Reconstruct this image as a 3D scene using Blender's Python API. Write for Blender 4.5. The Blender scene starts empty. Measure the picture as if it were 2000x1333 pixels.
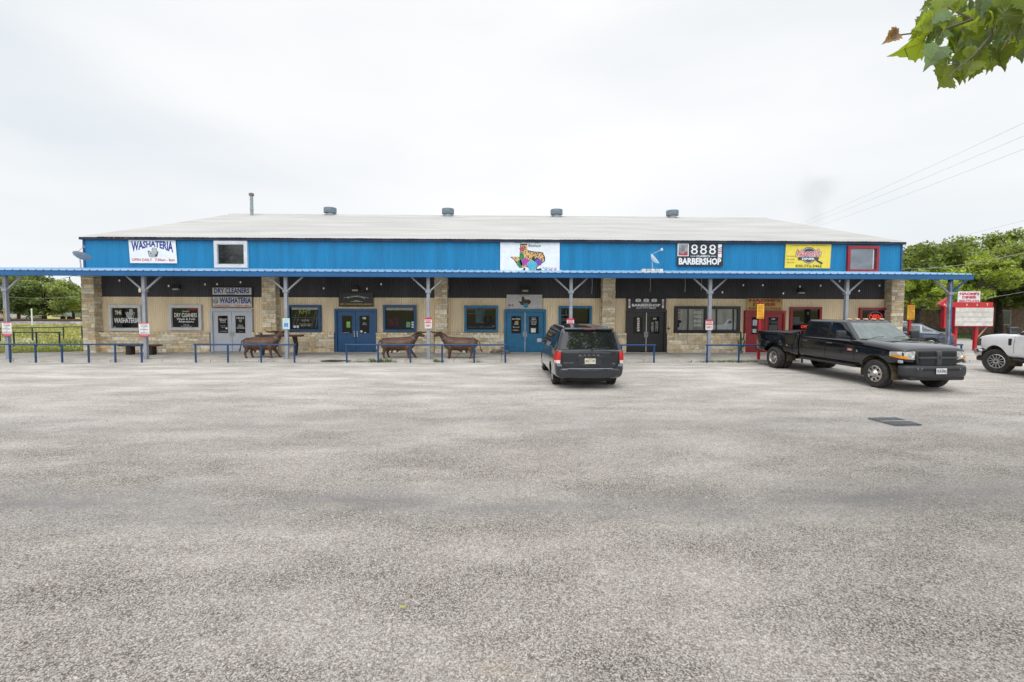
import bpy, bmesh, math, random
from math import sin, cos, pi, radians as R, sqrt, atan2, exp
from mathutils import Vector, Matrix, Euler
from mathutils.bvhtree import BVHTree
random.seed(7)
C = bpy.context.scene.collection
SC = bpy.context.scene

# ---------------------------------------------------------------- camera
F, H, PIT, YAW, ROL, PPY = 900.0, 2.3, 2.6, 1.29, 0.0030, 641.0
CR = (Matrix.Rotation(-R(YAW), 3, 'Z') @ Matrix.Rotation(R(90 - PIT), 3, 'X') @ Matrix.Rotation(ROL, 3, 'Z'))
cd = bpy.data.cameras.new('camera')
cam = bpy.data.objects.new('camera', cd); C.objects.link(cam)
cd.sensor_width = 36; cd.lens = F / 2000 * 36; cd.shift_y = -(PPY - 666.5) / 2000 * -1
cd.clip_end = 3000; cd.clip_start = 0.05
cam.matrix_world = Matrix.Translation((0, 0, H)) @ CR.to_4x4()
SC.camera = cam

def ray(px, py): return CR @ Vector(((px - 1000) / F, -(py - PPY) / F, -1))
def FP(px, py, Y):
    v = ray(px, py); t = Y / v.y; return v.x * t, H + v.z * t
def GP(px, py, z=0.0):
    v = ray(px, py); t = (z - H) / v.z; return v.x * t, v.y * t

# ---------------------------------------------------------------- light
SUN_EL = 58
w = bpy.data.worlds.new('World'); SC.world = w; w.use_nodes = True
nt = w.node_tree; bg = nt.nodes['Background']; bg.inputs[1].default_value = 0.1
sky = nt.nodes.new('ShaderNodeTexSky'); sky.sky_type = 'NISHITA'; sky.sun_disc = False
sky.sun_elevation = R(SUN_EL); sky.sun_rotation = R(20)
tc = nt.nodes.new('ShaderNodeTexCoord')
mp = nt.nodes.new('ShaderNodeMapping'); mp.inputs['Scale'].default_value = (1, 1, 3.2); mp.inputs['Location'].default_value = (3.1, 1.7, 0.4)
n1 = nt.nodes.new('ShaderNodeTexNoise'); n1.inputs['Scale'].default_value = 1.15; n1.inputs['Detail'].default_value = 5; n1.inputs['Roughness'].default_value = .42
rp = nt.nodes.new('ShaderNodeValToRGB')
e = rp.color_ramp.elements
e[0].position = .33; e[0].color = (7.6, 8.1, 8.5, 1); e[1].position = .62; e[1].color = (9.7, 9.7, 9.7, 1)
x = rp.color_ramp.elements.new(.46); x.color = (8.8, 9.0, 9.2, 1)
mx = nt.nodes.new('ShaderNodeMix'); mx.data_type = 'RGBA'; mx.inputs[0].default_value = .965
L = nt.links.new
L(tc.outputs['Generated'], mp.inputs[0]); L(mp.outputs[0], n1.inputs['Vector']); L(n1.outputs[0], rp.inputs[0])
L(sky.outputs[0], mx.inputs[6]); L(rp.outputs[0], mx.inputs[7])
# an overcast sky is brightest overhead
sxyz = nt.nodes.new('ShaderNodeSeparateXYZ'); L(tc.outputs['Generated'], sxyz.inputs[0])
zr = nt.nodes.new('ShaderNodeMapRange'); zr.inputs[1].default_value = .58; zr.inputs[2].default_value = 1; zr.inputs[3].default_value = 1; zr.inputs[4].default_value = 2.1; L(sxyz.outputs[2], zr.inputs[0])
zs = nt.nodes.new('ShaderNodeVectorMath'); zs.operation = 'SCALE'; yr = nt.nodes.new('ShaderNodeMapRange'); yr.inputs[1].default_value = .0; yr.inputs[2].default_value = -.8; yr.inputs[3].default_value = 1; yr.inputs[4].default_value = 1.6; L(sxyz.outputs[1], yr.inputs[0])  # sky behind the camera raised as well, added to light the shop front
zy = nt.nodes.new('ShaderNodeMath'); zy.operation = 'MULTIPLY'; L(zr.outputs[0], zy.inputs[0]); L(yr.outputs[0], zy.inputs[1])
# one small grey cloud low over the right end of the building
cv = nt.nodes.new('ShaderNodeVectorMath'); cv.operation = 'DISTANCE'; n4 = nt.nodes.new('ShaderNodeTexNoise'); n4.inputs['Scale'].default_value = 14; n4.inputs['Detail'].default_value = 5
L(tc.outputs['Generated'], n4.inputs['Vector']); ca_ = nt.nodes.new('ShaderNodeVectorMath'); ca_.operation = 'MULTIPLY_ADD'; ca_.inputs[1].default_value = (.11,)*3
L(n4.outputs['Color'], ca_.inputs[0]); L(tc.outputs['Generated'], ca_.inputs[2])
cdir = ray(1592, 385).normalized(); cv.inputs[1].default_value = tuple(cdir + Vector((.055,)*3)); L(ca_.outputs[0], cv.inputs[0])
cr = nt.nodes.new('ShaderNodeMapRange'); cr.interpolation_type = 'SMOOTHSTEP'; cr.inputs[1].default_value = .005; cr.inputs[2].default_value = .055; cr.inputs[3].default_value = .87; cr.inputs[4].default_value = 1; L(cv.outputs['Value'], cr.inputs[0])
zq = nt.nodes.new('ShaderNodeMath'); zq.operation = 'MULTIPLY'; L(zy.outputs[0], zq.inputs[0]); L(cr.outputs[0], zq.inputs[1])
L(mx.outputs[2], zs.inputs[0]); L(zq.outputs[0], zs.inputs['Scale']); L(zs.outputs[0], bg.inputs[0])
sl = bpy.data.lights.new('sun', 'SUN'); sl.energy = .9; sl.angle = R(30); sl.color = (1, .96, .9)
so = bpy.data.objects.new('sun', sl); C.objects.link(so)
# towards the sun: veiled by cloud, behind the photographer
az = R(-112); sd = Vector((cos(az) * cos(R(SUN_EL)), sin(az) * cos(R(SUN_EL)), sin(R(SUN_EL))))
so.rotation_euler = sd.to_track_quat('Z', 'Y').to_euler(); so.location = (0, 0, 50)
sky.sun_rotation = pi / 2 - az
SC.view_settings.view_transform = 'Standard'; SC.view_settings.look = 'None'
SC.view_settings.exposure = 0.10; SC.view_settings.gamma = 1

# ---------------------------------------------------------------- materials
_M = {}
def mat(name, col, rough=.6, metal=0., var=.12, scale=4., bump=0., bscale=60., coat=0., spec=.5, emit=0., island=0., trans=0., stretch=None, col2=None, ior=None):
    if name in _M: return _M[name]
    m = bpy.data.materials.new(name); m.use_nodes = True; _M[name] = m
    nt = m.node_tree; b = nt.nodes['Principled BSDF']; L = nt.links.new
    b.inputs['Roughness'].default_value = rough; b.inputs['Metallic'].default_value = metal
    b.inputs['Specular IOR Level'].default_value = spec
    if ior: b.inputs['IOR'].default_value = ior
    if coat: b.inputs['Coat Weight'].default_value = coat; b.inputs['Coat Roughness'].default_value = .04
    tc = nt.nodes.new('ShaderNodeTexCoord')
    vec = tc.outputs['Object']
    if stretch:
        mp = nt.nodes.new('ShaderNodeMapping'); mp.inputs['Scale'].default_value = stretch; L(vec, mp.inputs[0]); vec = mp.outputs[0]
    n = nt.nodes.new('ShaderNodeTexNoise'); n.inputs['Scale'].default_value = scale; n.inputs['Detail'].default_value = 6; n.inputs['Roughness'].default_value = .6
    L(vec, n.inputs['Vector'])
    c2 = col2 if col2 else tuple(c * (1 - var * 2) for c in col)
    c1 = col if col2 else tuple(min(1, c * (1 + var)) for c in col)
    r = nt.nodes.new('ShaderNodeValToRGB'); r.color_ramp.elements[0].position = .33; r.color_ramp.elements[1].position = .67
    r.color_ramp.elements[0].color = (*c2, 1); r.color_ramp.elements[1].color = (*c1, 1)
    L(n.outputs[0], r.inputs[0]); out = r.outputs[0]
    if island:
        g = nt.nodes.new('ShaderNodeNewGeometry'); mr = nt.nodes.new('ShaderNodeMapRange')
        mr.inputs[3].default_value = 1 - island; mr.inputs[4].default_value = 1 + island
        L(g.outputs['Random Per Island'], mr.inputs[0])
        mm = nt.nodes.new('ShaderNodeVectorMath'); mm.operation = 'SCALE'; L(out, mm.inputs[0]); L(mr.outputs[0], mm.inputs['Scale']); out = mm.outputs[0]
    L(out, b.inputs['Base Color'])
    if bump:
        n2 = nt.nodes.new('ShaderNodeTexNoise'); n2.inputs['Scale'].default_value = bscale; n2.inputs['Detail'].default_value = 4
        L(tc.outputs['Object'], n2.inputs['Vector'])
        bp = nt.nodes.new('ShaderNodeBump'); bp.inputs['Strength'].default_value = bump; bp.inputs['Distance'].default_value = .02
        L(n2.outputs[0], bp.inputs['Height']); L(bp.outputs[0], b.inputs['Normal'])
    if emit: b.inputs['Emission Color'].default_value = (*col, 1); b.inputs['Emission Strength'].default_value = emit
    if trans:
        t = nt.nodes.new('ShaderNodeBsdfTranslucent'); mxs = nt.nodes.new('ShaderNodeMixShader'); mxs.inputs[0].default_value = trans
        tint = nt.nodes.new('ShaderNodeMix'); tint.data_type = 'RGBA'; tint.blend_type = 'MULTIPLY'; tint.inputs[0].default_value = 1; tint.inputs[7].default_value = (2.6, 2.2, .55, 1)
        L(out, tint.inputs[6]); L(tint.outputs[2], t.inputs[0])
        L(b.outputs[0], mxs.inputs[1]); L(t.outputs[0], mxs.inputs[2]); L(mxs.outputs[0], nt.nodes['Material Output'].inputs[0])
    return m

def attr_mat(name, rough=.85, bump=.6, bscale=35, var=.25, scale=9):
    """stone: colour of each block from its own attribute, broken up by noise"""
    m = bpy.data.materials.new(name); m.use_nodes = True; nt = m.node_tree; b = nt.nodes['Principled BSDF']; L = nt.links.new
    b.inputs['Roughness'].default_value = rough
    a = nt.nodes.new('ShaderNodeAttribute'); a.attribute_name = 'col'
    tc = nt.nodes.new('ShaderNodeTexCoord'); n = nt.nodes.new('ShaderNodeTexNoise'); n.inputs['Scale'].default_value = scale; n.inputs['Detail'].default_value = 6
    L(tc.outputs['Object'], n.inputs['Vector'])
    mr = nt.nodes.new('ShaderNodeMapRange'); mr.inputs[1].default_value = .3; mr.inputs[2].default_value = .7; mr.inputs[3].default_value = 1 - var; mr.inputs[4].default_value = 1 + var * .6
    L(n.outputs[0], mr.inputs[0]); mm = nt.nodes.new('ShaderNodeVectorMath'); mm.operation = 'SCALE'
    L(a.outputs['Color'], mm.inputs[0]); L(mr.outputs[0], mm.inputs['Scale']); L(mm.outputs[0], b.inputs['Base Color'])
    n2 = nt.nodes.new('ShaderNodeTexNoise'); n2.inputs['Scale'].default_value = bscale; n2.inputs['Detail'].default_value = 5; L(tc.outputs['Object'], n2.inputs['Vector'])
    bp = nt.nodes.new('ShaderNodeBump'); bp.inputs['Strength'].default_value = bump; bp.inputs['Distance'].default_value = .02; L(n2.outputs[0], bp.inputs['Height']); L(bp.outputs[0], b.inputs['Normal'])
    return m

# ---------------------------------------------------------------- mesh helpers
class MB:
    def __init__(s): s.v = []; s.f = []; s.c = []
    def add(s, vs, fs, M=None, col=None):
        o = len(s.v)
        s.v += [tuple(M @ Vector(p)) for p in vs] if M is not None else [tuple(p) for p in vs]
        s.f += [tuple(i + o for i in f) for f in fs]; s.c += [col] * len(fs); return s
    def box(s, x0, x1, y0, y1, z0, z1, M=None, col=None):
        return s.add([(x0,y0,z0),(x1,y0,z0),(x1,y1,z0),(x0,y1,z0),(x0,y0,z1),(x1,y0,z1),(x1,y1,z1),(x0,y1,z1)],
                     [(0,3,2,1),(4,5,6,7),(0,1,5,4),(1,2,6,5),(2,3,7,6),(3,0,4,7)], M, col)
    def rbox(s, x0, x1, y0, y1, z0, z1, r=.02, seg=2, M=None, hull=None):
        bm = bmesh.new(); bmesh.ops.create_cube(bm, size=1)
        for v in bm.verts:
            v.co = ((x0+x1)/2 + v.co.x*(x1-x0), (y0+y1)/2 + v.co.y*(y1-y0), (z0+z1)/2 + v.co.z*(z1-z0))
        if hull:
            for v in bm.verts: v.co = hull(v.co)
        bmesh.ops.bevel(bm, geom=bm.edges[:], offset=r, segments=seg, affect='EDGES', profile=.5)
        bm.verts.index_update()
        s.add([v.co.copy() for v in bm.verts], [tuple(v.index for v in f.verts) for f in bm.faces], M); bm.free(); return s
    def tube(s, pts, r, n=8, caps=True, M=None):
        pts = [Vector(p) for p in pts]; rs = r if isinstance(r, (list, tuple)) else [r] * len(pts); vs = []; fs = []
        prev = None
        for i, p in enumerate(pts):
            d = (pts[min(i+1, len(pts)-1)] - pts[max(i-1, 0)])
            if d.length < 1e-9: d = Vector((0,0,1))
            d.normalize()
            if prev is None:
                a = d.orthogonal().normalized()
            else:
                a = prev - d * prev.dot(d)
                a = a.normalized() if a.length > 1e-6 else d.orthogonal().normalized()
            prev = a; b = d.cross(a)
            for k in range(n):
                t = 2*pi*k/n; vs.append(p + (a*cos(t) + b*sin(t)) * rs[i])
        for i in range(len(pts)-1):
            for k in range(n):
                fs.append((i*n+k, i*n+(k+1)%n, (i+1)*n+(k+1)%n, (i+1)*n+k))
        if caps: fs.append(tuple(range(n-1, -1, -1))); fs.append(tuple((len(pts)-1)*n+k for k in range(n)))
        return s.add(vs, fs, M)
    def lathe(s, prof, n=24, M=None, caps=False):
        """profile (r, h) about z"""
        vs = []; fs = []
        for r, h in prof:
            for k in range(n): t = 2*pi*k/n; vs.append((r*cos(t), r*sin(t), h))
        for i in range(len(prof)-1):
            for k in range(n): fs.append((i*n+k, i*n+(k+1)%n, (i+1)*n+(k+1)%n, (i+1)*n+k))
        if caps: fs.append(tuple(range(n-1,-1,-1))); fs.append(tuple((len(prof)-1)*n+k for k in range(n)))
        return s.add(vs, fs, M)
    def poly(s, pts, M=None, col=None): return s.add(pts, [tuple(range(len(pts)))], M, col)
    def plate(s, pts, y0, y1):
        """outline in x,z given depth in y"""
        n = len(pts); vs = [(x, y0, z) for x, z in pts] + [(x, y1, z) for x, z in pts]
        fs = [tuple(range(n)), tuple(range(2*n-1, n-1, -1))] + [(i, i+n, (i+1)%n+n, (i+1)%n) for i in range(n)]
        return s.add(vs, fs)
    def ell(s, cx, cz, rx, rz, y, n=16, a=0):
        return s.poly([(cx + rx*cos(2*pi*k/n)*cos(a) - rz*sin(2*pi*k/n)*sin(a), y, cz + rx*cos(2*pi*k/n)*sin(a) + rz*sin(2*pi*k/n)*cos(a)) for k in range(n)])
    def text(s, t, x0, x1, z0, z1, y, bold=0., shear=0., warp=None, space=1., tilt=0, M=None):
        vs, fs = glyphs(t, bold, shear, space)
        out = []
        for u, v in vs:
            x = x0 + u*(x1-x0); z = z0 + v*(z1-z0)
            if warp: z = warp(u, v)
            out.append((x, y, z + tilt*(u-.5)))
        return s.add(out, fs, M)

_G = {}
def glyphs(t, bold, shear, space):
    k = (t, bold, shear, space)
    if k in _G: return _G[k]
    cu = bpy.data.curves.new('text', 'FONT'); cu.body = t; cu.resolution_u = 2
    if bold: cu.offset = bold
    cu.shear = shear; cu.space_character = space; cu.align_x = 'CENTER'; cu.space_line = .9
    o = bpy.data.objects.new('text', cu); C.objects.link(o)
    bpy.context.view_layer.update()
    dg = bpy.context.evaluated_depsgraph_get(); me = bpy.data.meshes.new_from_object(o.evaluated_get(dg))
    vs = [(v.co.x, v.co.y) for v in me.vertices]; fs = [tuple(p.vertices) for p in me.polygons]
    bpy.data.objects.remove(o); bpy.data.curves.remove(cu); bpy.data.meshes.remove(me)
    if vs:
        a, b = min(v[0] for v in vs), max(v[0] for v in vs); c, d = min(v[1] for v in vs), max(v[1] for v in vs)
        vs = [((x-a)/max(b-a,1e-6), (z-c)/max(d-c,1e-6)) for x, z in vs]
    _G[k] = (vs, fs); return _G[k]

def wl(o):
    v = Vector((0,0,0))
    while o is not None: v = v + o.location; o = o.parent
    return v
def obj(name, mb, m, parent=None, world=True, smooth=None, loc=None):
    """link a mesh as ONE object; world=True: coordinates are world ones, moved under the parent"""
    me = bpy.data.meshes.new(name)
    off = wl(parent) if (parent is not None and world) else Vector((0,0,0))
    if loc is not None: off = off + Vector(loc)
    vs = [(a-off.x, b-off.y, c-off.z) for a, b, c in mb.v]
    me.from_pydata(vs, [], mb.f)
    if m is not None: me.materials.append(m)
    if any(c is not None for c in mb.c):
        at = me.color_attributes.new('col', 'FLOAT_COLOR', 'CORNER')
        i = 0
        for p, c in zip(me.polygons, mb.c):
            c = c or (.5,.5,.5)
            for li in p.loop_indices: at.data[li].color = (*c[:3], 1)
    if smooth is not None:
        me.shade_smooth(); me.set_sharp_from_angle(angle=R(smooth))
    o = bpy.data.objects.new(name, me); C.objects.link(o)
    if parent is not None: o.parent = parent
    if loc is not None: o.location = loc
    return o
def tag(o, label, cat, group=None, kind=None):
    if label: o['label'] = label
    if cat: o['category'] = cat
    if group: o['group'] = group
    if kind: o['kind'] = kind
    return o
def thing(name, label, cat, loc=(0,0,0), rz=0., group=None):
    o = bpy.data.objects.new(name, None); C.objects.link(o); o.empty_display_size = .3
    o.location = loc; o.rotation_euler = (0,0,rz); return tag(o, label, cat, group)
def struct(name, mb, m, **k):
    o = obj(name, mb, m, **k); o['kind'] = 'structure'; return o
def copy_thing(o, label=None, loc=None, rz=None, parent=None):
    c = o.copy(); C.objects.link(c); c.parent = parent
    for ch in list(o.children): copy_thing(ch, parent=c)
    if label: c['label'] = label
    if loc is not None: c.location = loc
    if rz is not None: c.rotation_euler = (0,0,rz)
    return c
def centre(mb, z0=None):
    xs = [v[0] for v in mb.v]; ys = [v[1] for v in mb.v]; zs = [v[2] for v in mb.v]
    return ((min(xs)+max(xs))/2, (min(ys)+max(ys))/2, min(zs))

# common materials
white = mat('white_vinyl', (.78,.79,.8), .45, var=.04)
greyw = mat('grey_aluminium_sign', (.62,.6,.57), .5, var=.05)
black = mat('black_sign', (.018,.018,.02), .45, var=.2)
navy = mat('navy_ink', (.01,.035,.24), .5, var=.03)
red = mat('red_ink', (.55,.02,.025), .5, var=.05)
ink = mat('black_ink', (.015,.015,.015), .5, var=.03)
wink = mat('white_ink', (.75,.75,.75), .5, var=.03)
glass = mat('dark_glass', (.008,.009,.010), .03, var=.3, scale=1.2, spec=.38)
chrome = mat('bright_metal', (.6,.6,.6), .22, 1., var=.05)
galv = mat('galvanised_metal', (.42,.44,.46), .45, .7, var=.12, scale=6)
# ================================================================ SETTING
def ground_mat(name, kind):
    m = bpy.data.materials.new(name); m.use_nodes = True; nt = m.node_tree; b = nt.nodes['Principled BSDF']; L = nt.links.new; N = nt.nodes.new
    b.inputs['Roughness'].default_value = .92; b.inputs['Specular IOR Level'].default_value = .25
    tc = N('ShaderNodeTexCoord'); P = tc.outputs['Object']
    def noise(sc, det=4, ro=.55, st=None, loc=None):
        n = N('ShaderNodeTexNoise'); n.inputs['Scale'].default_value = sc; n.inputs['Detail'].default_value = det; n.inputs['Roughness'].default_value = ro
        if st:
            mp = N('ShaderNodeMapping'); mp.inputs['Scale'].default_value = st
            if loc: mp.inputs['Location'].default_value = loc
            L(P, mp.inputs[0]); L(mp.outputs[0], n.inputs['Vector'])
        else: L(P, n.inputs['Vector'])
        return n.outputs[0]
    def ramp(x, stops):
        r = N('ShaderNodeValToRGB'); el = r.color_ramp.elements
        el[0].position, el[0].color = stops[0][0], (*stops[0][1], 1); el[1].position, el[1].color = stops[-1][0], (*stops[-1][1], 1)
        for p, c in stops[1:-1]: q = el.new(p); q.color = (*c, 1)
        L(x, r.inputs[0]); return r.outputs[0]
    def mix(a, bb, f, mode='MIX'):
        x = N('ShaderNodeMix'); x.data_type = 'RGBA'; x.blend_type = mode
        if isinstance(f, float): x.inputs[0].default_value = f
        else: L(f, x.inputs[0])
        for i, c in ((6, a), (7, bb)):
            if isinstance(c, tuple): x.inputs[i].default_value = (*c, 1)
            else: L(c, x.inputs[i])
        return x.outputs[2]
    def math_(op, a, c, clamp=False):
        x = N('ShaderNodeMath'); x.operation = op; x.use_clamp = clamp
        for i, q in enumerate((a, c)):
            if isinstance(q, (int, float)): x.inputs[i].default_value = q
            else: L(q, x.inputs[i])
        return x.outputs[0]
    if kind == 'gravel':
        v1 = N('ShaderNodeTexVoronoi'); v1.inputs['Scale'].default_value = 78; L(P, v1.inputs['Vector'])
        v2 = N('ShaderNodeTexVoronoi'); v2.inputs['Scale'].default_value = 42
        wp = N('ShaderNodeVectorMath'); wp.operation = 'ADD'; nz = N('ShaderNodeTexNoise'); nz.inputs['Scale'].default_value = 40
        L(P, nz.inputs['Vector']); sc_ = N('ShaderNodeVectorMath'); sc_.operation = 'SCALE'; sc_.inputs['Scale'].default_value = .03
        L(nz.outputs['Color'], sc_.inputs[0]); L(P, wp.inputs[0]); L(sc_.outputs[0], wp.inputs[1]); L(wp.outputs[0], v2.inputs['Vector']); L(wp.outputs[0], v1.inputs['Vector'])
        sep = N('ShaderNodeSeparateColor'); L(v1.outputs['Color'], sep.inputs[0])
        peb = ramp(sep.outputs[0], [(0, (.22,.195,.17)), (.22, (.36,.335,.31)), (.5, (.465,.44,.415)), (.8, (.55,.53,.505)), (1, (.72,.70,.67))])
        sep2 = N('ShaderNodeSeparateColor'); L(v2.outputs['Color'], sep2.inputs[0])
        peb2 = ramp(sep2.outputs[1], [(0, (.30,.28,.26)), (.3, (.42,.395,.37)), (.7, (.51,.485,.46)), (1, (.62,.595,.565))])
        peb = mix(peb, peb2, .45)
        gap = ramp(v1.outputs['Distance'], [(.0, (1,1,1)), (.38, (.97,.97,.97)), (.70, (.24,.215,.19))])
        # how loose the stone lies: patches of coarse gravel, patches of fines
        loose = ramp(noise(1, 6, .65, (.45,1.0,1)), [(.36, (.45,.45,.45)), (.62, (1,1,1))])
        peb = mix(peb, gap, loose, 'MULTIPLY')
        # tracks of worn bitumen run along the lot; pale dust near the kerb
        trk = ramp(noise(1, 5, .6, (.16, .62, 1), (2.3, .35, 0)), [(.43, (0,0,0)), (.63, (1,1,1))])
        blot = ramp(noise(.9, 6, .7), [(.50, (0,0,0)), (.66, (1,1,1))])
        trk2 = mix((0.,0.,0.), trk, blot, 'MIX')
        c = mix(peb, (.29,.29,.292), math_('MULTIPLY', trk2, .14))
        sx = N('ShaderNodeSeparateXYZ'); L(P, sx.inputs[0])
        # one long dark wheel lane crossing 5 m out, broken by noise
        wob = math_('MULTIPLY', math_('SUBTRACT', noise(1, 3, .5, (.10,.30,1), (4,0,0)), .5), 1.6)
        d = math_('ABSOLUTE', math_('SUBTRACT', math_('ADD', sx.outputs[1], wob), 5.35), 0)
        lane = math_('SUBTRACT', 1, math_('MULTIPLY', d, 1.15), True)
        lane = math_('MULTIPLY', lane, ramp(noise(1, 6, .68, (.55,1.9,1), (1,7,0)), [(.38, (.25,.25,.25)), (.62, (1,1,1))]))
        c = mix(c, (.20,.20,.205), math_('MULTIPLY', lane, .82))
        d2 = math_('ABSOLUTE', math_('SUBTRACT', math_('ADD', sx.outputs[1], wob), 9.0), 0)
        lane2 = math_('SUBTRACT', 1, math_('MULTIPLY', d2, .55), True)
        c = mix(c, (.30,.30,.305), math_('MULTIPLY', math_('MULTIPLY', lane2, ramp(noise(1, 6, .68, (.4,1.5,1), (11,3,0)), [(.36, (.2,.2,.2)), (.64, (1,1,1))])), .34))
        c = mix(c, (.16,.155,.15), math_('MULTIPLY', ramp(noise(2.6, 3, .5), [(.735, (0,0,0)), (.77, (1,1,1))]), .55))
        tone = ramp(noise(.22, 3, .5), [(.3, (.975,.955,.935)), (.7, (1.05,1.025,1.0))])
        c = mix(c, tone, 1., 'MULTIPLY')
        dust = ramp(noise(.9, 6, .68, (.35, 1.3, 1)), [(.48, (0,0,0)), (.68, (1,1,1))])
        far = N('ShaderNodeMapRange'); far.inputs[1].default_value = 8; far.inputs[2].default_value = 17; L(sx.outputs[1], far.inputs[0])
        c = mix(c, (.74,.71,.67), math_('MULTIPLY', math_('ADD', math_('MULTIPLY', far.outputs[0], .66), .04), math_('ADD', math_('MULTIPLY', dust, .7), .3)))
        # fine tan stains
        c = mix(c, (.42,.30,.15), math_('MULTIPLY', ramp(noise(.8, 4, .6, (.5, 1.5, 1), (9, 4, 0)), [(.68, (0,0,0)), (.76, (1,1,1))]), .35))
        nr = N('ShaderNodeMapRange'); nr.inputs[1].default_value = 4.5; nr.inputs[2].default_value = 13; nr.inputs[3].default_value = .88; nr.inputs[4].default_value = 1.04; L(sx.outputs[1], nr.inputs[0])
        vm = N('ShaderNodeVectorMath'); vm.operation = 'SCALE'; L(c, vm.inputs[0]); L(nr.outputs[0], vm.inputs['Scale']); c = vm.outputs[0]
        L(c, b.inputs['Base Color'])
        h = math_('ADD', math_('MULTIPLY', math_('SUBTRACT', 1, v1.outputs['Distance']), .6), math_('MULTIPLY', math_('SUBTRACT', 1, v2.outputs['Distance']), .55))
        bp = N('ShaderNodeBump'); bp.inputs['Strength'].default_value = 1.; bp.inputs['Distance'].default_value = .016
        L(math_('MULTIPLY', h, loose), bp.inputs['Height']); L(bp.outputs[0], b.inputs['Normal'])
    elif kind == 'grass':
        c = ramp(noise(.35, 6, .65, (.35, 1.1, 1)), [(.3, (.12,.17,.03)), (.45, (.24,.28,.06)), (.54, (.42,.39,.11)), (.64, (.56,.40,.17)), (.8, (.27,.28,.08))])
        fine = ramp(noise(14, 5, .7), [(.3, (.55,.6,.5)), (.7, (1.3,1.25,1.15))])
        L(mix(c, fine, 1., 'MULTIPLY'), b.inputs['Base Color'])
    elif kind == 'concrete':
        c = ramp(noise(1.3, 6, .65), [(.3, (.34,.31,.27)), (.5, (.46,.43,.39)), (.72, (.54,.51,.47))])
        fine = ramp(noise(25, 4, .6), [(.35, (.88,.88,.88)), (.65, (1.08,1.08,1.08))])
        c = mix(c, fine, 1., 'MULTIPLY')
        sx = N('ShaderNodeSeparateXYZ'); L(P, sx.inputs[0])
        j = math_('ABSOLUTE', math_('SUBTRACT', math_('FRACT', math_('DIVIDE', sx.outputs[0], 2.0), 0), .5), 0)
        c = mix(c, (.12,.11,.1), math_('GREATER_THAN', j, .494))
        L(c, b.inputs['Base Color'])
        bp = N('ShaderNodeBump'); bp.inputs['Strength'].default_value = .25; bp.inputs['Distance'].default_value = .01; L(noise(40, 4, .6), bp.inputs['Height']); L(bp.outputs[0], b.inputs['Normal'])
    return m

WY = 22.5                       # the shop front
CY = 19.2                       # kerb
PY = 19.5                       # canopy posts
SW = .09                        # pavement height
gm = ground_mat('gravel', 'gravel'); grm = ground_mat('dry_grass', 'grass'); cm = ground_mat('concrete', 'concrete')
asph = mat('worn_asphalt', (.40,.39,.37), .9, var=.08, scale=2, bump=.3, bscale=60)

# ground: one sheet to the horizon, slightly rolling far away
g = MB(); xs = [-900,-400,-200,-120,-80,-50,-30,-10,10,30,50,80,120,200,400,900]; ys = [-900,-300,-100,-40,-10,10,20,30,45,60,80,110,160,300,900,1400]
for y in ys:
    for x_ in xs:
        r_ = sqrt(x_*x_+y*y); g.v.append((x_, y, -.012 + (0 if r_ < 130 else (sin(x_*.013)+sin(y*.011+1))*min(2.2, (r_-130)*.012) - .4)))
for j in range(len(ys)-1):
    for i in range(len(xs)-1): q = j*len(xs)+i; g.f.append((q, q+1, q+1+len(xs), q+len(xs))); g.c.append(None)
struct('ground', g, grm)
def sheet(name, pts, z, m): return struct(name, MB().poly([(a, b_, z) for a, b_ in pts]), m)
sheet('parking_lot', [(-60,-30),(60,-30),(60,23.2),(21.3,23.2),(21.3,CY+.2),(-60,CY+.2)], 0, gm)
sheet('side_street', [(20.4,23.2),(90,23.2),(90,33.5),(24,34.6),(20.4,34.6)], .004, asph)
sheet('gravel_track', [(-80,33.6),(-19,29.0),(-10,29.0),(-10,31.2),(-80,36.5)], .003, mat('pale_track', (.5,.47,.38), .95, var=.18, scale=1.5))
# pavement slab with a real kerb
XL = FP(165, 500, WY)[0]; XR = FP(1760, 500, WY)[0]
sw = MB()
kx = [-46 + i*.5 for i in range(140)]
def ke(x_): return CY + .035*sin(x_*2.1) + .03*sin(x_*5.3+1)
top = [(x_, ke(x_)) for x_ in kx if x_ < XR + 3.6]
n_ = len(top)
for x_, y in top: sw.v += [(x_, y, SW), (x_, y - .015, -.02), (x_, (WY + .5) if x_ > XL - .4 else max(CY + .4, WY + .2 - (XL - .4 - x_)*.35), SW)]
for i in range(n_-1):
    a = i*3; sw.f += [(a+1, a+4, a+3, a), (a, a+3, a+5, a+2)]; sw.c += [None]*2
struct('sidewalk', sw, cm)
# low railway bank far left
rb = MB()
for i in range(25):
    x_ = -170 + i*10.; rb.v += [(x_, 58.6, -.02), (x_, 59.5, .30), (x_, 62.8, .30), (x_, 64, -.02)]
for i in range(24):
    a = i*4; rb.f += [(a, a+4, a+5, a+1), (a+1, a+5, a+6, a+2), (a+2, a+6, a+7, a+3)]; rb.c += [None]*3
struct('railway_bank', rb, mat('ballast', (.27,.25,.24), .95, var=.3, scale=2, bump=.6, bscale=12))
tr = thing('railway_track', 'rusty railway track along the bank beyond the grass field', 'railway track', (-50, 61, .3))
for yy in (60.3, 61.75): obj('rail', MB().box(-170, 70, yy-.04, yy+.04, .38, .56), mat('rust_rail', (.13,.075,.05), .7, .3), tr)
sp = MB()
for i in range(400): sp.box(-170+i*.6, -169.78+i*.6, 59.8, 62.3, .303, .40)
tag(obj('sleepers', sp, mat('tarred_wood', (.06,.045,.035), .9), tr), None, None, kind='stuff')

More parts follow.
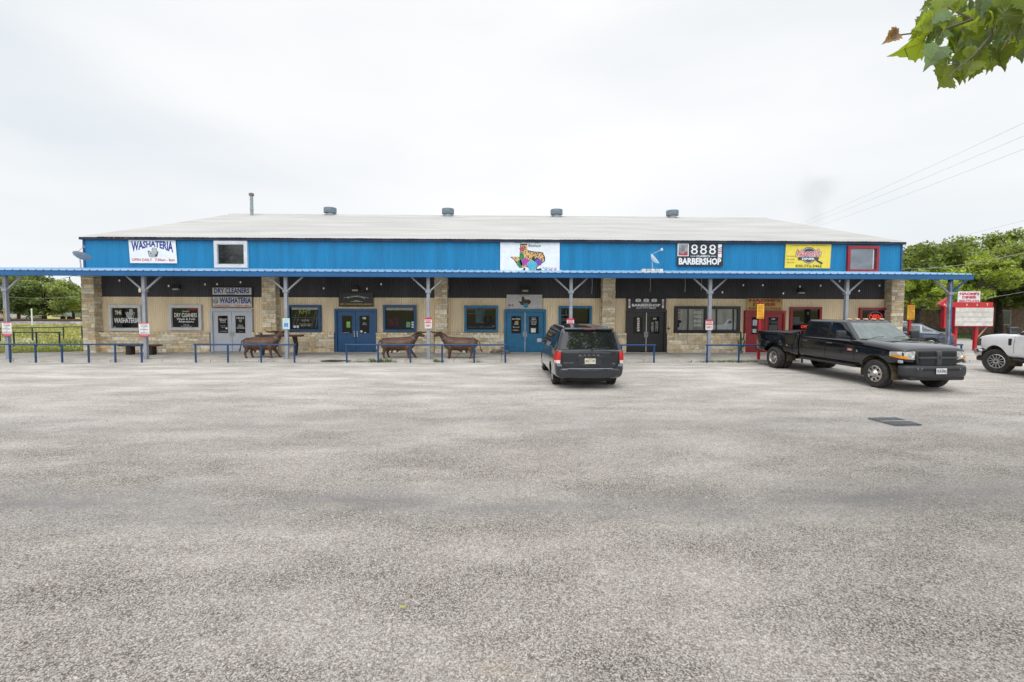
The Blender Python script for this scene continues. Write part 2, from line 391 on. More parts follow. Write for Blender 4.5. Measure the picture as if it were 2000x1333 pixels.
# ================================================================ BUILDING
ZE = FP(962, 469, WY)[1]; ZC = FP(962, 600-60, WY)[1]; ZB = FP(962, 582.5, WY)[1]; ZS = FP(962, 650.5, WY)[1]
print('X', XL, XR, 'ZE', ZE, 'ZB', ZB, 'ZS', ZS, 'scale', (XR-XL)/1595)
DEPTH = 24.0
bld = thing('commercial_building', 'long blue metal shop building with white gable roof and stone pillars', 'building', ((XL+XR)/2, WY, 0))
blue = mat('blue_painted_steel', (.002,.20,.415), .45, 0., var=.10, scale=1.1, stretch=(2,1,.22), spec=.4)
tan = mat('tan_steel', (.84,.69,.475), .55, var=.09, scale=.8, stretch=(1,1,.3))
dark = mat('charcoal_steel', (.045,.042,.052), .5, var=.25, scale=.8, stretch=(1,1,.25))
roofm = mat('white_roof_steel', (.43,.425,.415), .75, var=.08, scale=.8, spec=.2, stretch=(.25,1,1))
def corr(x0, x1, z0, z1, y, period=.1, amp=.012, holes=()):
    """corrugated sheet facing -y"""
    m = MB(); k = 6; n = int((x1-x0)/period*k)
    prof = [0, .6, 1, 1, .6, 0]
    for i in range(n+1):
        x_ = x0 + (x1-x0)*i/n; yy = y - amp*prof[i % k]*2
        m.v += [(x_, yy, z0), (x_, yy, z1)]
    for i in range(n): m.f.append((2*i, 2*i+2, 2*i+3, 2*i+1)); m.c.append(None)
    return m
up = corr(XL, XR, ZB + 1.2, ZE + .02, WY, .105, .009)
obj('upper_wall', up, blue, bld)
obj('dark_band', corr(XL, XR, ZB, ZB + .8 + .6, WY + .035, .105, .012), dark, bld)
obj('lower_wall', corr(XL, XR, ZS - .05, ZB, WY + .03, .105, .012), tan, bld)
core = MB().box(XL+.02, XR-.02, WY+.05, WY+DEPTH, 0, ZE-.05)
obj('side_wall', core, blue, bld)
ZR = FP(977, 423, WY + DEPTH/2)[1]; print('ridge z', ZR)
for xx in (XL+.02, XR-.02): obj('gable_wall', MB().add([(xx-.02, WY+.05, ZE-.06), (xx-.02, WY+DEPTH, ZE-.06), (xx-.02, WY+DEPTH/2, ZR-.05), (xx+.02, WY+.05, ZE-.06), (xx+.02, WY+DEPTH, ZE-.06), (xx+.02, WY+DEPTH/2, ZR-.05)], [(0,1,2),(3,5,4)]), blue, bld)
# corrugated roof, both slopes in one sheet
rf = MB(); n = int((XR-XL+.3)/.22)*4
pr = [0, .018, .026, .018]
for i in range(n+1):
    x_ = XL-.12 + (XR-XL+.24)*i/n; a = pr[i % 4]*.35; sag = .025*sin(x_*.37)+.02*sin(x_*.91+2)
    rag = .02*sin(x_*3.1)+.015*sin(x_*7.7)
    rf.v += [(x_, WY-.22+rag, ZE+.0+a), (x_, WY+DEPTH/4, (ZE*.52+ZR*.5)-ZE*.02+a+sag), (x_, WY+DEPTH/2, ZR+a*.3+sag*.4), (x_, WY+DEPTH+.2, ZE+a)]
for i in range(n):
    for k in range(3): rf.f.append((i*4+k, i*4+4+k, i*4+5+k, i*4+1+k)); rf.c.append(None)
roof = obj('roof', rf, roofm, bld)
obj('ridge_cap', MB().add([(XL-.12, WY+DEPTH/2-.25, ZR-.12), (XR+.12, WY+DEPTH/2-.25, ZR-.12), (XR+.12, WY+DEPTH/2, ZR+.06), (XL-.12, WY+DEPTH/2, ZR+.06), (XR+.12, WY+DEPTH/2+.25, ZR-.01), (XL-.12, WY+DEPTH/2+.25, ZR-.01)], [(0,1,2,3),(3,2,4,5)]), roofm, roof)
obj('eave_strip', MB().box(XL-.1, XR+.1, WY-.16, WY-.045, ZE-.12, ZE-.005), mat('dark_navy_strip', (.02,.025,.05), .6), bld)  # dark navy strip along the top of the wall
ct = MB(); ct.box(XL-.03, XL+.05, WY-.05, WY+.03, ZB+1.2, ZE-.02); ct.box(XR-.05, XR+.03, WY-.05, WY+.03, ZB+1.2, ZE-.02)
obj('corner_trim', ct, mat('dark_blue_trim', (.012,.06,.2), .5), bld)
# ragged rusty bits hanging at the left eave
rg = MB()
for i in range(16):
    x_ = XL + 1.2 + random.random()*1.5; rg.poly([(x_, WY-.24, ZE+.01), (x_+random.uniform(.05,.16), WY-.24, ZE+.01), (x_+.08, WY-.25, ZE-random.uniform(.03,.1))])
obj('rusty_flashing', rg, mat('rust', (.28,.13,.06), .9, var=.4, scale=8), bld)

# ---- stone
stone = attr_mat('limestone')
def scol():
    t = random.random()
    c = [(.80,.68,.48), (.84,.74,.56), (.74,.62,.43), (.88,.80,.64), (.74,.56,.33), (.62,.52,.38)][int(t*6)]
    k = random.uniform(.82, 1.12); return tuple(q*k for q in c)
def stonework(x0, x1, z0, z1, yf, cap=False, side=None, ret=None):
    """ashlar courses on the plane y=yf (facing -y) or, with side=+-1, on the plane x=yf between y=x0..x1"""
    m = MB(); bk = (.34,.28,.20)
    if side is None: m.box(x0, x1, yf+.012, yf+.10, z0, z1, col=bk)
    z = z0; top_ = z1 - (.09 if cap else 0); off = 0
    while z < top_ - .03:
        h = random.choice((.09,.13,.16,.19,.22)); h = min(h, top_ - z)
        if top_ - z - h < .06: h = top_ - z
        x_ = x0 - random.uniform(0, .15)
        while x_ < x1 - .02:
            wd = random.uniform(.22, .62) if h < .17 else random.uniform(.18, .48); a, b_ = max(x_, x0), min(x_+wd, x1)
            if x1 - b_ < .07: b_ = x1
            pr_ = random.uniform(0, .022); hs = [(z, z+h)]
            if h > .18 and random.random() < .3: hs = [(z, z+h*.5), (z+h*.5, z+h)]
            for za, zb in hs:
                if side is None: m.box(a+.006, b_-.006, yf-pr_, yf+.02, za+.006, zb-.006, col=scol())
                elif side > 0: m.box(yf-.02, yf+pr_, a+.006, b_-.006, za+.006, zb-.006, col=scol())
                else: m.box(yf-pr_, yf+.02, a+.006, b_-.006, za+.006, zb-.006, col=scol())
            x_ += wd
            if b_ == x1: break
        z += h
    if cap:
        x_ = x0
        while x_ < x1 - .03:
            wd = random.uniform(.07, .13); b_ = min(x_+wd, x1); m.box(x_+.006, b_-.006, yf-.03, yf+.03, z1-.085, z1, col=tuple(min(1, q*1.1) for q in scol())); x_ += wd
    return m
doors_px = [(413,495),(654.5,736),(984.5,1066),(1222,1301),(1453,1532)]
pil_px = [(160,184),(512,538),(849,873),(1177,1201),(1741,1765)]
YS = WY - .16
def X(px, py=650, Y=WY): return FP(px, py, Y)[0]
cuts = sorted([(X(a), X(b_)) for a, b_ in doors_px] + [(X(a), X(b_)) for a, b_ in pil_px])
wm = MB(); cur = XL
for a, b_ in cuts + [(XR, XR)]:
    if a - cur > .05:
        obj('stone_wainscot', stonework(cur, a, SW-.02, ZS, YS, cap=True), stone, bld)
    cur = max(cur, b_)
for i, (a, b_) in enumerate(pil_px):
    x0, x1 = X(a, 600, WY-.4), X(b_, 600, WY-.4); yf = WY - .4
    zt = ZB + 1.25
    m = stonework(x0, x1, SW-.02, zt, yf)
    for sd_, xx in ((-1, x0), (1, x1)):
        s_ = stonework(yf, WY+.2, SW-.02, zt, xx, side=sd_); m.add(s_.v, s_.f); m.c[-len(s_.f):] = s_.c
    m.box(x0+.02, x1-.02, yf+.09, WY+.2, SW-.02, zt, col=(.3,.25,.18))
    obj('stone_pillar', m, stone, bld)

# ---- windows and doors
def rect(px0, py0, px1, py1, Y):
    cx, cy = (px0+px1)/2, (py0+py1)/2
    return FP(px0, cy, Y)[0], FP(px1, cy, Y)[0], FP(cx, py1, Y)[1], FP(cx, py0, Y)[1]   # x0,x1,z0,z1
def window(px, m, fw=.11, Y=WY-.06, sash=None, gl=None, dep=.11, mull=None):
    x0, x1, z0, z1 = rect(*px, Y)
    f = MB(); y0, y1 = Y-dep*.5, Y+.08
    for a in ((x0, x1, z1-fw, z1), (x0, x1, z0, z0+fw), (x0, x0+fw, z0+fw, z1-fw), (x1-fw, x1, z0+fw, z1-fw)): f.box(a[0], a[1], y0, y1, a[2], a[3])
    if mull:
        for t, wd in mull: xm = x0+(x1-x0)*t; f.box(xm-wd/2, xm+wd/2, y0+.01, y1, z0+fw, z1-fw)
    fr = obj('window', f, m, bld)
    gx = (x0+fw, x1-fw, z0+fw, z1-fw)
    if sash:
        s_ = MB(); k = .035
        for a in ((gx[0], gx[1], gx[3]-k, gx[3]), (gx[0], gx[1], gx[2], gx[2]+k), (gx[0], gx[0]+k, gx[2]+k, gx[3]-k), (gx[1]-k, gx[1], gx[2]+k, gx[3]-k)): s_.box(a[0], a[1], y0+.03, y1-.005, a[2], a[3])
        obj('sash', s_, sash, fr)
    obj('pane', MB().box(gx[0], gx[1], Y+.03, Y+.05, gx[2], gx[3]), gl or glass, fr)
    return fr, gx, Y+.026
def lett(fr, name, m, *items):
    """items: (text, x0,x1,z0,z1,y, kw) in world"""
    mb = MB()
    for it in items:
        if isinstance(it, tuple): mb.text(*it[:6], **(it[6] if len(it) > 6 else {}))
        else: mb.add(it.v, it.f)
    return obj(name, mb, m, fr)
def fr_(g_, u0, u1, v0, v1): return g_[0]+(g_[1]-g_[0])*u0, g_[0]+(g_[1]-g_[0])*u1, g_[2]+(g_[3]-g_[2])*v0, g_[2]+(g_[3]-g_[2])*v1
whf = mat('white_painted_frame', (.62,.62,.63), .5, var=.06)
dkb = mat('royal_blue_paint', (.003,.075,.205), .4, var=.1); teal = mat('teal_paint', (.008,.15,.30), .4, var=.1)
blk = mat('black_paint', (.014,.014,.016), .35, var=.2); rdp = mat('red_paint', (.30,.012,.018), .4, var=.1); lgt = mat('pale_grey_paint', (.50,.53,.58), .45, var=.05)
silv = mat('aluminium_sash', (.5,.5,.5), .4, .5)
B = dict(bold=.02)
def basket(x0, x1, z0, z1, y, dark_=False):
    """washing basket piled with clothes: returns (grey mesh, dark mesh)"""
    a, d = MB(), MB(); w_, h = x1-x0, z1-z0
    P_ = lambda pts: [(x0+u*w_, y, z0+v*h) for u, v in pts]
    a.poly(P_([(0,.62),(.12,.08),(.3,0),(.72,0),(.88,.1),(1,.62),(.7,.70),(.4,.56),(.12,.7)]))
    a.poly([(p, q-.001, r) for p, q, r in P_([(.4,.56),(.42,.95),(.6,1.),(.8,.93),(.82,.6),(.62,.5)])])
    d.poly([(p, q-.002, r) for p, q, r in P_([(.02,.60),(.12,.68),(.2,.62),(.12,.52)])])
    d.poly([(p, q-.002, r) for p, q, r in P_([(.22,.44),(.36,.46),(.35,.38),(.23,.36)])])
    d.poly([(p, q-.002, r) for p, q, r in P_([(.66,.06),(.84,.12),(.96,.58),(.86,.56),(.78,.3),(.7,.34)])])
    d.poly([(p, q-.002, r) for p, q, r in P_([(.38,.62),(.42,.95),(.45,.95),(.41,.6)])])
    d.poly([(p, q-.002, r) for p, q, r in P_([(.80,.6),(.79,.93),(.83,.93),(.84,.6)])])
    d.poly([(p, q-.002, r) for p, q, r in P_([(.04,.5),(.14,.1),(.17,.12),(.08,.5)])])
    for u in (.3,.45,.58): d.poly([(p, q-.002, r) for p, q, r in P_([(u,.05),(u+.012,.05),(u+.012,.34),(u,.34)])])
    return a, d
midg = mat('grey_ink', (.42,.43,.43), .5, var=.1)

# W1: THE WASHATERIA
fr, g_, y = window((214,596,276,646.5), whf, sash=silv)
lett(fr, 'lettering', wink, ('THE', *fr_(g_,.10,.34,.66,.84), y, B), ('WASHATERIA', *fr_(g_,.06,.97,.26,.50), y, dict(bold=.03)), ('o', *fr_(g_,.05,.10,.03,.10), y))
a, d = basket(*fr_(g_,.48,.84,.50,.92), y); obj('basket_picture', a, midg, fr); obj('basket_shadow', d, ink, fr)
# W2: dry cleaners
fr, g_, y = window((331,596,394,645.5), whf, sash=silv)
lett(fr, 'lettering', wink, ("Jewel's", *fr_(g_,.36,.62,.74,.85), y, dict(shear=.3)), ('DRY CLEANERS', *fr_(g_,.08,.90,.52,.72), y, dict(bold=.02)), ('Wash & Fold', *fr_(g_,.16,.82,.38,.48), y, B), ('Alterations', *fr_(g_,.22,.78,.26,.36), y, B),
     ('Fluff & Fold', *fr_(g_,.40,.60,.13,.18), y), ('Washed Dried Folded', *fr_(g_,.30,.70,.06,.11), y))
obj('neon_open', MB().text('OPEN', *fr_(g_,.56,.94,.85,.97), y-.01, bold=.0), mat('dim_neon', (.35,.01,.01), .5, emit=.3), fr)
# upper windows
def sky_tree(fr, g_, y):
    pass
fr, g_, y = window((419,471,484,523.5), whf, fw=.15, Y=WY-.08, sash=silv, gl=mat('grey_glass', (.02,.024,.028), .04, spec=.6, var=.3, scale=.8))
fr, g_, y = window((1654.5,481,1715.5,532), rdp, fw=.13, Y=WY-.08, gl=mat('sky_glass', (.10,.12,.15), .06, spec=1.5, var=.25, scale=1.4, stretch=(1,1,2.2)))
obj('inner_edge', MB().box(g_[1]-.12, g_[1]-.09, y-.005, y+.02, g_[2]+.03, g_[3]-.03), white, fr)
# W3 RMT window
fr, g_, y = window((562.5,596,627,648), dkb, Y=WY-.06)
obj('blind', MB().box(g_[0]+.06, g_[1]-.04, y-.004, y+.002, g_[3]-.12, g_[3]-.02), mat('blind_white', (.4,.4,.4), .6), fr)
lett(fr, 'lettering', mat('lime_ink', (.22,.31,.03), .5), ('RMT', *fr_(g_,.30,.72,.70,.88), y-.006, B), MB().box(*fr_(g_,.30,.74,.24,.27)[:2], y, y+.002, *fr_(g_,.30,.74,.22,.25)[2:]))
sil = MB()
for u in (.05,.16,.42,.72,.84,.92): xx = g_[0]+(g_[1]-g_[0])*u; sil.box(xx, xx+.015, y-.002, y, g_[2]+.1, g_[3]-.15, M=Matrix.Translation((xx,0,g_[2])) @ Matrix.Rotation(R(14), 4, 'Y') @ Matrix.Translation((-xx,0,-g_[2])) if u < .9 else None)
for v in (.42,.52): zz = g_[2]+(g_[3]-g_[2])*v; sil.box(g_[0]+.06, g_[1]-.06, y-.002, y, zz, zz+.012)
obj('pane_reflection_lines', sil, mat('grey_line', (.16,.17,.2), .5), fr)  # reflected trees and cables painted as grey lines on the pane
lett(fr, 'small_signs', wink, MB().box(*fr_(g_,.10,.18,.06,.16)[:2], y, y+.002, *fr_(g_,.1,.2,.06,.17)[2:]), MB().box(*fr_(g_,.21,.29,.06,.16)[:2], y, y+.002, *fr_(g_,.1,.2,.06,.17)[2:]),
     ('15 FM 775', *fr_(g_,.40,.64,.36,.44), y), ('830-581-1505', *fr_(g_,.36,.70,.14,.19), y))
# W4
fr, g_, y = window((748.5,596,813.5,648.5), dkb, Y=WY-.06)
obj('blind', MB().box(g_[0]+.02, g_[1]-.05, y-.004, y+.002, g_[3]-.15, g_[3]-.03), mat('blind_grey', (.35,.34,.32), .6), fr)
obj('green_notice', MB().box(*fr_(g_,.72,.86,.1,.3)[:2], y-.003, y, *fr_(g_,.7,.8,.10,.34)[2:]), mat('green_paper', (.18,.42,.2), .7), fr)
ns = MB()
for v in (.28,.18,.07): ns.box(*fr_(g_,.90,.98,.1,.2)[:2], y-.003, y, *fr_(g_,.1,.2,v,v+.07)[2:])
obj('sticker', ns, wink, fr)
obj('shelf_display', MB().box(*fr_(g_,.08,.45,.1,.5)[:2], y-.001, y+.002, *fr_(g_,.1,.2,.15,.55)[2:]), mat('dim_red', (.06,.012,.015), .7, var=.6, scale=6), fr)
# W5
fr, g_, y = window((907,597,973,648.5), teal, Y=WY-.06)
it = MB(); it.box(*fr_(g_,.30,.62,0,0)[:2], y-.001, y+.002, *fr_(g_,0,0,.30,.97)[2:]); obj('hanging_garment', it, mat('dim_teal', (.05,.09,.09), .7, var=.3, scale=3), fr)
it = MB(); it.box(*fr_(g_,.0,.28,0,0)[:2], y-.001, y+.002, *fr_(g_,0,0,.72,.74)[2:]); it.box(*fr_(g_,.05,.95,0,0)[:2], y-.001, y+.002, *fr_(g_,0,0,.10,.12)[2:]); it.ell(g_[0]+(g_[1]-g_[0])*.92, g_[2]+.15, .07, .05, y-.001); it.ell(g_[0]+(g_[1]-g_[0])*.52, g_[2]+.12, .09, .035, y-.001)
obj('shelf', it, mat('dim_grey', (.12,.13,.14), .6), fr)
it = MB()
for k in range(9): it.ell(g_[0]+(g_[1]-g_[0])*random.uniform(.60,.85), g_[2]+(g_[3]-g_[2])*random.uniform(.2,.6), .08, .09, y-.002-k*.0003)
obj('plant_shape', it, mat('near_black', (.006,.006,.006), .8), fr)
# W6
fr, g_, y = window((1091,598,1155.5,649), teal, Y=WY-.06, mull=((.34,.03),))
it = MB()
for v in (.66,.48,.4): it.box(*fr_(g_,.02,.30,0,0)[:2], y-.001, y+.002, *fr_(g_,0,0,v,v+.03)[2:])
it.box(*fr_(g_,.17,.20,0,0)[:2], y-.002, y+.002, *fr_(g_,0,0,.7,.95)[2:]); obj('shelf', it, mat('dim_grey'.strip(), (.12,.13,.14), .6), fr)
# W7 barber
fr, g_, y = window((1317.5,598.5,1445,650.5), blk, fw=.14, Y=WY-.06, mull=((.205,.03),(.47,.13),(.64,.03),(.90,.03)), gl=mat('curtain_and_light_glass', (.30,.31,.27), .12, var=.2, scale=1.3, stretch=(2.2,1,.35)))  # pale mottling paints curtains and light into the pane colour
pm_ = mat('dim_white', (.62,.64,.62), .6)
ff = MB()
for i, t in enumerate(('- FADES -', '- TAPERS -', '- BRAIDS -', '- BEARDS -')): ff.text(t, *fr_(g_,.26,.42,.76-.2*i,.90-.2*i), y-.004, bold=.02)
obj('lettering', ff, pm_, fr)
st = MB(); x_ = g_[0]
for i in range(3): st.poly([(g_[0]+.01, y-.002, g_[3]-.12-i*.17), (g_[0]+.16, y-.002, g_[3]-.04-i*.17), (g_[0]+.16, y-.002, g_[3]-.10-i*.17), (g_[0]+.01, y-.002, g_[3]-.18-i*.17)])
obj('pole_stripe', st, mat('dim_red2', (.3,.06,.05), .6), fr)
st = MB().ell(g_[0]+.1, g_[3]-.62, .12, .08, y-.003); st.ell(g_[0]+.07, g_[3]-.8, .05, .12, y-.0035); obj('lamp_shape', st, mat('near_black', (.006,.006,.006), .8), fr)
st = MB(); u0, u1, v0, v1 = fr_(g_,.77,.98,.04,.56); st.poly([(u0,y-.002,v0),(u1,y-.002,v0),(u1,y-.002,v0+.3),(u0+.36,y-.002,v1-.02),(u0+.22,y-.002,v1-.05),(u0+.10,y-.002,v0+.30),(u0,y-.002,v0+.24)]); st.poly([(g_[0]+(g_[1]-g_[0])*.55, y-.002, v0), (u0, y-.002, v0), (u0, y-.002, v0+.22), (g_[0]+(g_[1]-g_[0])*.55, y-.002, v0+.2)])
obj('white_display', st, mat('dim_white3', (.42,.46,.48), .5), fr)
st = MB().poly([(u0+.2,y-.004,v0+.27),(u0+.46,y-.004,v0+.3),(u0+.4,y-.004,v1-.1),(u0+.29,y-.004,v1-.12)]); obj('dark_display', st, mat('dim_dark3', (.08,.09,.09), .5), fr)
# W8, W9 red
def neon(fr, g_, y, box_, big):
    a = fr_(g_, *box_); m_ = mat('red_neon', (1.,.05,.03), .5, emit=1.6 if big else .7)
    o = MB().text('OPEN', *a, y-.03, bold=.012); obj('neon_open', o, m_, fr)
    if big:
        cx, cz = (a[0]+a[1])/2, (a[2]+a[3])/2; rx, rz = (a[1]-a[0])*.62, (a[3]-a[2])*.98
        obj('neon_ring', MB().tube([(cx+rx*cos(2*pi*k/24), y-.03, cz+rz*sin(2*pi*k/24)) for k in range(25)], .009, 5), mat('blue_neon', (.35,.12,.3), .5, emit=.5), fr)
fr, g_, y = window((1542.5,600,1604,649), rdp, Y=WY-.06); neon(fr, g_, y, (.34,.66,.08,.22), False)
it = MB(); it.box(*fr_(g_,.04,.30,0,0)[:2], y-.001, y+.002, *fr_(g_,0,0,.35,.62)[2:]); it.ell(g_[0]+(g_[1]-g_[0])*.6, g_[3]-.2, .06, .08, y-.001); obj('inside_shape', it, mat('dim_inside', (.045,.045,.045), .4), fr)
fr, g_, y = window((1678,601.5,1740,650), rdp, Y=WY-.06); neon(fr, g_, y, (.28,.72,.52,.78), True)

def door(px, m, fm, hm, astragal=False, gl=None):
    x0, x1, z0, z1 = rect(*px, WY-.05); z0 = SW
    f = MB(); fw = .105; y0, y1 = WY-.14, WY+.06
    f.box(x0, x0+fw, y0, y1, z0, z1); f.box(x1-fw, x1, y0, y1, z0, z1); f.box(x0+fw, x1-fw, y0, y1, z1-.13, z1)
    fr = obj('double_door', f, fm, bld)
    xm = (x0+x1)/2; outs = []
    for a, b_, s_ in ((x0+fw+.004, xm-.006, 1), (xm+.006, x1-fw-.004, -1)):
        lf = MB().rbox(a, b_, WY-.085, WY-.03, z0+.03, z1-.135, .008, 1); obj('door_leaf', lf, m, fr)
        wd = b_-a; gx0, gx1 = a+wd*.27, b_-wd*.20
        if s_ < 0: gx0, gx1 = a+wd*.20, b_-wd*.27
        gz0, gz1 = z0+(z1-z0)*.44, z0+(z1-z0)*.84
        k = MB(); t = .028
        for q in ((gx0-t, gx1+t, gz1, gz1+t), (gx0-t, gx1+t, gz0-t, gz0), (gx0-t, gx0, gz0, gz1), (gx1, gx1+t, gz0, gz1)): k.box(q[0], q[1], WY-.096, WY-.08, q[2], q[3])
        obj('glazing_bead', k, m, fr)
        obj('door_glass', MB().box(gx0, gx1, WY-.090, WY-.082, gz0, gz1), gl or glass, fr)
        hx = (xm-.07) if s_ > 0 else (xm+.07); hz = z0+(z1-z0)*.42
        hb = MB().rbox(hx-.028, hx+.028, WY-.10, WY-.084, hz-.13, hz+.13, .006, 1); hb.tube([(hx, WY-.10, hz-.09), (hx, WY-.15, hz-.07), (hx, WY-.15, hz+.07), (hx, WY-.10, hz+.09)], .012, 8)
        obj('door_handle', hb, hm, fr, smooth=40)
        outs.append((gx0, gx1, gz0, gz1))
    if astragal: obj('astragal', MB().box(xm-.018, xm+.018, WY-.10, WY-.07, z0+.03, z1-.14), silv, fr)
    obj('threshold', MB().box(x0, x1, WY-.2, WY-.1, SW-.01, SW+.02), silv, fr)
    return fr, outs, WY-.092
def F4(g_, u0, u1, v0, v1): return fr_(g_, u0, u1, v0, v1)
fr, (a, b_), y = door((413,603.5,494.5,690), lgt, lgt, silv)
lett(fr, 'lettering', wink, ('WASH & FOLD', *F4(a,.1,.9,.76,.84), y, B), ('SERVICES', *F4(a,.2,.8,.68,.75), y, B), ('Alterations', *F4(a,.2,.8,.60,.66), y), ('Business Hours', *F4(a,.25,.75,.40,.44), y), ('7:30 - 8', *F4(a,.35,.65,.3,.35), y),
     ('DRY CLEANING', *F4(a,.2,.9,.08,.12), y), MB().ell(*[(F4(a,.85,.85,.28,.28))[k] for k in (0,2)], .045, .05, y),
     ('15633', *F4(b_,.12,.88,.82,.93), y, B), ('U.S. 87', *F4(b_,.36,.66,.70,.78), y, B), ('W', *F4(b_,.4,.62,.62,.68), y), ('Welcome', *F4(b_,.25,.75,.45,.50), y), ('Walk Ins', *F4(b_,.2,.8,.37,.43), y, B), ('NO SMOKING', *F4(b_,.12,.92,.26,.33), y, B), ('Thank you', *F4(b_,.3,.8,.08,.12), y))
fr, (a, b_), y = door((655,603.5,736,690), dkb, dkb, chrome)
lett(fr, 'lettering', wink, ('m', *F4(b_,.34,.68,.80,.92), y, B), ('THE CAR', *F4(b_,.32,.66,.56,.61), y), ('DOCTOR', *F4(b_,.32,.76,.48,.54), y), ('15635 US 87', *F4(a,.1,.7,.02,.06), y), MB().ell(*[(F4(b_,.18,.18,.1,.1))[k] for k in (0,2)], .055, .055, y), MB().box(*F4(b_,.45,.65,0,0)[:2], y, y+.002, *F4(b_,0,0,.01,.05)[2:]))
obj('green_notice', MB().box(*F4(a,.44,.82,0,0)[:2], y-.003, y, *F4(a,0,0,.32,.66)[2:]), mat('lime_paper', (.25,.55,.1), .7), fr)
fr, (a, b_), y = door((984.5,604.5,1066,690), teal, teal, chrome, astragal=True)
lett(fr, 'lettering', wink, ('Small Town', *F4(b_,.3,.7,.88,.94), y), ('GALS', *F4(b_,.28,.74,.78,.86), y, B), ('Tue-Fri 10-5', *F4(b_,.2,.8,.68,.74), y, B), ('Sat 10-3', *F4(b_,.25,.75,.58,.65), y, B), ('CLOSED', *F4(b_,.28,.72,.50,.56), y, B), MB().box(*F4(b_,.22,.70,0,0)[:2], y, y+.002, *F4(b_,0,0,.06,.30)[2:]),
     ('BOUTIQUE', *F4(a,.1,.9,.78,.88), y, B), ('OPEN', *F4(a,.3,.7,.5,.6), y, B), ('Come on in y\'all', *F4(a,.15,.8,.3,.42), y), ('and say howdy', *F4(a,.15,.7,.14,.24), y))
obj('tan_notice', MB().box(*F4(a,.34,.72,0,0)[:2], y-.003, y, *F4(a,0,0,.56,.72)[2:]), mat('tan_paper', (.4,.3,.15), .7), fr)
fr, (a, b_), y = door((1222.5,605.5,1300.5,691), blk, blk, chrome, astragal=True)
lett(fr, 'lettering', wink, ('888', *F4(b_,.33,.67,.84,.92), y, B), MB().box(*F4(a,.42,.66,0,0)[:2], y, y+.002, *F4(a,0,0,.15,.92)[2:]), *[('HOURS LIST', *F4(b_,.14,.40,.14+.07*i,.18+.07*i), y, B) for i in range(8)], *[('9AM - 6PM', *F4(b_,.58,.86,.14+.07*i,.18+.07*i), y, B) for i in range(9)])
st = MB()
for i in range(5):
    p = F4(a,.42,.66,.22+.13*i,.30+.13*i); st.poly([(p[0], y-.003, p[2]), (p[1], y-.003, p[2]+.05), (p[1], y-.003, p[3]+.03), (p[0], y-.003, p[3]-.02)])
obj('pole_stripe', st, mat('dim_red4', (.25,.04,.06), .6), fr)
fr, (a, b_), y = door((1453.5,607,1531.5,691.5), rdp, rdp, silv)
nb = MB().box(*F4(a,.1,.55,0,0)[:2], y-.003, y, *F4(a,0,0,.5,.85)[2:]); nb.box(*F4(a,.65,.98,0,0)[:2], y-.003, y, *F4(a,0,0,.28,.62)[2:]); nb.box(*F4(a,.1,.5,0,0)[:2], y-.003, y, *F4(a,0,0,.08,.3)[2:])
obj('notice', nb, mat('paper', (.5,.52,.56), .7), fr); lett(fr, 'lettering', wink, ('104', *F4(b_,.34,.66,.84,.95), y, B))
obj('corridor_glow', MB().box(*F4(b_,.05,.95,0,0)[:2], y-.001, y+.001, *F4(b_,0,0,.1,.55)[2:]), mat('dim_inside2', (.07,.075,.08), .3), fr)
# ================================================================ SIGNS ON THE FRONT
def sign(name, label, px, m, Y, cat='sign', skew=0., trim=None, group=None, dep=.02, slant=0.):
    x0, x1, z0, z1 = rect(*px, Y)
    t = thing(name, label, cat, ((x0+x1)/2, Y, z0), group=group)
    if slant: p = MB().plate([(x0+slant, z0), (x1+slant*1.1, z0), (x1, z1), (x0, z1)], Y-dep, Y)
    else: p = MB().box(x0, x1, Y-dep, Y, z0, z1)
    pn = obj('panel', p, m, t)
    if trim:
        k = .035; q = MB()
        for a in ((x0, x1, z1-k, z1), (x0, x1, z0, z0+k), (x0, x0+k, z0+k, z1-k), (x1-k, x1, z0+k, z1-k)): q.box(a[0], a[1], Y-dep-.006, Y+.002, a[2], a[3])
        obj('sign_edge', q, trim, t)
    return t, (x0, x1, z0, z1), Y-dep-.004
YB = WY - .05
# washateria banner with letters that stretch to the corners
t, g_, y = sign('banner', 'white banner reading WASHATERIA above the porch roof at the left end of the shops', (252,468,343.5,514.5), white, YB, slant=.05)
x0, x1, z0, z1 = fr_(g_, .06, .95, .0, .94)
def wz(u, v):
    bot = g_[2] + (g_[3]-g_[2]) * (.44 + .25*(1-abs(2*u-1)**1.3)); tp = g_[2]+(g_[3]-g_[2])*.93
    return bot + v*(tp-bot)
obj('lettering', MB().text('WASHATERIA', x0, x1, 0, 1, y, bold=.035, warp=wz), navy, t)
obj('opening_hours', MB().text('OPEN DAILY   7:30am - 8pm', *fr_(g_, .06, .98, .05, .20), y, bold=.02), red, t)
a, d = basket(*fr_(g_, .40, .64, .24, .66), y); obj('basket_picture', a, midg, t); obj('basket_shadow', d, ink, t)
# boutique banner
t, g_, y = sign('banner', 'tall white boutique banner with a spotted state outline and flowers', (977,466.5,1093,536), white, YB, dep=.02)
lc = mat('slate_ink', (.02,.045,.06), .5)
obj('lettering', MB().text('Small  Town  Gals', *fr_(g_, .25,.67,.87,.965), y, bold=.012).text('Boutique', *fr_(g_, .475,.68,.74,.85), y, bold=.012), lc, t)
tex = [(.345,.82),(.455,.82),(.455,.655),(.50,.64),(.56,.62),(.63,.615),(.70,.60),(.715,.54),(.735,.48),(.735,.37),(.69,.31),(.64,.25),(.585,.17),(.58,.06),(.55,.05),(.51,.12),(.47,.20),(.42,.23),(.39,.20),(.35,.19),(.31,.24),(.275,.33),(.245,.40),(.205,.45),(.19,.48),(.335,.475)]
P_ = lambda pts, dy=0: [(g_[0]+(g_[1]-g_[0])*u, y-dy, g_[2]+(g_[3]-g_[2])*v) for u, v in pts]
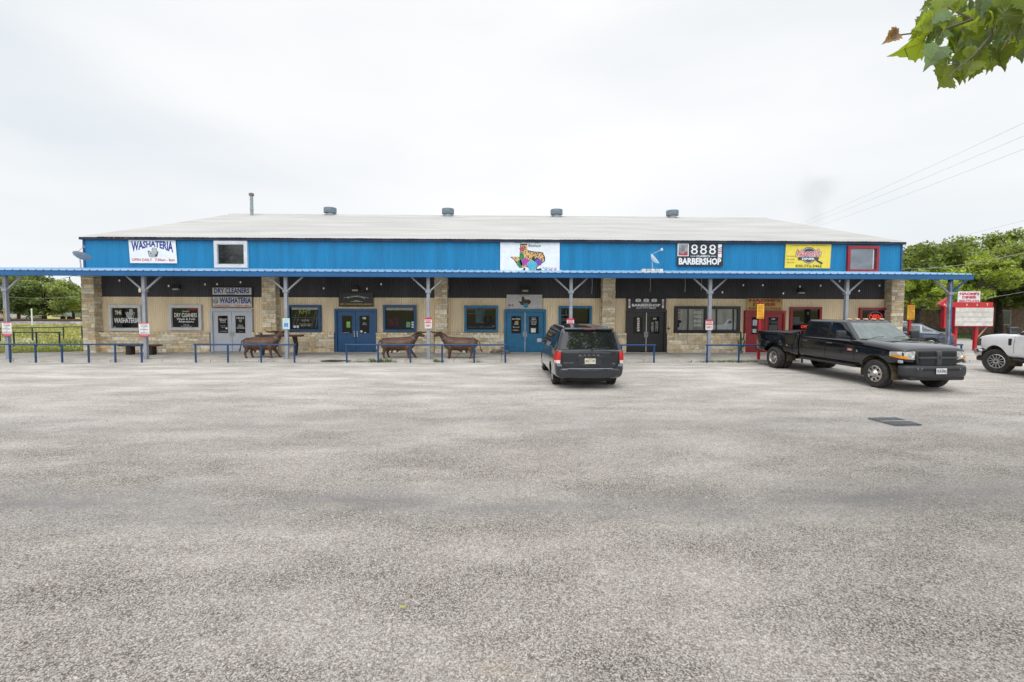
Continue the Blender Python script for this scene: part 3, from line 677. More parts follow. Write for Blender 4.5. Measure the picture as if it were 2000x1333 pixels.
def grow(pts, k):
    cx = sum(p[0] for p in pts)/len(pts); cz = sum(p[1] for p in pts)/len(pts); return [(cx+(p[0]-cx)*k, cz+(p[1]-cz)*k*1.01) for p in pts]
obj('map_outline', MB().poly(P_(grow(tex, 1.07))), ink, t)
def leopard():
    m = bpy.data.materials.new('spotted_print'); m.use_nodes = True; nt = m.node_tree; b = nt.nodes['Principled BSDF']; L = nt.links.new
    tc = nt.nodes.new('ShaderNodeTexCoord'); v = nt.nodes.new('ShaderNodeTexVoronoi'); v.inputs['Scale'].default_value = 13; L(tc.outputs['Object'], v.inputs['Vector'])
    r = nt.nodes.new('ShaderNodeValToRGB'); r.color_ramp.interpolation = 'CONSTANT'; e = r.color_ramp.elements
    e[0].color = (.45,.2,.05,1); e[1].position = .20; e[1].color = (.02,.012,.008,1); q = e.new(.42); q.color = (.68,.40,.16,1)
    L(v.outputs['Distance'], r.inputs[0]); L(r.outputs[0], b.inputs['Base Color']); b.inputs['Roughness'].default_value = .6
    return m
lp = leopard(); obj('map_fill', MB().poly(P_(tex, .002)), lp, t)
def rose(nm, u, v, r, c1, c2, dy):
    m = MB(); c = P_([(u, v)], dy)[0]; W_ = (g_[1]-g_[0])*r
    m.add([(c[0]+W_*(1+.10*sin(5*k*2*pi/30))*cos(2*pi*k/30), c[1], c[2]+W_*(1+.10*sin(5*k*2*pi/30))*sin(2*pi*k/30)) for k in range(30)], [tuple(range(30))]); o = obj(nm, m, c1, t)
    q = MB()
    for s_, rr in enumerate((.85,.62,.4,.2)):
        for k in range(5):
            a0 = k*2*pi/5 + s_*.7; ps = []
            for j in range(5): a = a0 + j*.24; ps.append((c[0]+W_*rr*cos(a), c[1]-.001, c[2]+W_*rr*sin(a)))
            for j in range(4, -1, -1): a = a0 + j*.24; ps.append((c[0]+W_*(rr-.07)*cos(a), c[1]-.001, c[2]+W_*(rr-.07)*sin(a)))
            q.poly(ps)
    obj('petal_line', q, c2, o)
gr = mat('cactus_print', (.02,.25,.08), .6, var=.3, scale=20); grd = mat('leaf_print', (.02,.07,.03), .6)
lf = MB()
for u, v, a in ((.61,.42,.8),(.57,.39,1.4),(.66,.13,.4),(.62,.10,1.8),(.40,.12,1.2),(.55,.44,1.2)):
    c = P_([(u, v)], .003)[0]; lf.ell(c[0], c[2], .12, .055, c[1], a=a)
obj('leaf_print', lf, grd, t)
cc = MB()
for u, v, rx, rz in ((.365,.43,.11,.33),(.335,.29,.12,.20)):
    c = P_([(u, v)], .004)[0]; cc.ell(c[0], c[2], rx, rz, c[1])
obj('cactus_print', cc, gr, t)
rose('flower_print', .365, .70, .042, mat('rose_pink', (.50,.08,.16), .6), mat('rose_pink2', (.25,.03,.10), .6), .006)
rose('flower_print', .42, .35, .062, mat('magenta', (.48,.07,.38), .6), mat('magenta2', (.26,.02,.2), .6), .006)
rose('flower_print', .645, .34, .058, mat('violet', (.20,.08,.42), .6), mat('violet2', (.09,.03,.2), .6), .006)
rose('flower_print', .535, .25, .078, mat('sky_rose', (.10,.50,.66), .6), mat('sky_rose2', (.03,.25,.36), .6), .008)
obj('lettering', MB().text('Follow us on', *fr_(g_, .72,.95,.155,.20), y), lc, t)
for i, (u, m_) in enumerate(((.77, mat('icon_blue', (.02,.2,.5), .5)), (.85, mat('icon_pink', (.45,.08,.3), .5)), (.925, mat('icon_red', (.55,.03,.04), .5)))):
    c = P_([(u, .10)])[0]
    o = obj('web_icon', MB().ell(c[0], c[2], .075, .085, y) if i != 1 else MB().box(c[0]-.07, c[0]+.07, y-.001, y+.001, c[2]-.075, c[2]+.075), m_, t)
    obj('web_letter', MB().text('fop'[i], c[0]-.03, c[0]+.03, c[2]-.05, c[2]+.05, y-.003), wink, o)
# 888 barbershop
def barber_pole(t, x0, x1, z0, z1, y):
    o = obj('barber_pole_picture', MB().rbox(x0, x1, y-.006, y+.002, z0, z1, .003, 1), wink, t)
    for nm, mt, k0 in (('red_stripe', red, 0), ('blue_stripe', navy, 1)):
        q = MB(); h = (z1-z0)
        for i in range(2): zb = z0+h*(.26+.26*i+.13*k0); q.poly([(x0, y-.008, zb), (x1, y-.008, zb+h*.07), (x1, y-.008, zb+h*.13), (x0, y-.008, zb+h*.06)])
        obj(nm, q, mt, o)
t, g_, y = sign('shop_sign', 'large black 888 barbershop sign mounted on the blue wall above the porch', (1321.5,474.5,1411.5,520.5), black, YB, dep=.05)
obj('lettering', MB().text('888', *fr_(g_, .30,.84,.50,.92), y, bold=.0, space=1.15).text('CLASSICS', *fr_(g_, .42,.71,.38,.47), y, bold=.03).text('BARBERSHOP', *fr_(g_, .04,.96,.06,.35), y, bold=.045)
    .box(*fr_(g_,.29,.40,0,0)[:2], y-.001, y+.001, *fr_(g_,0,0,.415,.435)[2:]).box(*fr_(g_,.73,.84,0,0)[:2], y-.001, y+.001, *fr_(g_,0,0,.415,.435)[2:]), wink, t)
barber_pole(t, *fr_(g_, .885,.965,.37,.93), y)
o = obj('picture', MB().box(*fr_(g_,.01,.25,0,0)[:2], y-.006, y+.002, *fr_(g_,0,0,.42,.95)[2:]), wink, t)
obj('picture_field', MB().box(*fr_(g_,.03,.23,0,0)[:2], y-.009, y, *fr_(g_,0,0,.45,.92)[2:]), mat('picture_grey', (.08,.09,.12), .6, var=.6, scale=5, col2=(.4,.38,.36)), o)
obj('picture_red', MB().poly([(q[0], y-.011, q[1]) for q in [(fr_(g_,a,a,b_,b_)[0], fr_(g_,a,a,b_,b_)[2]) for a, b_ in ((.03,.45),(.23,.45),(.23,.60),(.17,.62),(.13,.53),(.03,.58))]]), mat('picture_red', (.45,.06,.07), .6, var=.3, scale=8), o)
# yellow diner banner
yel = mat('yellow_vinyl', (.80,.62,.07), .5, var=.05)
t, g_, y = sign('banner', 'yellow banner for the diner with a round skillet emblem and a phone number', (1534,477.5,1622.5,524.5), yel, YB, slant=-.03)
P_ = lambda pts, dy=0: [(g_[0]+(g_[1]-g_[0])*u, y-dy, g_[2]+(g_[3]-g_[2])*v) for u, v in pts]
c = P_([(.51,.54)])[0]; dg_ = mat('skillet_grey', (.06,.06,.065), .5)
o = obj('emblem', MB().ell(c[0], c[2], .40, .40, y, 32), dg_, t)
obj('emblem_ring', MB().ell(c[0], c[2], .365, .365, y-.001, 32), mat('emblem_light', (.6,.58,.5), .5), o)
obj('emblem_disc', MB().ell(c[0], c[2], .34, .34, y-.002, 32), dg_, o)
obj('emblem_band', MB().poly(P_([(.28,.33),(.72,.33),(.74,.46),(.26,.46)], .003)), dg_, o)
obj('emblem_band_lettering', MB().text('DINER', *fr_(g_, .36,.64,.35,.44), y-.005, bold=.04), wink, o)
obj('script_shadow', MB().text("Naomi's", *fr_(g_, .21,.79,.46,.81), y-.006, bold=.085, shear=.25), dg_, o)
obj('script_edge', MB().text("Naomi's", *fr_(g_, .225,.775,.475,.795), y-.008, bold=.06, shear=.25), mat('cream_pink', (.85,.7,.72), .5), o)
obj('script', MB().text("Naomi's", *fr_(g_, .24,.76,.49,.78), y-.010, bold=.01, shear=.25), red, o)
sk = MB().poly(P_([(.66,.32),(.70,.26),(.80,.16),(.825,.19),(.80,.26),(.70,.34)], .001)); obj('skillet_handle', sk, dg_, o)
tx = MB().text('830-772-3462', *fr_(g_, .22,.80,.035,.15), y, bold=.02).text('Homestyle Breakfast - Lunch and Dinner', *fr_(g_, .11,.88,.92,.965), y)
for i in range(3): tx.text(('We Deliver','We Cater','Take Out')[i], *fr_(g_, .02,.20,.47-.13*i,.53-.13*i), y)
obj('lettering', tx, ink, t)
# small signs over the doors
t, g_, y = sign('shop_sign', 'upper grey sign over the pale double door, reading DRY CLEANERS', (414,561,493,577.5), greyw, YB, trim=black)
obj('lettering', MB().text('DRY CLEANERS', *fr_(g_, .06,.93,.24,.86), y, bold=.03).text("Jewel's", *fr_(g_, .37,.57,.04,.20), y, bold=.01), navy, t)
t, g_, y = sign('shop_sign', 'lower sign over the pale double door, WASHATERIA with a basket', (414,579,493.5,601), greyw, YB, trim=black)
obj('lettering', MB().text('WASHATERIA', *fr_(g_, .19,.97,.36,.90), y, bold=.035), navy, t)
obj('opening_hours', MB().text('OPEN DAILY    7:30am - 8pm', *fr_(g_, .07,.94,.08,.24), y, bold=.02), red, t)
a, d = basket(*fr_(g_, .02,.165,.32,.9), y); obj('basket_picture', a, midg, t); obj('basket_shadow', d, ink, t)
t, g_, y = sign('shop_sign', 'black sign with rounded corners above the royal blue double door', (662,572,729.5,599.5), black, YB)
P_ = lambda pts, dy=0: [(g_[0]+(g_[1]-g_[0])*u, y-dy, g_[2]+(g_[3]-g_[2])*v) for u, v in pts]
x0, x1, z0, z1 = fr_(g_, .24,.76,.52,.66)
obj('lettering', MB().text('The Community Cowboy', x0, x1, z0, z1, y, bold=.02, shear=.2, warp=lambda u, v: z0+v*(z1-z0)+.10*(1-(2*u-1)**2)).poly(P_([(.14,.62),(.30,.73),(.30,.72),(.14,.60)])).poly(P_([(.86,.62),(.70,.73),(.70,.72),(.86,.60)])), wink, t)
obj('emblem', MB().poly(P_([(.30,.36),(.42,.40),(.48,.46),(.54,.46),(.60,.40),(.72,.36),(.60,.345),(.42,.345)])), mat('dim_silver', (.35,.35,.35), .5), t)
obj('yellow_lettering', MB().text('DENT, CUSTOM & PAINT REPAIR, AND MORE!', *fr_(g_, .04,.96,.09,.24), y, bold=.02), mat('yellow_ink', (.50,.36,.03), .5), t)
t, g_, y = sign('shop_sign', 'grey panel with a brown state map above the teal double door', (989.5,576,1059,603.5), mat('dull_white_board', (.56,.54,.53), .5, var=.06), YB)
P_ = lambda pts, dy=0: [(g_[0]+(g_[1]-g_[0])*u, y-dy, g_[2]+(g_[3]-g_[2])*v) for u, v in pts]
tx2 = [(.32+(u-.19)*.66, .10+(v-.05)*.98) for u, v in tex]
obj('map_print', MB().poly(P_(tx2)), mat('brown_print', (.085,.045,.03), .6, var=.4, scale=14), t)
c = P_([(.535,.24)], .002)[0]; obj('flower_print', MB().ell(c[0], c[2], .13, .12, c[1]), mat('sky_rose3', (.06,.3,.42), .6, var=.3, scale=15), t)
obj('lettering', MB().text('Small Town Gals', *fr_(g_, .35,.63,.88,.96), y), lc, t)
for i, (u, m_) in enumerate(((.08, navy), (.165, mat('icon_pink2', (.3,.06,.08), .5)))):
    c = P_([(u, .24)])[0]; o = obj('web_icon', MB().ell(c[0], c[2], .055, .065, y), m_, t); obj('web_letter', MB().text('fo'[i], c[0]-.02, c[0]+.02, c[2]-.04, c[2]+.04, y-.003), wink, o)
t, g_, y = sign('shop_sign', 'black 888 barbershop sign directly over the black double door', (1223,583,1300,605), black, YB, dep=.04)
obj('lettering', MB().text('888', *fr_(g_, .22,.78,.66,.96), y, bold=.03, space=1.3).text('CLASSICS', *fr_(g_, .37,.63,.54,.62), y).text('BARBERSHOP', *fr_(g_, .14,.86,.26,.50), y, bold=.05).text('830-777-8888', *fr_(g_, .25,.75,.08,.19), y, bold=.03), wink, t)
barber_pole(t, *fr_(g_, .05,.10,.12,.92), y); barber_pole(t, *fr_(g_, .90,.95,.12,.92), y)
t, g_, y = sign('shop_sign', 'faded mustard board with red words above the red double door', (1459,583.5,1527,606.5), mat('mustard_board', (.50,.34,.10), .6, var=.15, scale=3), YB)
obj('lettering', MB().text("NAOMI'S", *fr_(g_, .05,.95,.70,.98), y, bold=.05).text('DINER', *fr_(g_, .16,.84,.36,.64), y, bold=.05).text('830-772-3462', *fr_(g_, .04,.96,.05,.28), y, bold=.03), mat('faded_red', (.32,.05,.03), .6), t)

# wall lamps
def lamp(px, py, label):
    x_, z = FP(px, py, WY-.1)
    t = thing('wall_lamp', label, 'wall lamp', (x_, WY-.02, z), group='wall lamps under the porch')
    obj('lamp_housing', MB().rbox(-.17, .17, -.20, .0, -.02, .14, .02, 2, hull=lambda c: Vector((c.x, c.y*(1 if c.z < .06 else .55), c.z))), mat('bronze_housing', (.05,.04,.035), .5), t, world=False)
    obj('lamp_lens', MB().rbox(-.14, .14, -.175, -.02, -.10, -.02, .02, 1), mat('lamp_lens', (.5,.46,.38), .3), t, world=False)
lamp(344, 563, 'bronze wall lamp between the DRY CLEANERS window and the left porch post')
lamp(694, 565, 'bronze wall lamp above the black sign of the royal blue door')
lamp(1026, 566, 'bronze wall lamp above the grey map sign of the teal door')
lamp(1565, 570, 'bronze wall lamp above the red framed window beside the red door')
x_, z = FP(1306, 641, WY); t = thing('outlet_box', 'small dark outlet box on the tan wall right of the black door', 'outlet', (x_, WY-.01, z))
obj('box', MB().rbox(-.05, .05, -.06, .02, -.06, .06, .008, 1), blk, t, world=False); obj('cover', MB().rbox(-.055, .055, -.075, -.058, -.01, .06, .006, 1), galv, t, world=False)

# ================================================================ PORCH ROOF
post_x = [FP(p, 640, PY)[0] for p in (14.5, 284, 560, 837, 1114.5, 1385, 1651, 1852.5)]
sp_ = post_x[2]-post_x[1]
post_x = [post_x[0]-sp_] + post_x
CX0, CX1 = post_x[0]-1.2, FP(1903, 545, CY-.05)[0]
ZF0, ZF1 = FP(952, 542.5, CY-.02)[1], FP(952, 533.0, CY-.02)[1]
print('posts', [round(a, 2) for a in post_x], 'fascia', ZF0, ZF1)
pb = mat('canopy_blue', (.004,.10,.28), .42, var=.08, scale=1); pg = mat('post_grey_blue', (.28,.305,.345), .5, var=.1, scale=3)
can = thing('porch_roof', 'long blue metal porch roof on square steel posts along the shops', 'porch roof', (post_x[4], PY, 0))
yf = CY - .02
fa = MB()
fa.rbox(CX0, CX1, yf-.02, yf+.10, ZF0, ZF1, .012, 1)
obj('fascia', fa, pb, can)
rs = MB(); k = .305; nn = int((CX1-CX0)/k); ZW = ZF1 + .36; yb = WY - .03
prof = [(0,0), (.05,0), (.075,.035), (.105,.035), (.13,0)]
i = 0; xx = []
while CX0 + i*k < CX1 - .02:
    for dx, dz in prof: xx.append((min(CX0 + i*k + dx, CX1), dz))
    i += 1
xx.append((CX1, 0))
for x_, dz in xx: rs.v += [(x_, yf-.05, ZF1+.012+dz), (x_, yb, ZW+dz)]
for i in range(len(xx)-1): rs.f.append((2*i, 2*i+2, 2*i+3, 2*i+1)); rs.c.append(None)
obj('roof_sheet', rs, mat('pale_roof_sheet', (.27,.46,.68), .35, var=.06, scale=1, spec=.5), can)
bm_ = MB()
for a in (.35, 1.2, 2.1, 3.0): 
    z_ = ZF1 - .03 + .36*a/(yb-yf); bm_.box(CX0, CX1, yf+a, yf+a+.06, z_-.10, z_)
obj('purlins', bm_, pg, can)
pxs = thing_posts = []
for i, x_ in enumerate(post_x):
    p = MB(); wd = .064
    p.box(x_-wd, x_+wd, PY-wd, PY+wd, SW-.02, ZF1-.06)
    last = i == len(post_x)-1
    po = obj('post', p, pb if last else pg, can)
    obj('base_plate', MB().box(x_-.14, x_+.14, PY-.14, PY+.14, SW-.01, SW+.015), pg, po)
    if i == 1 or last:
        o = MB().box(x_-wd-.003, x_-wd+.07, PY-wd-.003, PY+wd, SW+.03 if last else SW+.75, ZF0-.1); obj('weathered_face', o, mat('worn_grey_paint', (.27,.29,.33), .6, var=.3, scale=3), po)
    if i == 1: obj('rust_patch', MB().box(x_-wd-.005, x_-.01, PY-wd-.006, PY, 1.75, 2.15), mat('rust_orange', (.42,.19,.06), .8, var=.3, scale=9), po)
    for s_ in (-1, 1):
        b_ = MB(); q = .031; dx = .62; dz = .56
        M_ = Matrix.Translation((x_+s_*wd, PY, ZF0-dz)) @ Matrix.Rotation(s_*atan2(dx, dz), 4, 'Y')
        b_.box(-q, q, -q, q, -.02, sqrt(dx*dx+dz*dz)+.03, M=M_)
        obj('brace', b_, pb if (last and s_ > 0) else pg, po)
    obj('brace_plate', MB().rbox(x_-.11, x_+.11, PY-.09, PY+.09, ZF0-.64, ZF0-.52, .01, 1), pg, po)
    obj('tie_beam', MB().box(x_-.04, x_+.04, 0, WY-.06-PY-wd, -.1, .0, M=Matrix.Translation((0, PY+wd, ZF1-.02)) @ Matrix.Rotation(atan2(.28, WY-PY-.1), 4, 'X')), pg, po)
# conduit box seen on two posts
for i in (2,):
    x_ = post_x[i]; obj('junction_box', MB().rbox(x_-.14, x_-.05, PY-.13, PY-.085, ZF0-.66, ZF0-.5, .01, 1), mat('cream_box', (.6,.55,.4), .5), can)

# string lights: a cord and bulbs per run
def string_run(label, pts, bulbs):
    P = [Vector((*FP(px, py, Y)[:1], Y, FP(px, py, Y)[1])) for px, py, Y in pts]
    path = []
    for a, b_ in zip(P, P[1:]):
        sag = .16*(b_-a).length/3
        for k in range(8): u = k/8; q = a.lerp(b_, u); q.z -= sag*4*u*(1-u)*.5; path.append(q)
    path.append(P[-1])
    t = thing('string_light', label, 'string light', tuple(P[0]), group='string lights under the porch')
    obj('cord', MB().tube(path, .008, 5), mat('black_cord', (.02,.02,.02), .6), t)
    for bx in bulbs:
        q = path[int(bx*(len(path)-1))]
        o = obj('bulb', MB().lathe([(.004,-.17),(.025,-.155),(.034,-.13),(.03,-.10),(.014,-.075)], 10, M=Matrix.Translation(q)), mat('clear_bulb', (.72,.72,.70), .15, emit=.05), t, smooth=60)
        obj('bulb_socket', MB().lathe([(.016,-.08),(.018,-.06),(.016,-.0)], 8, M=Matrix.Translation(q)), blk, o)
string_run('string of bulbs hanging from the porch roof beyond the left gable end', [(40,557.5,19.9),(84,552.5,20.2),(143,539,20.6),(200,543,20.8)], (.35,.64))
string_run('string of bulbs between the left post and the DRY CLEANERS sign', [(222,540,20.4),(310,553,20.2),(386,549,20.4),(424,550,20.4),(476,545,20.6)], (.05,.34,.62,.77,.97))
string_run('string of bulbs across the bay of the royal blue door', [(600,545,20.4),(632,558,20.4),(712,560,20.6),(749,548,20.4),(800,541,20.4)], (.25,.55,.74))
string_run('string of bulbs in front of the red door and its wall lamp', [(1390,541,20.2),(1411,566,20.0),(1452,552,20.2),(1490,552,20.2),(1530,568,20.0),(1567,552,20.3)], (.20,.4,.6,.8,.98))
string_run('string of bulbs around the right hand braced post', [(1603,553,20.3),(1640,544,20.2),(1678,563,20.0),(1718,553,20.4),(1745,541,20.6)], (.02,.28,.5,.76))
# hanging wires between barber sign and post
for i, (px, py0, py1) in enumerate(((1156,541,575),(1270,543,570),(1338,543,571),(1370,545,567))):
    a = FP(px, py0, 20.5); b_ = FP(px, py1, 20.5)
    t = thing('hanging_wire', ('loose pale wire hanging under the porch left of the third stone pillar', 'loose pale wire hanging in front of the black barbershop door sign', 'loose pale wire hanging left of the barbershop window post', 'shortest loose wire, beside the post at the barbershop window')[i], 'wire', (a[0], 20.5, b_[1]))
    obj('wire', MB().tube([(a[0], 20.5, a[1]+.3), (a[0]+.02, 20.5, (a[1]+b_[1])/2), (b_[0]-.01, 20.5, b_[1])], .009, 5), mat('pale_wire', (.5,.48,.47), .6), t)

# signs on the posts
wb = mat('post_sign_white', (.72,.72,.74), .45); rb_ = mat('post_sign_red', (.58,.02,.06), .45, var=.05)
def post_sign(px, kind, label):
    Y = PY-.10; x0, x1, z0, z1 = rect(*px, Y)
    t = thing('parking_sign', label, 'parking sign', ((x0+x1)/2, Y, z0), group='parking signs on the porch posts')
    obj('panel', MB().plate([(x0+.02,z0),(x1-.02,z0),(x1,z0+.02),(x1,z1-.02),(x1-.02,z1),(x0+.02,z1),(x0,z1-.02),(x0,z0+.02)], Y-.008, Y), wb, t)
    g_ = (x0, x1, z0, z1); y = Y-.011
    q = MB()
    if kind == 'long':
        q.box(x0, x1, y-.001, y+.001, z0, z0+(z1-z0)*.17); q.box(x0, x1, y-.001, y+.001, z1-(z1-z0)*.05, z1)
        q.text('PARKING', *fr_(g_, .12,.88,.86,.93), y)
        k = MB().text('CUSTOMERS', *fr_(g_, .14,.86,.73,.80), y, bold=.03).text('OF', *fr_(g_, .44,.56,.60,.66), y, bold=.02).text('THE MARKET', *fr_(g_, .10,.90,.47,.54), y, bold=.03).text('&', *fr_(g_, .44,.54,.35,.42), y).text('MARKETPLACE', *fr_(g_, .12,.88,.23,.31), y, bold=.03)
        obj('lettering', k, mat('grey_text', (.12,.12,.16), .5), t)
        obj('white_lettering', MB().text('TOWING ENFORCED', *fr_(g_, .12,.88,.05,.11), y-.003), wink, t)
    else:
        q.box(x0, x1, y-.001, y+.001, z1-(z1-z0)*.15, z1); q.box(x0+.02, x1-.02, y-.001, y+.001, z0+(z1-z0)*.49, z0+(z1-z0)*.58)
        q.text('CUSTOMER', *fr_(g_, .1,.9,.70,.80), y, bold=.02).text('PARKING', *fr_(g_, .12,.88,.60,.68), y, bold=.02).text('ONLY', *fr_(g_, .12,.88,.16,.38), y, bold=.04)
    obj('red_print', q, rb_, t); return t
post_sign((4.5,629.5,23,656.5), 'long', 'white parking sign with red foot on the leftmost porch post')
post_sign((272,631,292,658), 'long', 'white parking sign with red foot on the porch post beside the WASHATERIA window')
post_sign((829.5,621,843.5,642), 'only', 'red and white ONLY sign on the porch post between the two facing bulls')
post_sign((1107,622.5,1121,643), 'only', 'red and white sign on the porch post behind the minivan roof')
post_sign((1378,624.5,1392,645), 'only', 'red and white ONLY sign on the porch post at the barbershop window')
Y = PY-.10; x0, x1, z0, z1 = rect(552,622,566,643.5, Y)
t = thing('accessible_parking_sign', 'pale blue wheelchair parking sign on the porch post behind the left bull', 'parking sign', ((x0+x1)/2, Y, z0))
obj('panel', MB().rbox(x0, x1, Y-.01, Y, z0, z1, .004, 1), mat('pale_green_sheet', (.50,.68,.70), .4), t)
o = obj('blue_square', MB().box(x0+.07, x1-.07, Y-.014, Y-.009, z0+.1, z0+.26), mat('sign_blue', (.01,.16,.62), .45), t)
cx = (x0+x1)/2; q = MB().ell(cx, z0+.225, .015, .015, Y-.017, 10); q.tube([(cx+.035*cos(a), Y-.016, z0+.15+.035*sin(a)) for a in [R(200+i*28) for i in range(8)]], .005, 4); q.tube([(cx, Y-.016, z0+.21), (cx+.002, Y-.016, z0+.165), (cx+.035, Y-.016, z0+.165), (cx+.045, Y-.016, z0+.125)], .006, 4)
obj('wheelchair_symbol', q, wink, t)

# ================================================================ RAILS
railb = mat('rail_blue', (.006,.055,.165), .42, var=.15, scale=3)
def rail(label, xs_, Y, h=.74, m=railb, r=.032, ends=True, Y2=None, name='hitching_rail', group='blue pipe rails along the kerb', z=0):
    ysq = lambda i: Y if Y2 is None else Y + (Y2-Y)*i/(len(xs_)-1)
    t = thing(name, label, 'rail', ((xs_[0]+xs_[-1])/2, Y, z), group=group)
    P = [(a, ysq(i), z+h) for i, a in enumerate(xs_)]
    e0 = Vector(P[0]) - (Vector(P[1])-Vector(P[0])).normalized()*.06; e1 = Vector(P[-1]) + (Vector(P[-1])-Vector(P[-2])).normalized()*.06
    obj('top_rail', MB().tube([e0, *P, e1], r, 10), m, t, smooth=50)
    for i, a in enumerate(xs_): obj('rail_post', MB().tube([(a, ysq(i), z-.03), (a, ysq(i), z+h-r*.5)], r*1.12, 10), m, t, smooth=50)
    return t
rY = 18.95
gx = lambda *p: [FP(a, 690, rY)[0] for a in p]
rail('longest blue pipe rail, in front of the washateria window at the left edge', [FP(19,690,rY)[0]-2*1.15, *gx(19.5,69.5,121,173,225,276.5)], rY)
rail('blue pipe rail in front of the left bull and the pale double door', gx(382,445,510,575), rY)
rail('blue pipe rail in front of the two facing bulls', gx(677,738.5,801.5,863.5,926,987), rY)
rail('blue pipe rail running behind the minivan to the black door', gx(1088,1150,1213.5,1277.5), rY)
rail('blue pipe rail below the barbershop window, left of the black pickup', gx(1381,1443,1505,1567), rY)
rail('short blue pipe rail beyond the nose of the black pickup', [FP(a, 690, 19.3)[0] for a in (1760,1818,1877)], 19.3)
dkr = mat('dark_green_blue_pipe', (.006,.03,.05), .5)
rail('dark pipe rail in the grass left of the building, nearer of the two', [FP(a, 660, 26.5)[0] for a in (-16,27,71,116)], 26.5, .80, dkr, .035, name='field_rail', group='dark pipe rails in the grass')
rail('dark pipe rail in the grass left of the building, farther of the two', [FP(a, 660, 30+i*.2)[0] for i, a in enumerate((0,44,88,127))], 30, .86, dkr, .035, Y2=32.5, name='field_rail', group='dark pipe rails in the grass')
rail('dark pipe rail stub in the grass just left of the stone corner', [FP(a, 660, 31.5)[0] for a in (160.5,195)], 31.5, .9, dkr, .035, name='field_rail', group='dark pipe rails in the grass')

# ================================================================ ROOF ITEMS
def on_ridge(px): 
    Yr = WY+DEPTH/2; return FP(px, 425, Yr)[0], Yr
for px, lb in ((645,'leftmost of the four grey turbine vents on the roof ridge'),(875,'second of the four grey roof vents, above the gap between the bulls and the boutique'),(1087,'third of the four grey roof vents, above the boutique banner'),(1313,'rightmost of the four grey roof vents, left of the 888 sign')):
    x_, Yr = on_ridge(px)
    t = thing('roof_vent', lb, 'roof vent', (x_, Yr, ZR), group='round vents on the roof ridge')
    obj('vent_neck', MB().lathe([(.27,-.1),(.27,.2)], 20), galv, t, world=False, smooth=40)
    obj('vent_cap', MB().lathe([(.27,.15),(.44,.14),(.45,.16),(.45,.50),(.43,.52),(.0,.56)], 24), mat('blue_grey_vent', (.17,.23,.28), .5, .2, var=.1), t, world=False, smooth=30)
x_, Yr = FP(491.5, 400, WY+DEPTH/2-.5)[0], WY+DEPTH/2-.5
t = thing('flue_pipe', 'thin tall flue pipe with a cap near the left end of the roof', 'chimney pipe', (x_, Yr, ZR-.1))
obj('pipe', MB().lathe([(.11,-.2),(.11,1.35)], 12), mat('flue_metal', (.28,.33,.37), .5, .3), t, world=False, smooth=40)
obj('pipe_cap', MB().lathe([(.09,1.32),(.17,1.34),(.17,1.50),(.02,1.56)], 14), mat('flue_cap', (.16,.14,.13), .6), t, world=False, smooth=30)
obj('pipe_band', MB().lathe([(.125,.35),(.13,.37),(.13,.42),(.125,.44)], 12), galv, t, world=False)
def dish(name, label, loc, rz, tilt, size, m, back, tx_=0.):
    t = thing(name, label, 'satellite dish', loc, rz)
    M_ = Matrix.Translation((0,0,.62)) @ Matrix.Rotation(tx_, 4, 'X') @ Matrix.Rotation(tilt, 4, 'Y')
    prof = [(0.0, 0), (size*.3, .012), (size*.6, .05), (size*.85, .10), (size, .145), (size, .157), (size*.85, .112), (size*.6, .062), (0.0, .012)]
    obj('reflector', MB().lathe(prof, 28, M=M_ @ Matrix.Scale(.86, 4, (0,1,0))), m, t, world=False, smooth=40)
    obj('mast', MB().tube([(0,0,-.02),(0,0,.35),(-.02,0,.6)], .025, 8), galv, t, world=False, smooth=50)
    tip = M_ @ Vector((-size*.5, 0, .62)); st_ = M_ @ Vector((-size*.95, 0, .1))
    arm = obj('feed_arm', MB().tube([st_, tip], .014, 6), galv, t, world=False)
    obj('feed_horn', MB().lathe([(.0,-.06),(.045,-.05),(.055,.04),(.0,.06)], 12, M=Matrix.Translation(tip)), m, arm, world=False, smooth=50)
    return t
a = FP(150, 531, 20.6)
dish('satellite_dish', 'grey satellite dish on the porch roof at the left corner of the building', (a[0], 20.8, a[1]-.02), R(10), R(10), .36, mat('dish_grey', (.24,.25,.28), .5), True, R(-32))
a = FP(1270, 533, 20.9)
dish('satellite_dish', 'white satellite dish edge-on, standing on the porch roof left of the 888 sign', (a[0], 20.6, a[1]-.12), R(-15), R(50), .27, mat('dish_white', (.75,.76,.78), .4), True)
a0, a1 = FP(1247, 533, 20.5), FP(1288, 533, 20.5)
t = thing('ballast_frame', 'low pale frame of blocks under the white satellite dish', 'frame', ((a0[0]+a1[0])/2, 20.3, a0[1]+.03))
w_ = (a1[0]-a0[0])/2
obj('tray', MB().box(-w_, w_, -.3, .3, -.06, .0), mat('pale_tray', (.66,.66,.66), .6), t, world=False)
for k in range(5): obj('block', MB().rbox(-w_+.05+k*w_*.4, -w_+.05+k*w_*.4+w_*.28, -.28, -.05, .0, .10, .01, 1), mat('block_grey', (.5,.49,.47), .8) if k % 2 else mat('pale_block', (.68,.68,.66), .7), t, world=False)

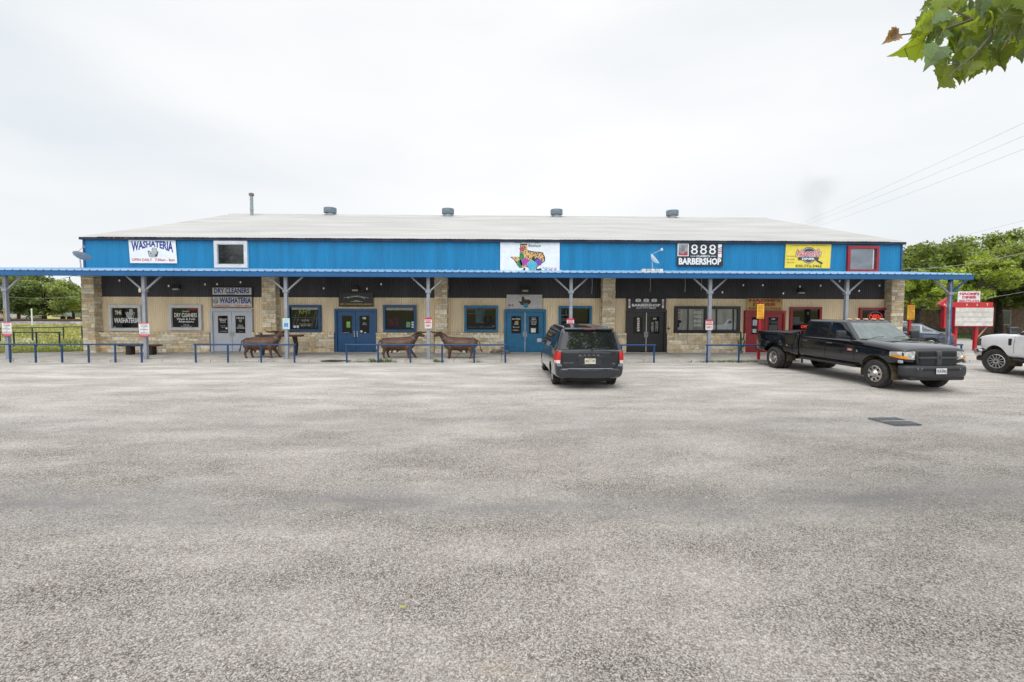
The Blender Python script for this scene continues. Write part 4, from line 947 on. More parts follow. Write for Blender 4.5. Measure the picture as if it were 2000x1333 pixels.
# ================================================================ KERB THINGS
def blob(name, chains, m, parent, vox=.018, sm=8, world=False):
    mb = MB()
    for ch in chains:
        ch = [(Vector(p), r) for p, r in ch]
        for (p, r), (q, s_) in zip(ch, ch[1:]):
            n = max(2, int((q-p).length/(.5*min(r, s_)))+1)
            mb.tube([p.lerp(q, k/n) for k in range(n+1)], [r+(s_-r)*k/n for k in range(n+1)], 12)
        for p, r in ch:
            mb.lathe([(r*sin(pi*k/8)+1e-4, -r*cos(pi*k/8)) for k in range(9)], 12, M=Matrix.Translation(p))
    o = obj(name, mb, m, parent, world=world)
    a = o.modifiers.new('r', 'REMESH'); a.mode = 'VOXEL'; a.voxel_size = vox
    b_ = o.modifiers.new('s', 'SMOOTH'); b_.iterations = sm; b_.factor = .5
    bpy.context.view_layer.update()
    me = bpy.data.meshes.new_from_object(o.evaluated_get(bpy.context.evaluated_depsgraph_get()))
    o.modifiers.clear(); o.data = me; me.shade_smooth()
    if not me.materials: me.materials.append(m)
    return o
rust = mat('rusty_brown_metal', (.14,.075,.048), .55, .2, var=.3, scale=7, bump=.5, bscale=40, col2=(.06,.033,.024))
hornm = mat('dark_horn', (.05,.03,.025), .5, .2, var=.3)
def bull(label, x_, y_, rz, head=0., raise_=0., horn='side', lean=.10, s_=1.):
    t = thing('bull_statue', label, 'bull statue', (x_, y_, SW), rz, group='rusty metal bull statues on the pavement')
    t.scale = (s_,)*3
    hx, hz = .93, 1.06+raise_
    hd = Matrix.Translation((.80, 0, 1.0+raise_)) @ Matrix.Rotation(head, 4, 'Z') @ Matrix.Translation((-.80, 0, -1.0-raise_))
    V = lambda x, y, z: (hd @ Vector((x, y, z)))[:]
    ch = [[((-.56,0,.64),.225),((-.35,0,.61),.262),((-.05,0,.59),.27),((.22,0,.60),.272),((.42,0,.66),.235),((.60,0,.80),.17),((.74,0,.97+raise_*.8),.125)],
          [((-.60,0,.70),.17),((-.2,0,.75),.15),((.2,0,.76),.15),((.45,0,.80),.14)],
          [((.42,0,.50),.17),((.56,0,.58),.14)],
          [(V(.74,0,1.0+raise_),.12),(V(.84,0,1.04+raise_),.105),(V(.96,0,1.0+raise_),.078),(V(1.06,0,.965+raise_),.062)],
          [(V(.78,-.08,1.08+raise_),.045),(V(.78,.08,1.08+raise_),.045)]]
    for sy in (-1, 1):
        far = sy > 0
        fx = lean*(1.6 if far else 0.)
        ch += [[((.40,.13*sy,.48),.12),((.42+fx*.3,.155*sy,.32),.068),((.44+fx*.8,.155*sy,.17),.048),((.45+fx*1.2,.155*sy,.04),.045),((.47+fx*1.3,.155*sy,.02),.05)],
               [((-.56,.12*sy,.55),.16),((-.54+(.08 if far else -.0),.15*sy,.40),.10),((-.63+(.1 if far else 0),.155*sy,.25),.052),((-.60+(.12 if far else 0),.155*sy,.06),.045),((-.57+(.12 if far else 0),.155*sy,.02),.052)],
               [(V(.79,.10*sy,1.06+raise_),.03),(V(.74,.20*sy,1.05+raise_),.045),(V(.72,.26*sy,1.03+raise_),.02)]]
    ch += [[((-.02,0,.34),.06),((-.08,0,.27),.035)], [((-.28,0,.34),.06),((-.30,0,.25),.04)]]
    body = blob('body', ch, rust, t)
    hm_ = MB()
    for sy in (-1, 1):
        if horn == 'side': pts = [V(.79,.09*sy,1.10+raise_), V(.80,.26*sy,1.12+raise_), V(.84,.44*sy,1.10+raise_), V(.90,.58*sy,1.14+raise_), V(.92,.66*sy,1.24+raise_)]
        else: pts = [V(.80,.07*sy,1.10+raise_), V(.86,.14*sy,1.11+raise_), V(.98,.17*sy,1.10+raise_), V(1.12,.15*sy,1.11+raise_), V(1.26,.10*sy,1.15+raise_)]
        hm_.tube(pts, [.036,.034,.028,.02,.006], 8)
    obj('horns', hm_, hornm, t, world=False, smooth=60)
    tl = MB().tube([(-.74,0,.78),(-.84,0,.70),(-.87,0,.55),(-.90,0,.40),(-.93,.02,.34)], [.028,.02,.018,.024,.045], 8); tl.tube([(-.93,.02,.36),(-.96,.03,.26)], [.045,.012], 8)
    obj('tail', tl, rust, t, world=False, smooth=60)
    eye = MB()
    for sy in (-1, 1): q = Vector(V(.88,.088*sy,1.06+raise_)); eye.lathe([(.016*sin(pi*k/6), -.016*cos(pi*k/6)) for k in range(7)], 10, M=Matrix.Translation(q))
    obj('eye', eye, hornm, t, world=False, smooth=80)
    rg_ = MB(); c = Vector((.66,0,.87)); ax = Vector((.55,0,.83)).normalized(); q1 = ax.orthogonal().normalized(); q2 = ax.cross(q1)
    rg_.tube([c + (q1*cos(a)+q2*sin(a))*.168 for a in [2*pi*k/24 for k in range(25)]], .008, 5, caps=False); obj('collar', rg_, galv, t, world=False)
    return t
bull('left bull statue with long sideways horns, its head turned to the car park', FP(507,690,19.75)[0], 19.95, R(2), head=R(-52), horn='side', raise_=.02, lean=.12)
bull('middle bull statue facing right, nose to nose with another bull', FP(779,690,19.85)[0], 19.85, R(0), head=0, horn='fwd', lean=.12)
t = bull('right bull statue facing left, back towards the teal door', FP(898,690,19.85)[0], 19.85, R(180), head=R(4), horn='fwd', lean=.0)
# table and benches
wood = mat('dark_weathered_wood', (.10,.055,.035), .8, var=.4, scale=5, stretch=(1,8,8)); bark = mat('black_brown_wood', (.04,.024,.018), .85, var=.4, scale=9, bump=.5, bscale=20)
x0, x1 = FP(500, 657, 20.9)[0], FP(592, 657, 20.9)[0]; zt = FP(545, 656.5, 20.9)[1]
t = thing('plank_table', 'rustic dark plank table by the wall behind the left bull', 'table', ((x0+x1)/2, 20.9, SW))
obj('table_top', blob('tmp', [[((x0+.05, 20.9, zt), .045), ((x0+.8, 20.95, zt+.02), .05), ((x1-.7, 20.9, zt-.01), .055), ((x1-.04, 20.9, zt+.04), .04)]], wood, None, .02, 3) and MB().rbox(x0+.03, x1-.03, 20.72, 21.10, zt-.03, zt+.04, .02, 2), wood, t)
for o in [o for o in bpy.data.objects if o.name.startswith('tmp')]: bpy.data.objects.remove(o)
for a in (x0+.25, x1-.38): obj('leg', MB().tube([(a+.05, 20.88, SW), (a+.08, 20.9, SW+.45), (a, 20.9, zt-.02)], [.06,.085,.11], 9), bark, t, smooth=60)
zb_ = FP(278, 673.5, 21.2)[1]; x0, x1 = FP(236, 674, 21.2)[0], FP(312, 674, 21.2)[0]
t = thing('plank_bench', 'low dark wooden bench against the stone under the washateria windows', 'bench', ((x0+x1)/2, 21.2, SW))
obj('seat', MB().rbox(x0, x1, 21.0, 21.4, zb_-.07, zb_, .02, 2), wood, t)
for a in (x0+.42, x1-.35): obj('leg', MB().rbox(a-.12, a+.12, 21.06, 21.34, SW, zb_-.07, .03, 2), bark, t)
a = FP(976, 686, 21.4)[0]
t = thing('driftwood_log', 'gnarled grey driftwood lying on the pavement left of the teal door', 'driftwood', (a, 21.6, SW))
obj('trunk', blob('trunk', [[((-.42,.02,.09),.05),((-.15,0,.12),.075),((.12,0,.18),.10),((.3,.02,.12),.07),((.5,-.02,.05),.03)], [((.08,0,.2),.07),((.16,.02,.30),.05),((.05,0,.33),.03)], [((-.1,0,.12),.04),((-.3,-.05,.2),.03),((-.42,-.05,.2),.015)]], mat('grey_driftwood', (.26,.23,.20), .85, var=.4, scale=10, bump=.6, bscale=25), None, .016, 3) and MB().box(0,0,0,0,0,0), rust, t) if False else blob('trunk', [[((-.42,.02,.09),.05),((-.15,0,.12),.075),((.12,0,.18),.10),((.3,.02,.12),.07),((.5,-.02,.05),.03)], [((.08,0,.2),.07),((.16,.02,.30),.05),((.05,0,.33),.03)], [((-.1,0,.12),.04),((-.3,-.05,.2),.03),((-.42,-.05,.2),.015)]], mat('grey_driftwood', (.26,.23,.20), .85, var=.4, scale=10, bump=.6, bscale=25), t, .016, 3)
a = FP(1447, 690, 22.0)[0]
t = thing('cactus', 'tall dusty green column cactus against the stone left of the red door', 'cactus', (a, 22.02, SW))
cg = mat('cactus_green', (.075,.11,.06), .8, var=.3, scale=12, bump=.4, bscale=18)
blob('stem', [[((0,0,0),.055),((0,0,.5),.06),((-.02,0,1.02),.035)], [((0,0,.3),.04),((.14,0,.34),.04),((.17,0,.60),.035)], [((0,0,.35),.035),((-.12,0,.42),.035),((-.14,0,.62),.03)], [((0,0,.62),.035),((.12,0,.70),.035),((.15,0,.96),.028)]], cg, t, .014, 3)
obj('pot', MB().lathe([(.0,.0),(.10,.0),(.13,.12),(.115,.12),(.0,.10)], 16), mat('dull_pot', (.22,.18,.14), .8), t, world=False, smooth=40)
# weeds along the kerb (nobody could count the blades)
wd_ = MB()
for c0, c1, n, h in ((724,765,170,.16),(768,775,25,.08),(845,868,45,.11),(905,945,55,.08),(1340,1378,60,.06),(1378,1480,330,.10),(440,540,90,.03),(1225,1275,60,.035),(60,110,40,.03),(690,722,60,.06),(850,857,30,.14)):
    for k in range(n):
        px = random.uniform(c0, c1); a = FP(px, 700, CY)[0]; yy = CY - abs(random.gauss(0, .12)) + .04; hh = h*random.uniform(.4, 1.3); an = random.uniform(0, 2*pi); w2 = .012
        lx, ly = random.gauss(0, .5)*hh, random.gauss(0, .4)*hh
        wd_.poly([(a-w2*cos(an), yy-w2*sin(an), 0), (a+w2*cos(an), yy+w2*sin(an), 0), (a+lx*.5+w2*.8, yy+ly*.5, hh*.6), (a+lx, yy+ly, hh)])
tag(obj('kerb_weeds', wd_, mat('weed_green', (.10,.155,.035), .7, island=.4, var=.2)), 'short green weeds growing in clumps along the pavement edge', 'weeds', kind='stuff')
# storm drain
q = [GP(1694.5, 819), GP(1750, 818), GP(1801, 832), GP(1748, 833)]
t = thing('storm_drain', 'grey steel storm drain grate set in the gravel before the pickup', 'drain grate', (sum(a[0] for a in q)/4, sum(a[1] for a in q)/4, 0))
cx, cy = t.location.x, t.location.y
def lerp2(a, b_, u): return (a[0]+(b_[0]-a[0])*u, a[1]+(b_[1]-a[1])*u)
obj('drain_frame', MB().poly([(a[0]+(a[0]-cx)*.06, a[1]+(a[1]-cy)*.06, .008) for a in q][::-1]), mat('drain_concrete', (.5,.48,.45), .9), t)
obj('drain_pit', MB().poly([(a[0], a[1], .011) for a in q][::-1]), mat('drain_dark', (.04,.042,.045), .9), t)
gb = MB(); nb_ = 26
for i in range(nb_):
    u = (i+.15)/nb_; u2 = (i+.70)/nb_; a, b_, c, d = lerp2(q[0], q[1], u), lerp2(q[0], q[1], u2), lerp2(q[3], q[2], u2), lerp2(q[3], q[2], u)
    gb.add([(*a, .014), (*b_, .014), (*c, .014), (*d, .014), (*a, .03), (*b_, .03), (*c, .03), (*d, .03)], [(4,5,6,7)[::-1], (0,1,5,4), (1,2,6,5), (2,3,7,6), (3,0,4,7)])
obj('grate_bars', gb, mat('grate_steel', (.17,.18,.19), .6, .5), t)
a, b_ = lerp2(q[0], q[3], .48), lerp2(q[1], q[2], .48); c, d = lerp2(q[1], q[2], .54), lerp2(q[0], q[3], .54)
obj('cross_bar', MB().poly([(*a, .033), (*b_, .033), (*c, .033), (*d, .033)][::-1]), mat('pale_steel', (.42,.42,.42), .6), t)
# dark lump stands in for a hole in the kerb by the blue door
a = FP(658, 703, CY+.1)[0]
t = thing('kerb_gap', 'dark crumbled gap in the pavement edge before the royal blue door', 'kerb damage', (a, CY, 0))
obj('hollow', blob('hollow', [[((-.6,0,.05),.03),((-.2,-.02,.07),.045),((.3,0,.06),.04),((.62,0,.05),.025)]], mat('dark_hole_fill', (.06,.05,.04), .95, var=.4, scale=10), t, .02, 3), None) if False else blob('hollow', [[((-.6,-.04,.045),.03),((-.2,-.05,.06),.045),((.3,-.04,.055),.04),((.62,-.04,.045),.025)]], mat('dark_hole_fill', (.06,.05,.04), .95, var=.4, scale=10), t, .02, 3)
t['label'] = 'dark lump standing in for a hole at the pavement edge before the royal blue door'; t['category'] = 'kerb hole'; t.name = 'kerb_hole_lump'
# ================================================================ VEHICLES
def grid_surf(stations, level=2, crease_ends=True):
    """stations: [(x, [(y,z)...])] half profile bottom-centre -> top-centre; returns bmesh of the mirrored closed shell"""
    bm = bmesh.new(); rings = []
    for x_, pr in stations:
        full = [(y, z) for y, z in pr] + [(-y, z) for y, z in pr[-2:0:-1]]
        rings.append([bm.verts.new((x_, y, z)) for y, z in full])
    n = len(rings[0])
    for a, b_ in zip(rings, rings[1:]):
        for i in range(n): bm.faces.new((a[i], a[(i+1)%n], b_[(i+1)%n], b_[i]))
    bm.faces.new(rings[0][::-1]) ; bm.faces.new(rings[-1])
    bmesh.ops.recalc_face_normals(bm, faces=bm.faces[:])
    return bm
def shell(name, stations, m, parent, level=2, cuts=(), smooth=35):
    """subdivided loft with wheel-arch cylinders cut out; cuts: (x, z, r, y0, y1)"""
    bm = grid_surf(stations); me = bpy.data.meshes.new(name); bm.to_mesh(me); bm.free()
    o = bpy.data.objects.new(name, me); C.objects.link(o); me.materials.append(m)
    s_ = o.modifiers.new('s', 'SUBSURF'); s_.levels = level; s_.render_levels = level
    tmp = []
    for (cx, cz, r, y0, y1) in cuts:
        cb = MB(); cb.lathe([(r, y0), (r, y1)], 40, M=Matrix.Translation((cx, 0, cz)) @ Matrix.Rotation(-pi/2, 4, 'X'), caps=True)
        c = obj('cut', cb, None); bmn = bmesh.new(); bmn.from_mesh(c.data); bmesh.ops.recalc_face_normals(bmn, faces=bmn.faces[:]); bmn.to_mesh(c.data); bmn.free()
        b_ = o.modifiers.new('b', 'BOOLEAN'); b_.operation = 'DIFFERENCE'; b_.object = c; b_.solver = 'EXACT'; tmp.append(c)
    bpy.context.view_layer.update()
    me2 = bpy.data.meshes.new_from_object(o.evaluated_get(bpy.context.evaluated_depsgraph_get()))
    o.modifiers.clear(); o.data = me2
    for c in tmp: bpy.data.objects.remove(c)
    me2.shade_smooth(); me2.set_sharp_from_angle(angle=R(smooth))
    o.parent = parent
    return o
def bvh(o):
    me = o.data; return BVHTree.FromPolygons([v.co.copy() for v in me.vertices], [tuple(p.vertices) for p in me.polygons])
def proj(bv, quad, axis, sgn, off, n=(6,3), mb=None, fb=None):
    """patch laid on a body surface; quad = 4 corners in the plane across the axis"""
    mb = mb or MB(); vs = []; nu, nv = n
    for j in range(nv+1):
        for i in range(nu+1):
            u, v = i/nu, j/nv
            a = [quad[0][k]*(1-u)*(1-v)+quad[1][k]*u*(1-v)+quad[2][k]*u*v+quad[3][k]*(1-u)*v for k in (0,1)]
            if axis == 'y': o_ = Vector((a[0], 9*sgn, a[1])); d = Vector((0,-sgn,0))
            else: o_ = Vector((9*sgn, a[0], a[1])); d = Vector((-sgn,0,0))
            h = bv.ray_cast(o_, d)
            if h[0] is None: vs.append(Vector((a[0], sgn*(fb or 1), a[1])) if axis == 'y' else Vector((sgn*(fb or 1), a[0], a[1])))
            else: vs.append(h[0] + h[1]*off if h[1].dot(d) < 0 else h[0]-h[1]*off)
    fs = [(j*(nu+1)+i, j*(nu+1)+i+1, (j+1)*(nu+1)+i+1, (j+1)*(nu+1)+i) for j in range(nv) for i in range(nu)]
    return mb.add(vs, fs)
def ngon_proj(bv, pts, axis, sgn, off, mb=None):
    mb = mb or MB(); vs = []
    for a in pts:
        if axis == 'y': o_ = Vector((a[0], 9*sgn, a[1])); d = Vector((0,-sgn,0))
        else: o_ = Vector((9*sgn, a[0], a[1])); d = Vector((-sgn,0,0))
        h = bv.ray_cast(o_, d)
        if h[0] is None: continue
        vs.append(h[0] + h[1]*off if h[1].dot(d) < 0 else h[0]-h[1]*off)
    return mb.add(vs, [tuple(range(len(vs)))]) if len(vs) > 2 else mb
def seam(bv, path, sgn, w_=.006, off=.0025, mb=None):
    mb = mb or MB()
    for a, b_ in zip(path, path[1:]):
        n = max(1, int(max(abs(a[0]-b_[0]), abs(a[1]-b_[1]))/.12)); dx, dz = b_[0]-a[0], b_[1]-a[1]; l = sqrt(dx*dx+dz*dz) or 1; px, pz = -dz/l*w_, dx/l*w_
        proj(bv, [(a[0]-px,a[1]-pz),(b_[0]-px,b_[1]-pz),(b_[0]+px,b_[1]+pz),(a[0]+px,a[1]+pz)], 'y', sgn, off, (n,1), mb)
    return mb
rub = mat('tyre_rubber', (.035,.034,.032), .85, var=.3, scale=10, bump=.3, bscale=60)
blkp = mat('black_car_paint', (.006,.007,.010), .10, coat=.7, var=.1, scale=.7, spec=.4)
plast = mat('black_plastic', (.022,.023,.026), .55, var=.15)
tint = mat('tinted_glass', (.008,.009,.010), .02, spec=.8)
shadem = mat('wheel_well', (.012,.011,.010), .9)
seamm = mat('panel_gap', (.003,.003,.003), .8)
def wheel(parent, x_, y_, r, w_, rimm, style, side, rimr=None, dish_=0.):
    rimr = rimr or r*.58; h = w_/2
    pr = [(rimr, -h*.85), (rimr+.02, -h*.98), (r*.9, -h), (r*.975, -h*.82), (r, -h*.6), (r, -.012), (r-.012, -.008), (r-.012, .008), (r, .012), (r, h*.6), (r*.975, h*.82), (r*.9, h), (rimr+.02, h*.98), (rimr, h*.85)]
    M_ = Matrix.Rotation(-pi/2, 4, 'X')
    tb = MB().lathe(pr, 40, M=M_)
    t = obj('wheel', tb, rub, parent, world=False, smooth=35); t.location = (x_, y_, r)
    tr_ = MB()
    for k in range(40):
        a = k*2*pi/40
        for z0, z1 in ((-h*.72,-h*.28),(h*.28,h*.72)): tr_.box(-.012, .012, r-.004, r+.006, z0, z1, M=M_ @ Matrix.Rotation(a + (.08 if z0 > 0 else 0), 4, 'Z'))
    obj('tyre_tread', tr_, rub, t, world=False)
    s_ = side
    face = h*.80*s_ - dish_*s_
    rm = MB(); rm.lathe([(rimr+.004, h*.86*s_), (rimr-.02, h*.93*s_), (rimr-.035, h*.80*s_), (rimr*.86, face-.01*s_), (rimr*.5, face+.0), (rimr*.36, face+.035*s_), (rimr*.30, face+.075*s_), (rimr*.0, face+.085*s_)], 36, M=M_)
    if style == 'holes':
        ro = obj('rim', rm, rimm, t, world=False, smooth=40); hb = MB()
        for k in range(8):
            a = k*2*pi/8; MM = M_ @ Matrix.Rotation(a, 4, 'Z')
            z = face + .008*s_
            hb.add([(rimr*.72+.055*cos(q)*.75, .030*sin(q)*1.0, z) for q in [2*pi*j/14 for j in range(14)]], [tuple(range(14))], MM)
        obj('rim_holes', hb, shadem, ro, world=False)
        lb = MB()
        for k in range(8): a = k*2*pi/8+.2; lb.add([(rimr*.40*cos(a)+.012*cos(q), rimr*.40*sin(a)+.012*sin(q), face+.045*s_) for q in [2*pi*j/6 for j in range(6)]], [tuple(range(6))], M_)
        obj('wheel_nuts', lb, plast, ro, world=False)
    elif style == 'dual':
        rm = MB(); rm.lathe([(rimr+.004, h*.86*s_), (rimr-.02, h*.93*s_), (rimr-.05, h*.3*s_), (rimr*.8, -h*.35*s_), (rimr*.55, -h*.4*s_), (rimr*.42, h*.2*s_), (rimr*.3, h*.6*s_), (0, h*.65*s_)], 32, M=M_)
        ro = obj('rim', rm, rimm, t, world=False, smooth=40); hb = MB()
        for k in range(8):
            MM = M_ @ Matrix.Rotation(k*2*pi/8, 4, 'Z'); hb.add([(rimr*.67+.035*cos(q), .028*sin(q), -h*.33*s_) for q in [2*pi*j/12 for j in range(12)]], [tuple(range(12))], MM)
        obj('rim_holes', hb, shadem, ro, world=False)
    else:
        dk = MB().lathe([(rimr*.97, face-.02*s_), (0, face-.02*s_)], 32, M=M_); rr = MB().lathe([(rimr+.004, h*.86*s_), (rimr-.015, h*.95*s_), (rimr*.9, h*.86*s_), (rimr*.88, face)], 36, M=M_)
        ns = 12 if style == 'many' else 5
        for k in range(ns):
            MM = M_ @ Matrix.Rotation(k*2*pi/ns, 4, 'Z'); w1 = .016 if ns > 6 else .035
            rr.box(rimr*.25, rimr*.92, -w1*.8, w1*.8, min(face-.01*s_, face+.02*s_), max(face-.01*s_, face+.02*s_), M=MM)
        rr.lathe([(rimr*.34, face), (rimr*.32, face+.03*s_), (rimr*.2, face+.035*s_), (0, face+.035*s_)], 24, M=M_)
        ro = obj('rim', rr, rimm, t, world=False, smooth=30); obj('rim_back', dk, shadem, ro, world=False)
        obj('hub_cap', MB().lathe([(rimr*.15, face+.037*s_), (0, face+.045*s_)], 14, M=M_), plast, ro, world=False)
    return t
def plate_(parent, txt, M, w_=.305, h=.155, name='licence_plate'):
    p = obj(name, MB().rbox(-w_/2, w_/2, -.006, .006, -h/2, h/2, .003, 1, M=M), mat('plate_white', (.62,.63,.62), .45), parent, world=False)
    obj('plate_number', MB().text(txt, -w_*.43, w_*.43, -h*.26, h*.22, -.009, bold=.015, M=M), mat('plate_ink', (.02,.03,.10), .5), p, world=False)
    obj('plate_state', MB().text('TEXAS', -w_*.2, w_*.2, h*.29, h*.42, -.009, M=M), mat('plate_ink', (.02,.03,.10), .5), p, world=False)
    return p
def hullbox(z0, z1, b0, b1, t0, t1, wb, wt, r=.08, seg=4, wb2=None, wt2=None):
    """greenhouse: bottom x from b0(rear) to b1(front), top t0..t1; widths wb, wt (rear ones may differ)"""
    bm = bmesh.new(); bmesh.ops.create_cube(bm, size=2)
    for v in bm.verts:
        top_ = v.co.z > 0; fr_x = v.co.x > 0
        x_ = (t1 if fr_x else t0) if top_ else (b1 if fr_x else b0)
        w_ = (wt if fr_x else (wt2 or wt)) if top_ else (wb if fr_x else (wb2 or wb))
        v.co = (x_, math.copysign(w_, v.co.y), z1 if top_ else z0)
    ed = [e for e in bm.edges if not all(v.co.z < z0+1e-4 for v in e.verts)]
    bmesh.ops.bevel(bm, geom=ed, offset=r, segments=seg, affect='EDGES', profile=.55)
    # crown the roof a little
    for v in bm.verts:
        if v.co.z > z1-.02: v.co.z += .03*(1-(v.co.y/wt)**2)
    m = MB(); bm.verts.index_update(); m.add([v.co.copy() for v in bm.verts], [tuple(v.index for v in f.verts) for f in bm.faces]); bm.free(); return m
def prof(W, zb, zw, zbelt, ztop, wt=.82, mid=None):
    """half cross-section"""
    return [(0, zb), (W*.55, zb), (W*.9, zb+.02), (W*.985, zb+.12), (W*1.0, zw), (W*.992, (zw+zbelt)/2), (W*.965, zbelt), (W*(wt+.06), (zbelt+ztop)/2+.02), (W*wt*.8, ztop), (W*.35, ztop+.012), (0, ztop+.015)]

def arch(r, cx, cz, y0, y1, n=18):
    m = MB()
    for k in range(n+1): a = -.25 + (pi+.5)*k/n; m.v += [(cx+r*cos(a), y0, cz+r*sin(a)), (cx+r*cos(a), y1, cz+r*sin(a))]
    for k in range(n): m.f.append((2*k, 2*k+1, 2*k+3, 2*k+2)); m.c.append(None)
    m.v.append((cx, y0, cz)); c = len(m.v)-1
    for k in range(n): m.f.append((c, 2*k, 2*k+2)); m.c.append(None)
    return m
# ---------------------------------------------------------------- pickup trucks
def pickup(name, label, loc, rz, paint, hip, rimm, wheelstyle, front, tall=0.):
    t = thing(name, label, 'pickup truck', loc, rz)
    FX, RX, r = 2.15, -2.15, .405
    zb = .60
    st = []
    # nose to back of cab
    for x_, W, b_, belt, top_, wt in ((3.0,.90,.80,1.12,1.16,.80),(2.97,.93,.78,1.14,1.19,.80),(2.80,.985,.74,1.20,1.26,.80),(2.4,1.0,.62,1.24,1.33,.80),(1.85,1.0,.56,1.262,1.365,.82),(1.5,1.0,.55,1.27,1.39,.84),(1.3,1.0,.55,1.275,1.34,.88),(.2,1.0,.55,1.28,1.31,.90),(-.92,1.0,.55,1.28,1.31,.90),(-.985,1.0,.55,1.28,1.31,.90),(-.99,.99,.56,1.27,1.30,.90)):
        st.append((x_, prof(W, b_, .95, belt, top_, wt)))
    body = shell('cab', st, paint, t, 2, cuts=((FX, .42, .52, -1.4, -.55), (FX, .42, .52, .55, 1.4)))
    bv = bvh(body)
    # greenhouse
    gh = hullbox(1.26, 1.90+tall, -.97, 1.56, -.88, .78, .935, .735, .085)
    g_ = obj('cab_roof', gh, paint, t, world=False, smooth=35); gv = bvh(g_)
    ws = obj('windshield', proj(gv, [(-.84,1.34),(.84,1.34),(.665,1.835+tall),(-.665,1.835+tall)], 'x', 1, .006, (8,4)), mat('clear_windshield', (.13,.16,.155), .04, spec=1., var=.15), t, world=False, smooth=40)
    wpm = MB()
    for a, b_ in ((-.6,-.05),(.1,.66)): wpm.tube([(1.56,a,1.375),(1.46,(a+b_)/2,1.42),(1.43,b_,1.43)], .009, 5)
    obj('wiper', wpm, plast, ws, world=False)
    obj('cowl', MB().rbox(1.44, 1.66, -.84, .84, 1.30, 1.375, .02, 2), plast, t, world=False)
    obj('rear_window', proj(gv, [(-.66,1.38),(.66,1.38),(.6,1.80),(-.6,1.80)], 'x', -1, .005, (6,3)), tint, t, world=False)
    for sgn in (-1, 1):
        for nm, q in (('rear_side_window', [(-.80,1.345),(.18,1.345),(.18,1.83+tall),(-.70,1.83+tall)]), ('front_side_window', [(.29,1.345),(1.32,1.345),(.76,1.83+tall),(.29,1.83+tall)])):
            wn = obj(nm, proj(gv, q, 'y', sgn, .005, (8,4)), tint, t, world=False, smooth=40)
            cx = sum(a[0] for a in q)/4; cz = sum(a[1] for a in q)/4
            mb = MB(); 
            for a, b_ in zip(q, q[1:]+q[:1]): seam(gv, [(a[0],a[1]),(b_[0],b_[1])], sgn, .009, .008, mb)
            obj('window_trim', mb, mat('trim_black_gloss', (.02,.02,.022), .25), wn, world=False)
        sm = MB()
        for p in ([(1.40,1.26),(1.41,.62)], [(.235,1.28),(.235,.60)], [(-.86,1.27),(-.86,1.0),(-.84,.60)], [(-.86,.61),(1.40,.61)]): seam(bv, p, sgn, .007, .003, sm)
        for p in ([(.235,1.29),(.235,1.86)],): seam(gv, p, sgn, .022, .006, sm)
        obj('door_gap', sm, seamm, t, world=False)
        for hx in (-.70, .42):
            y_ = bv.ray_cast(Vector((hx, 9*sgn, 1.16)), Vector((0,-sgn,0)))[0].y
            obj('door_handle', MB().rbox(hx-.12, hx+.12, y_-.02, y_+.035*1, 1.145, 1.185, .012, 2) if sgn > 0 else MB().rbox(hx-.12, hx+.12, y_-.035, y_+.02, 1.145, 1.185, .012, 2), mat('handle_grey', (.12,.12,.13), .3, .5), t, world=False, smooth=40)
        # tow mirror
        mo = obj('mirror', MB().rbox(1.10, 1.23, min(sgn*1.08, sgn*1.36), max(sgn*1.08, sgn*1.36), 1.36, 1.60, .035, 3), plast if hip else plast, t, world=False, smooth=50)
        obj('mirror_glass', MB().rbox(1.093, 1.102, min(sgn*1.11, sgn*1.33), max(sgn*1.11, sgn*1.33), 1.39, 1.57, .003, 1), chrome, mo, world=False)
        obj('mirror_arm', MB().tube([(1.16, sgn*.93, 1.37), (1.17, sgn*1.1, 1.43)], .035, 8), plast, mo, world=False)
        # side rocker and wheel-arch liner
        obj('rocker_step', MB().rbox(-.95, 1.45, min(sgn*.86, sgn*1.0), max(sgn*.86, sgn*1.0), .50, .565, .015, 1), plast, t, world=False)
        ln = arch(.515, FX, .42, sgn*.56, sgn*.955)
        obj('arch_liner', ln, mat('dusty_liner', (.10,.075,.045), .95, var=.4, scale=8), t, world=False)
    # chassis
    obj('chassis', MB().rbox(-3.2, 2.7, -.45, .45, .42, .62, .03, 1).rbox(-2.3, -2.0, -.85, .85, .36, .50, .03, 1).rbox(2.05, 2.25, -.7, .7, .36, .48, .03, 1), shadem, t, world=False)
    # bed
    Wb = .985; zt = 1.37
    bs = MB()
    def bedside(sgn):
        stn = []
        for x_, W in ((-1.03,.985),(-1.05,1.0),(-1.5,1.0),(-1.64,1.0),(-1.78,1.03),(-1.92,1.11 if hip else 1.0),(-2.15,1.2 if hip else 1.0),(-2.7,1.22 if hip else 1.0),(-3.0,1.2 if hip else 1.0),(-3.2,1.13 if hip else .99),(-3.40,1.04 if hip else .97),(-3.44,1.0 if hip else .95)):
            zl = .60; k = W-1.0
            sec = [(.86, zl), (W-.03, zl), (W, zl+.08), (W+.0, .95), (W-.02*(k>0)-k*.15, 1.10), (1.0+k*.2, 1.22), (1.0, 1.27), (.995, zt-.03), (.98, zt), (.90, zt), (.86, zt-.03)]
            stn.append((x_, sec))
        bm = bmesh.new(); rings = [[bm.verts.new((x_, sgn*y, z)) for y, z in sec] for x_, sec in stn]; n = len(rings[0])
        for a, b_ in zip(rings, rings[1:]):
            for i in range(n): bm.faces.new((a[i], a[(i+1)%n], b_[(i+1)%n], b_[i]))
        bm.faces.new(rings[0]); bm.faces.new(rings[-1]); bmesh.ops.recalc_face_normals(bm, faces=bm.faces[:])
        me = bpy.data.meshes.new('bed_side'); bm.to_mesh(me); bm.free(); me.materials.append(paint)
        o = bpy.data.objects.new('bed_side', me); C.objects.link(o)
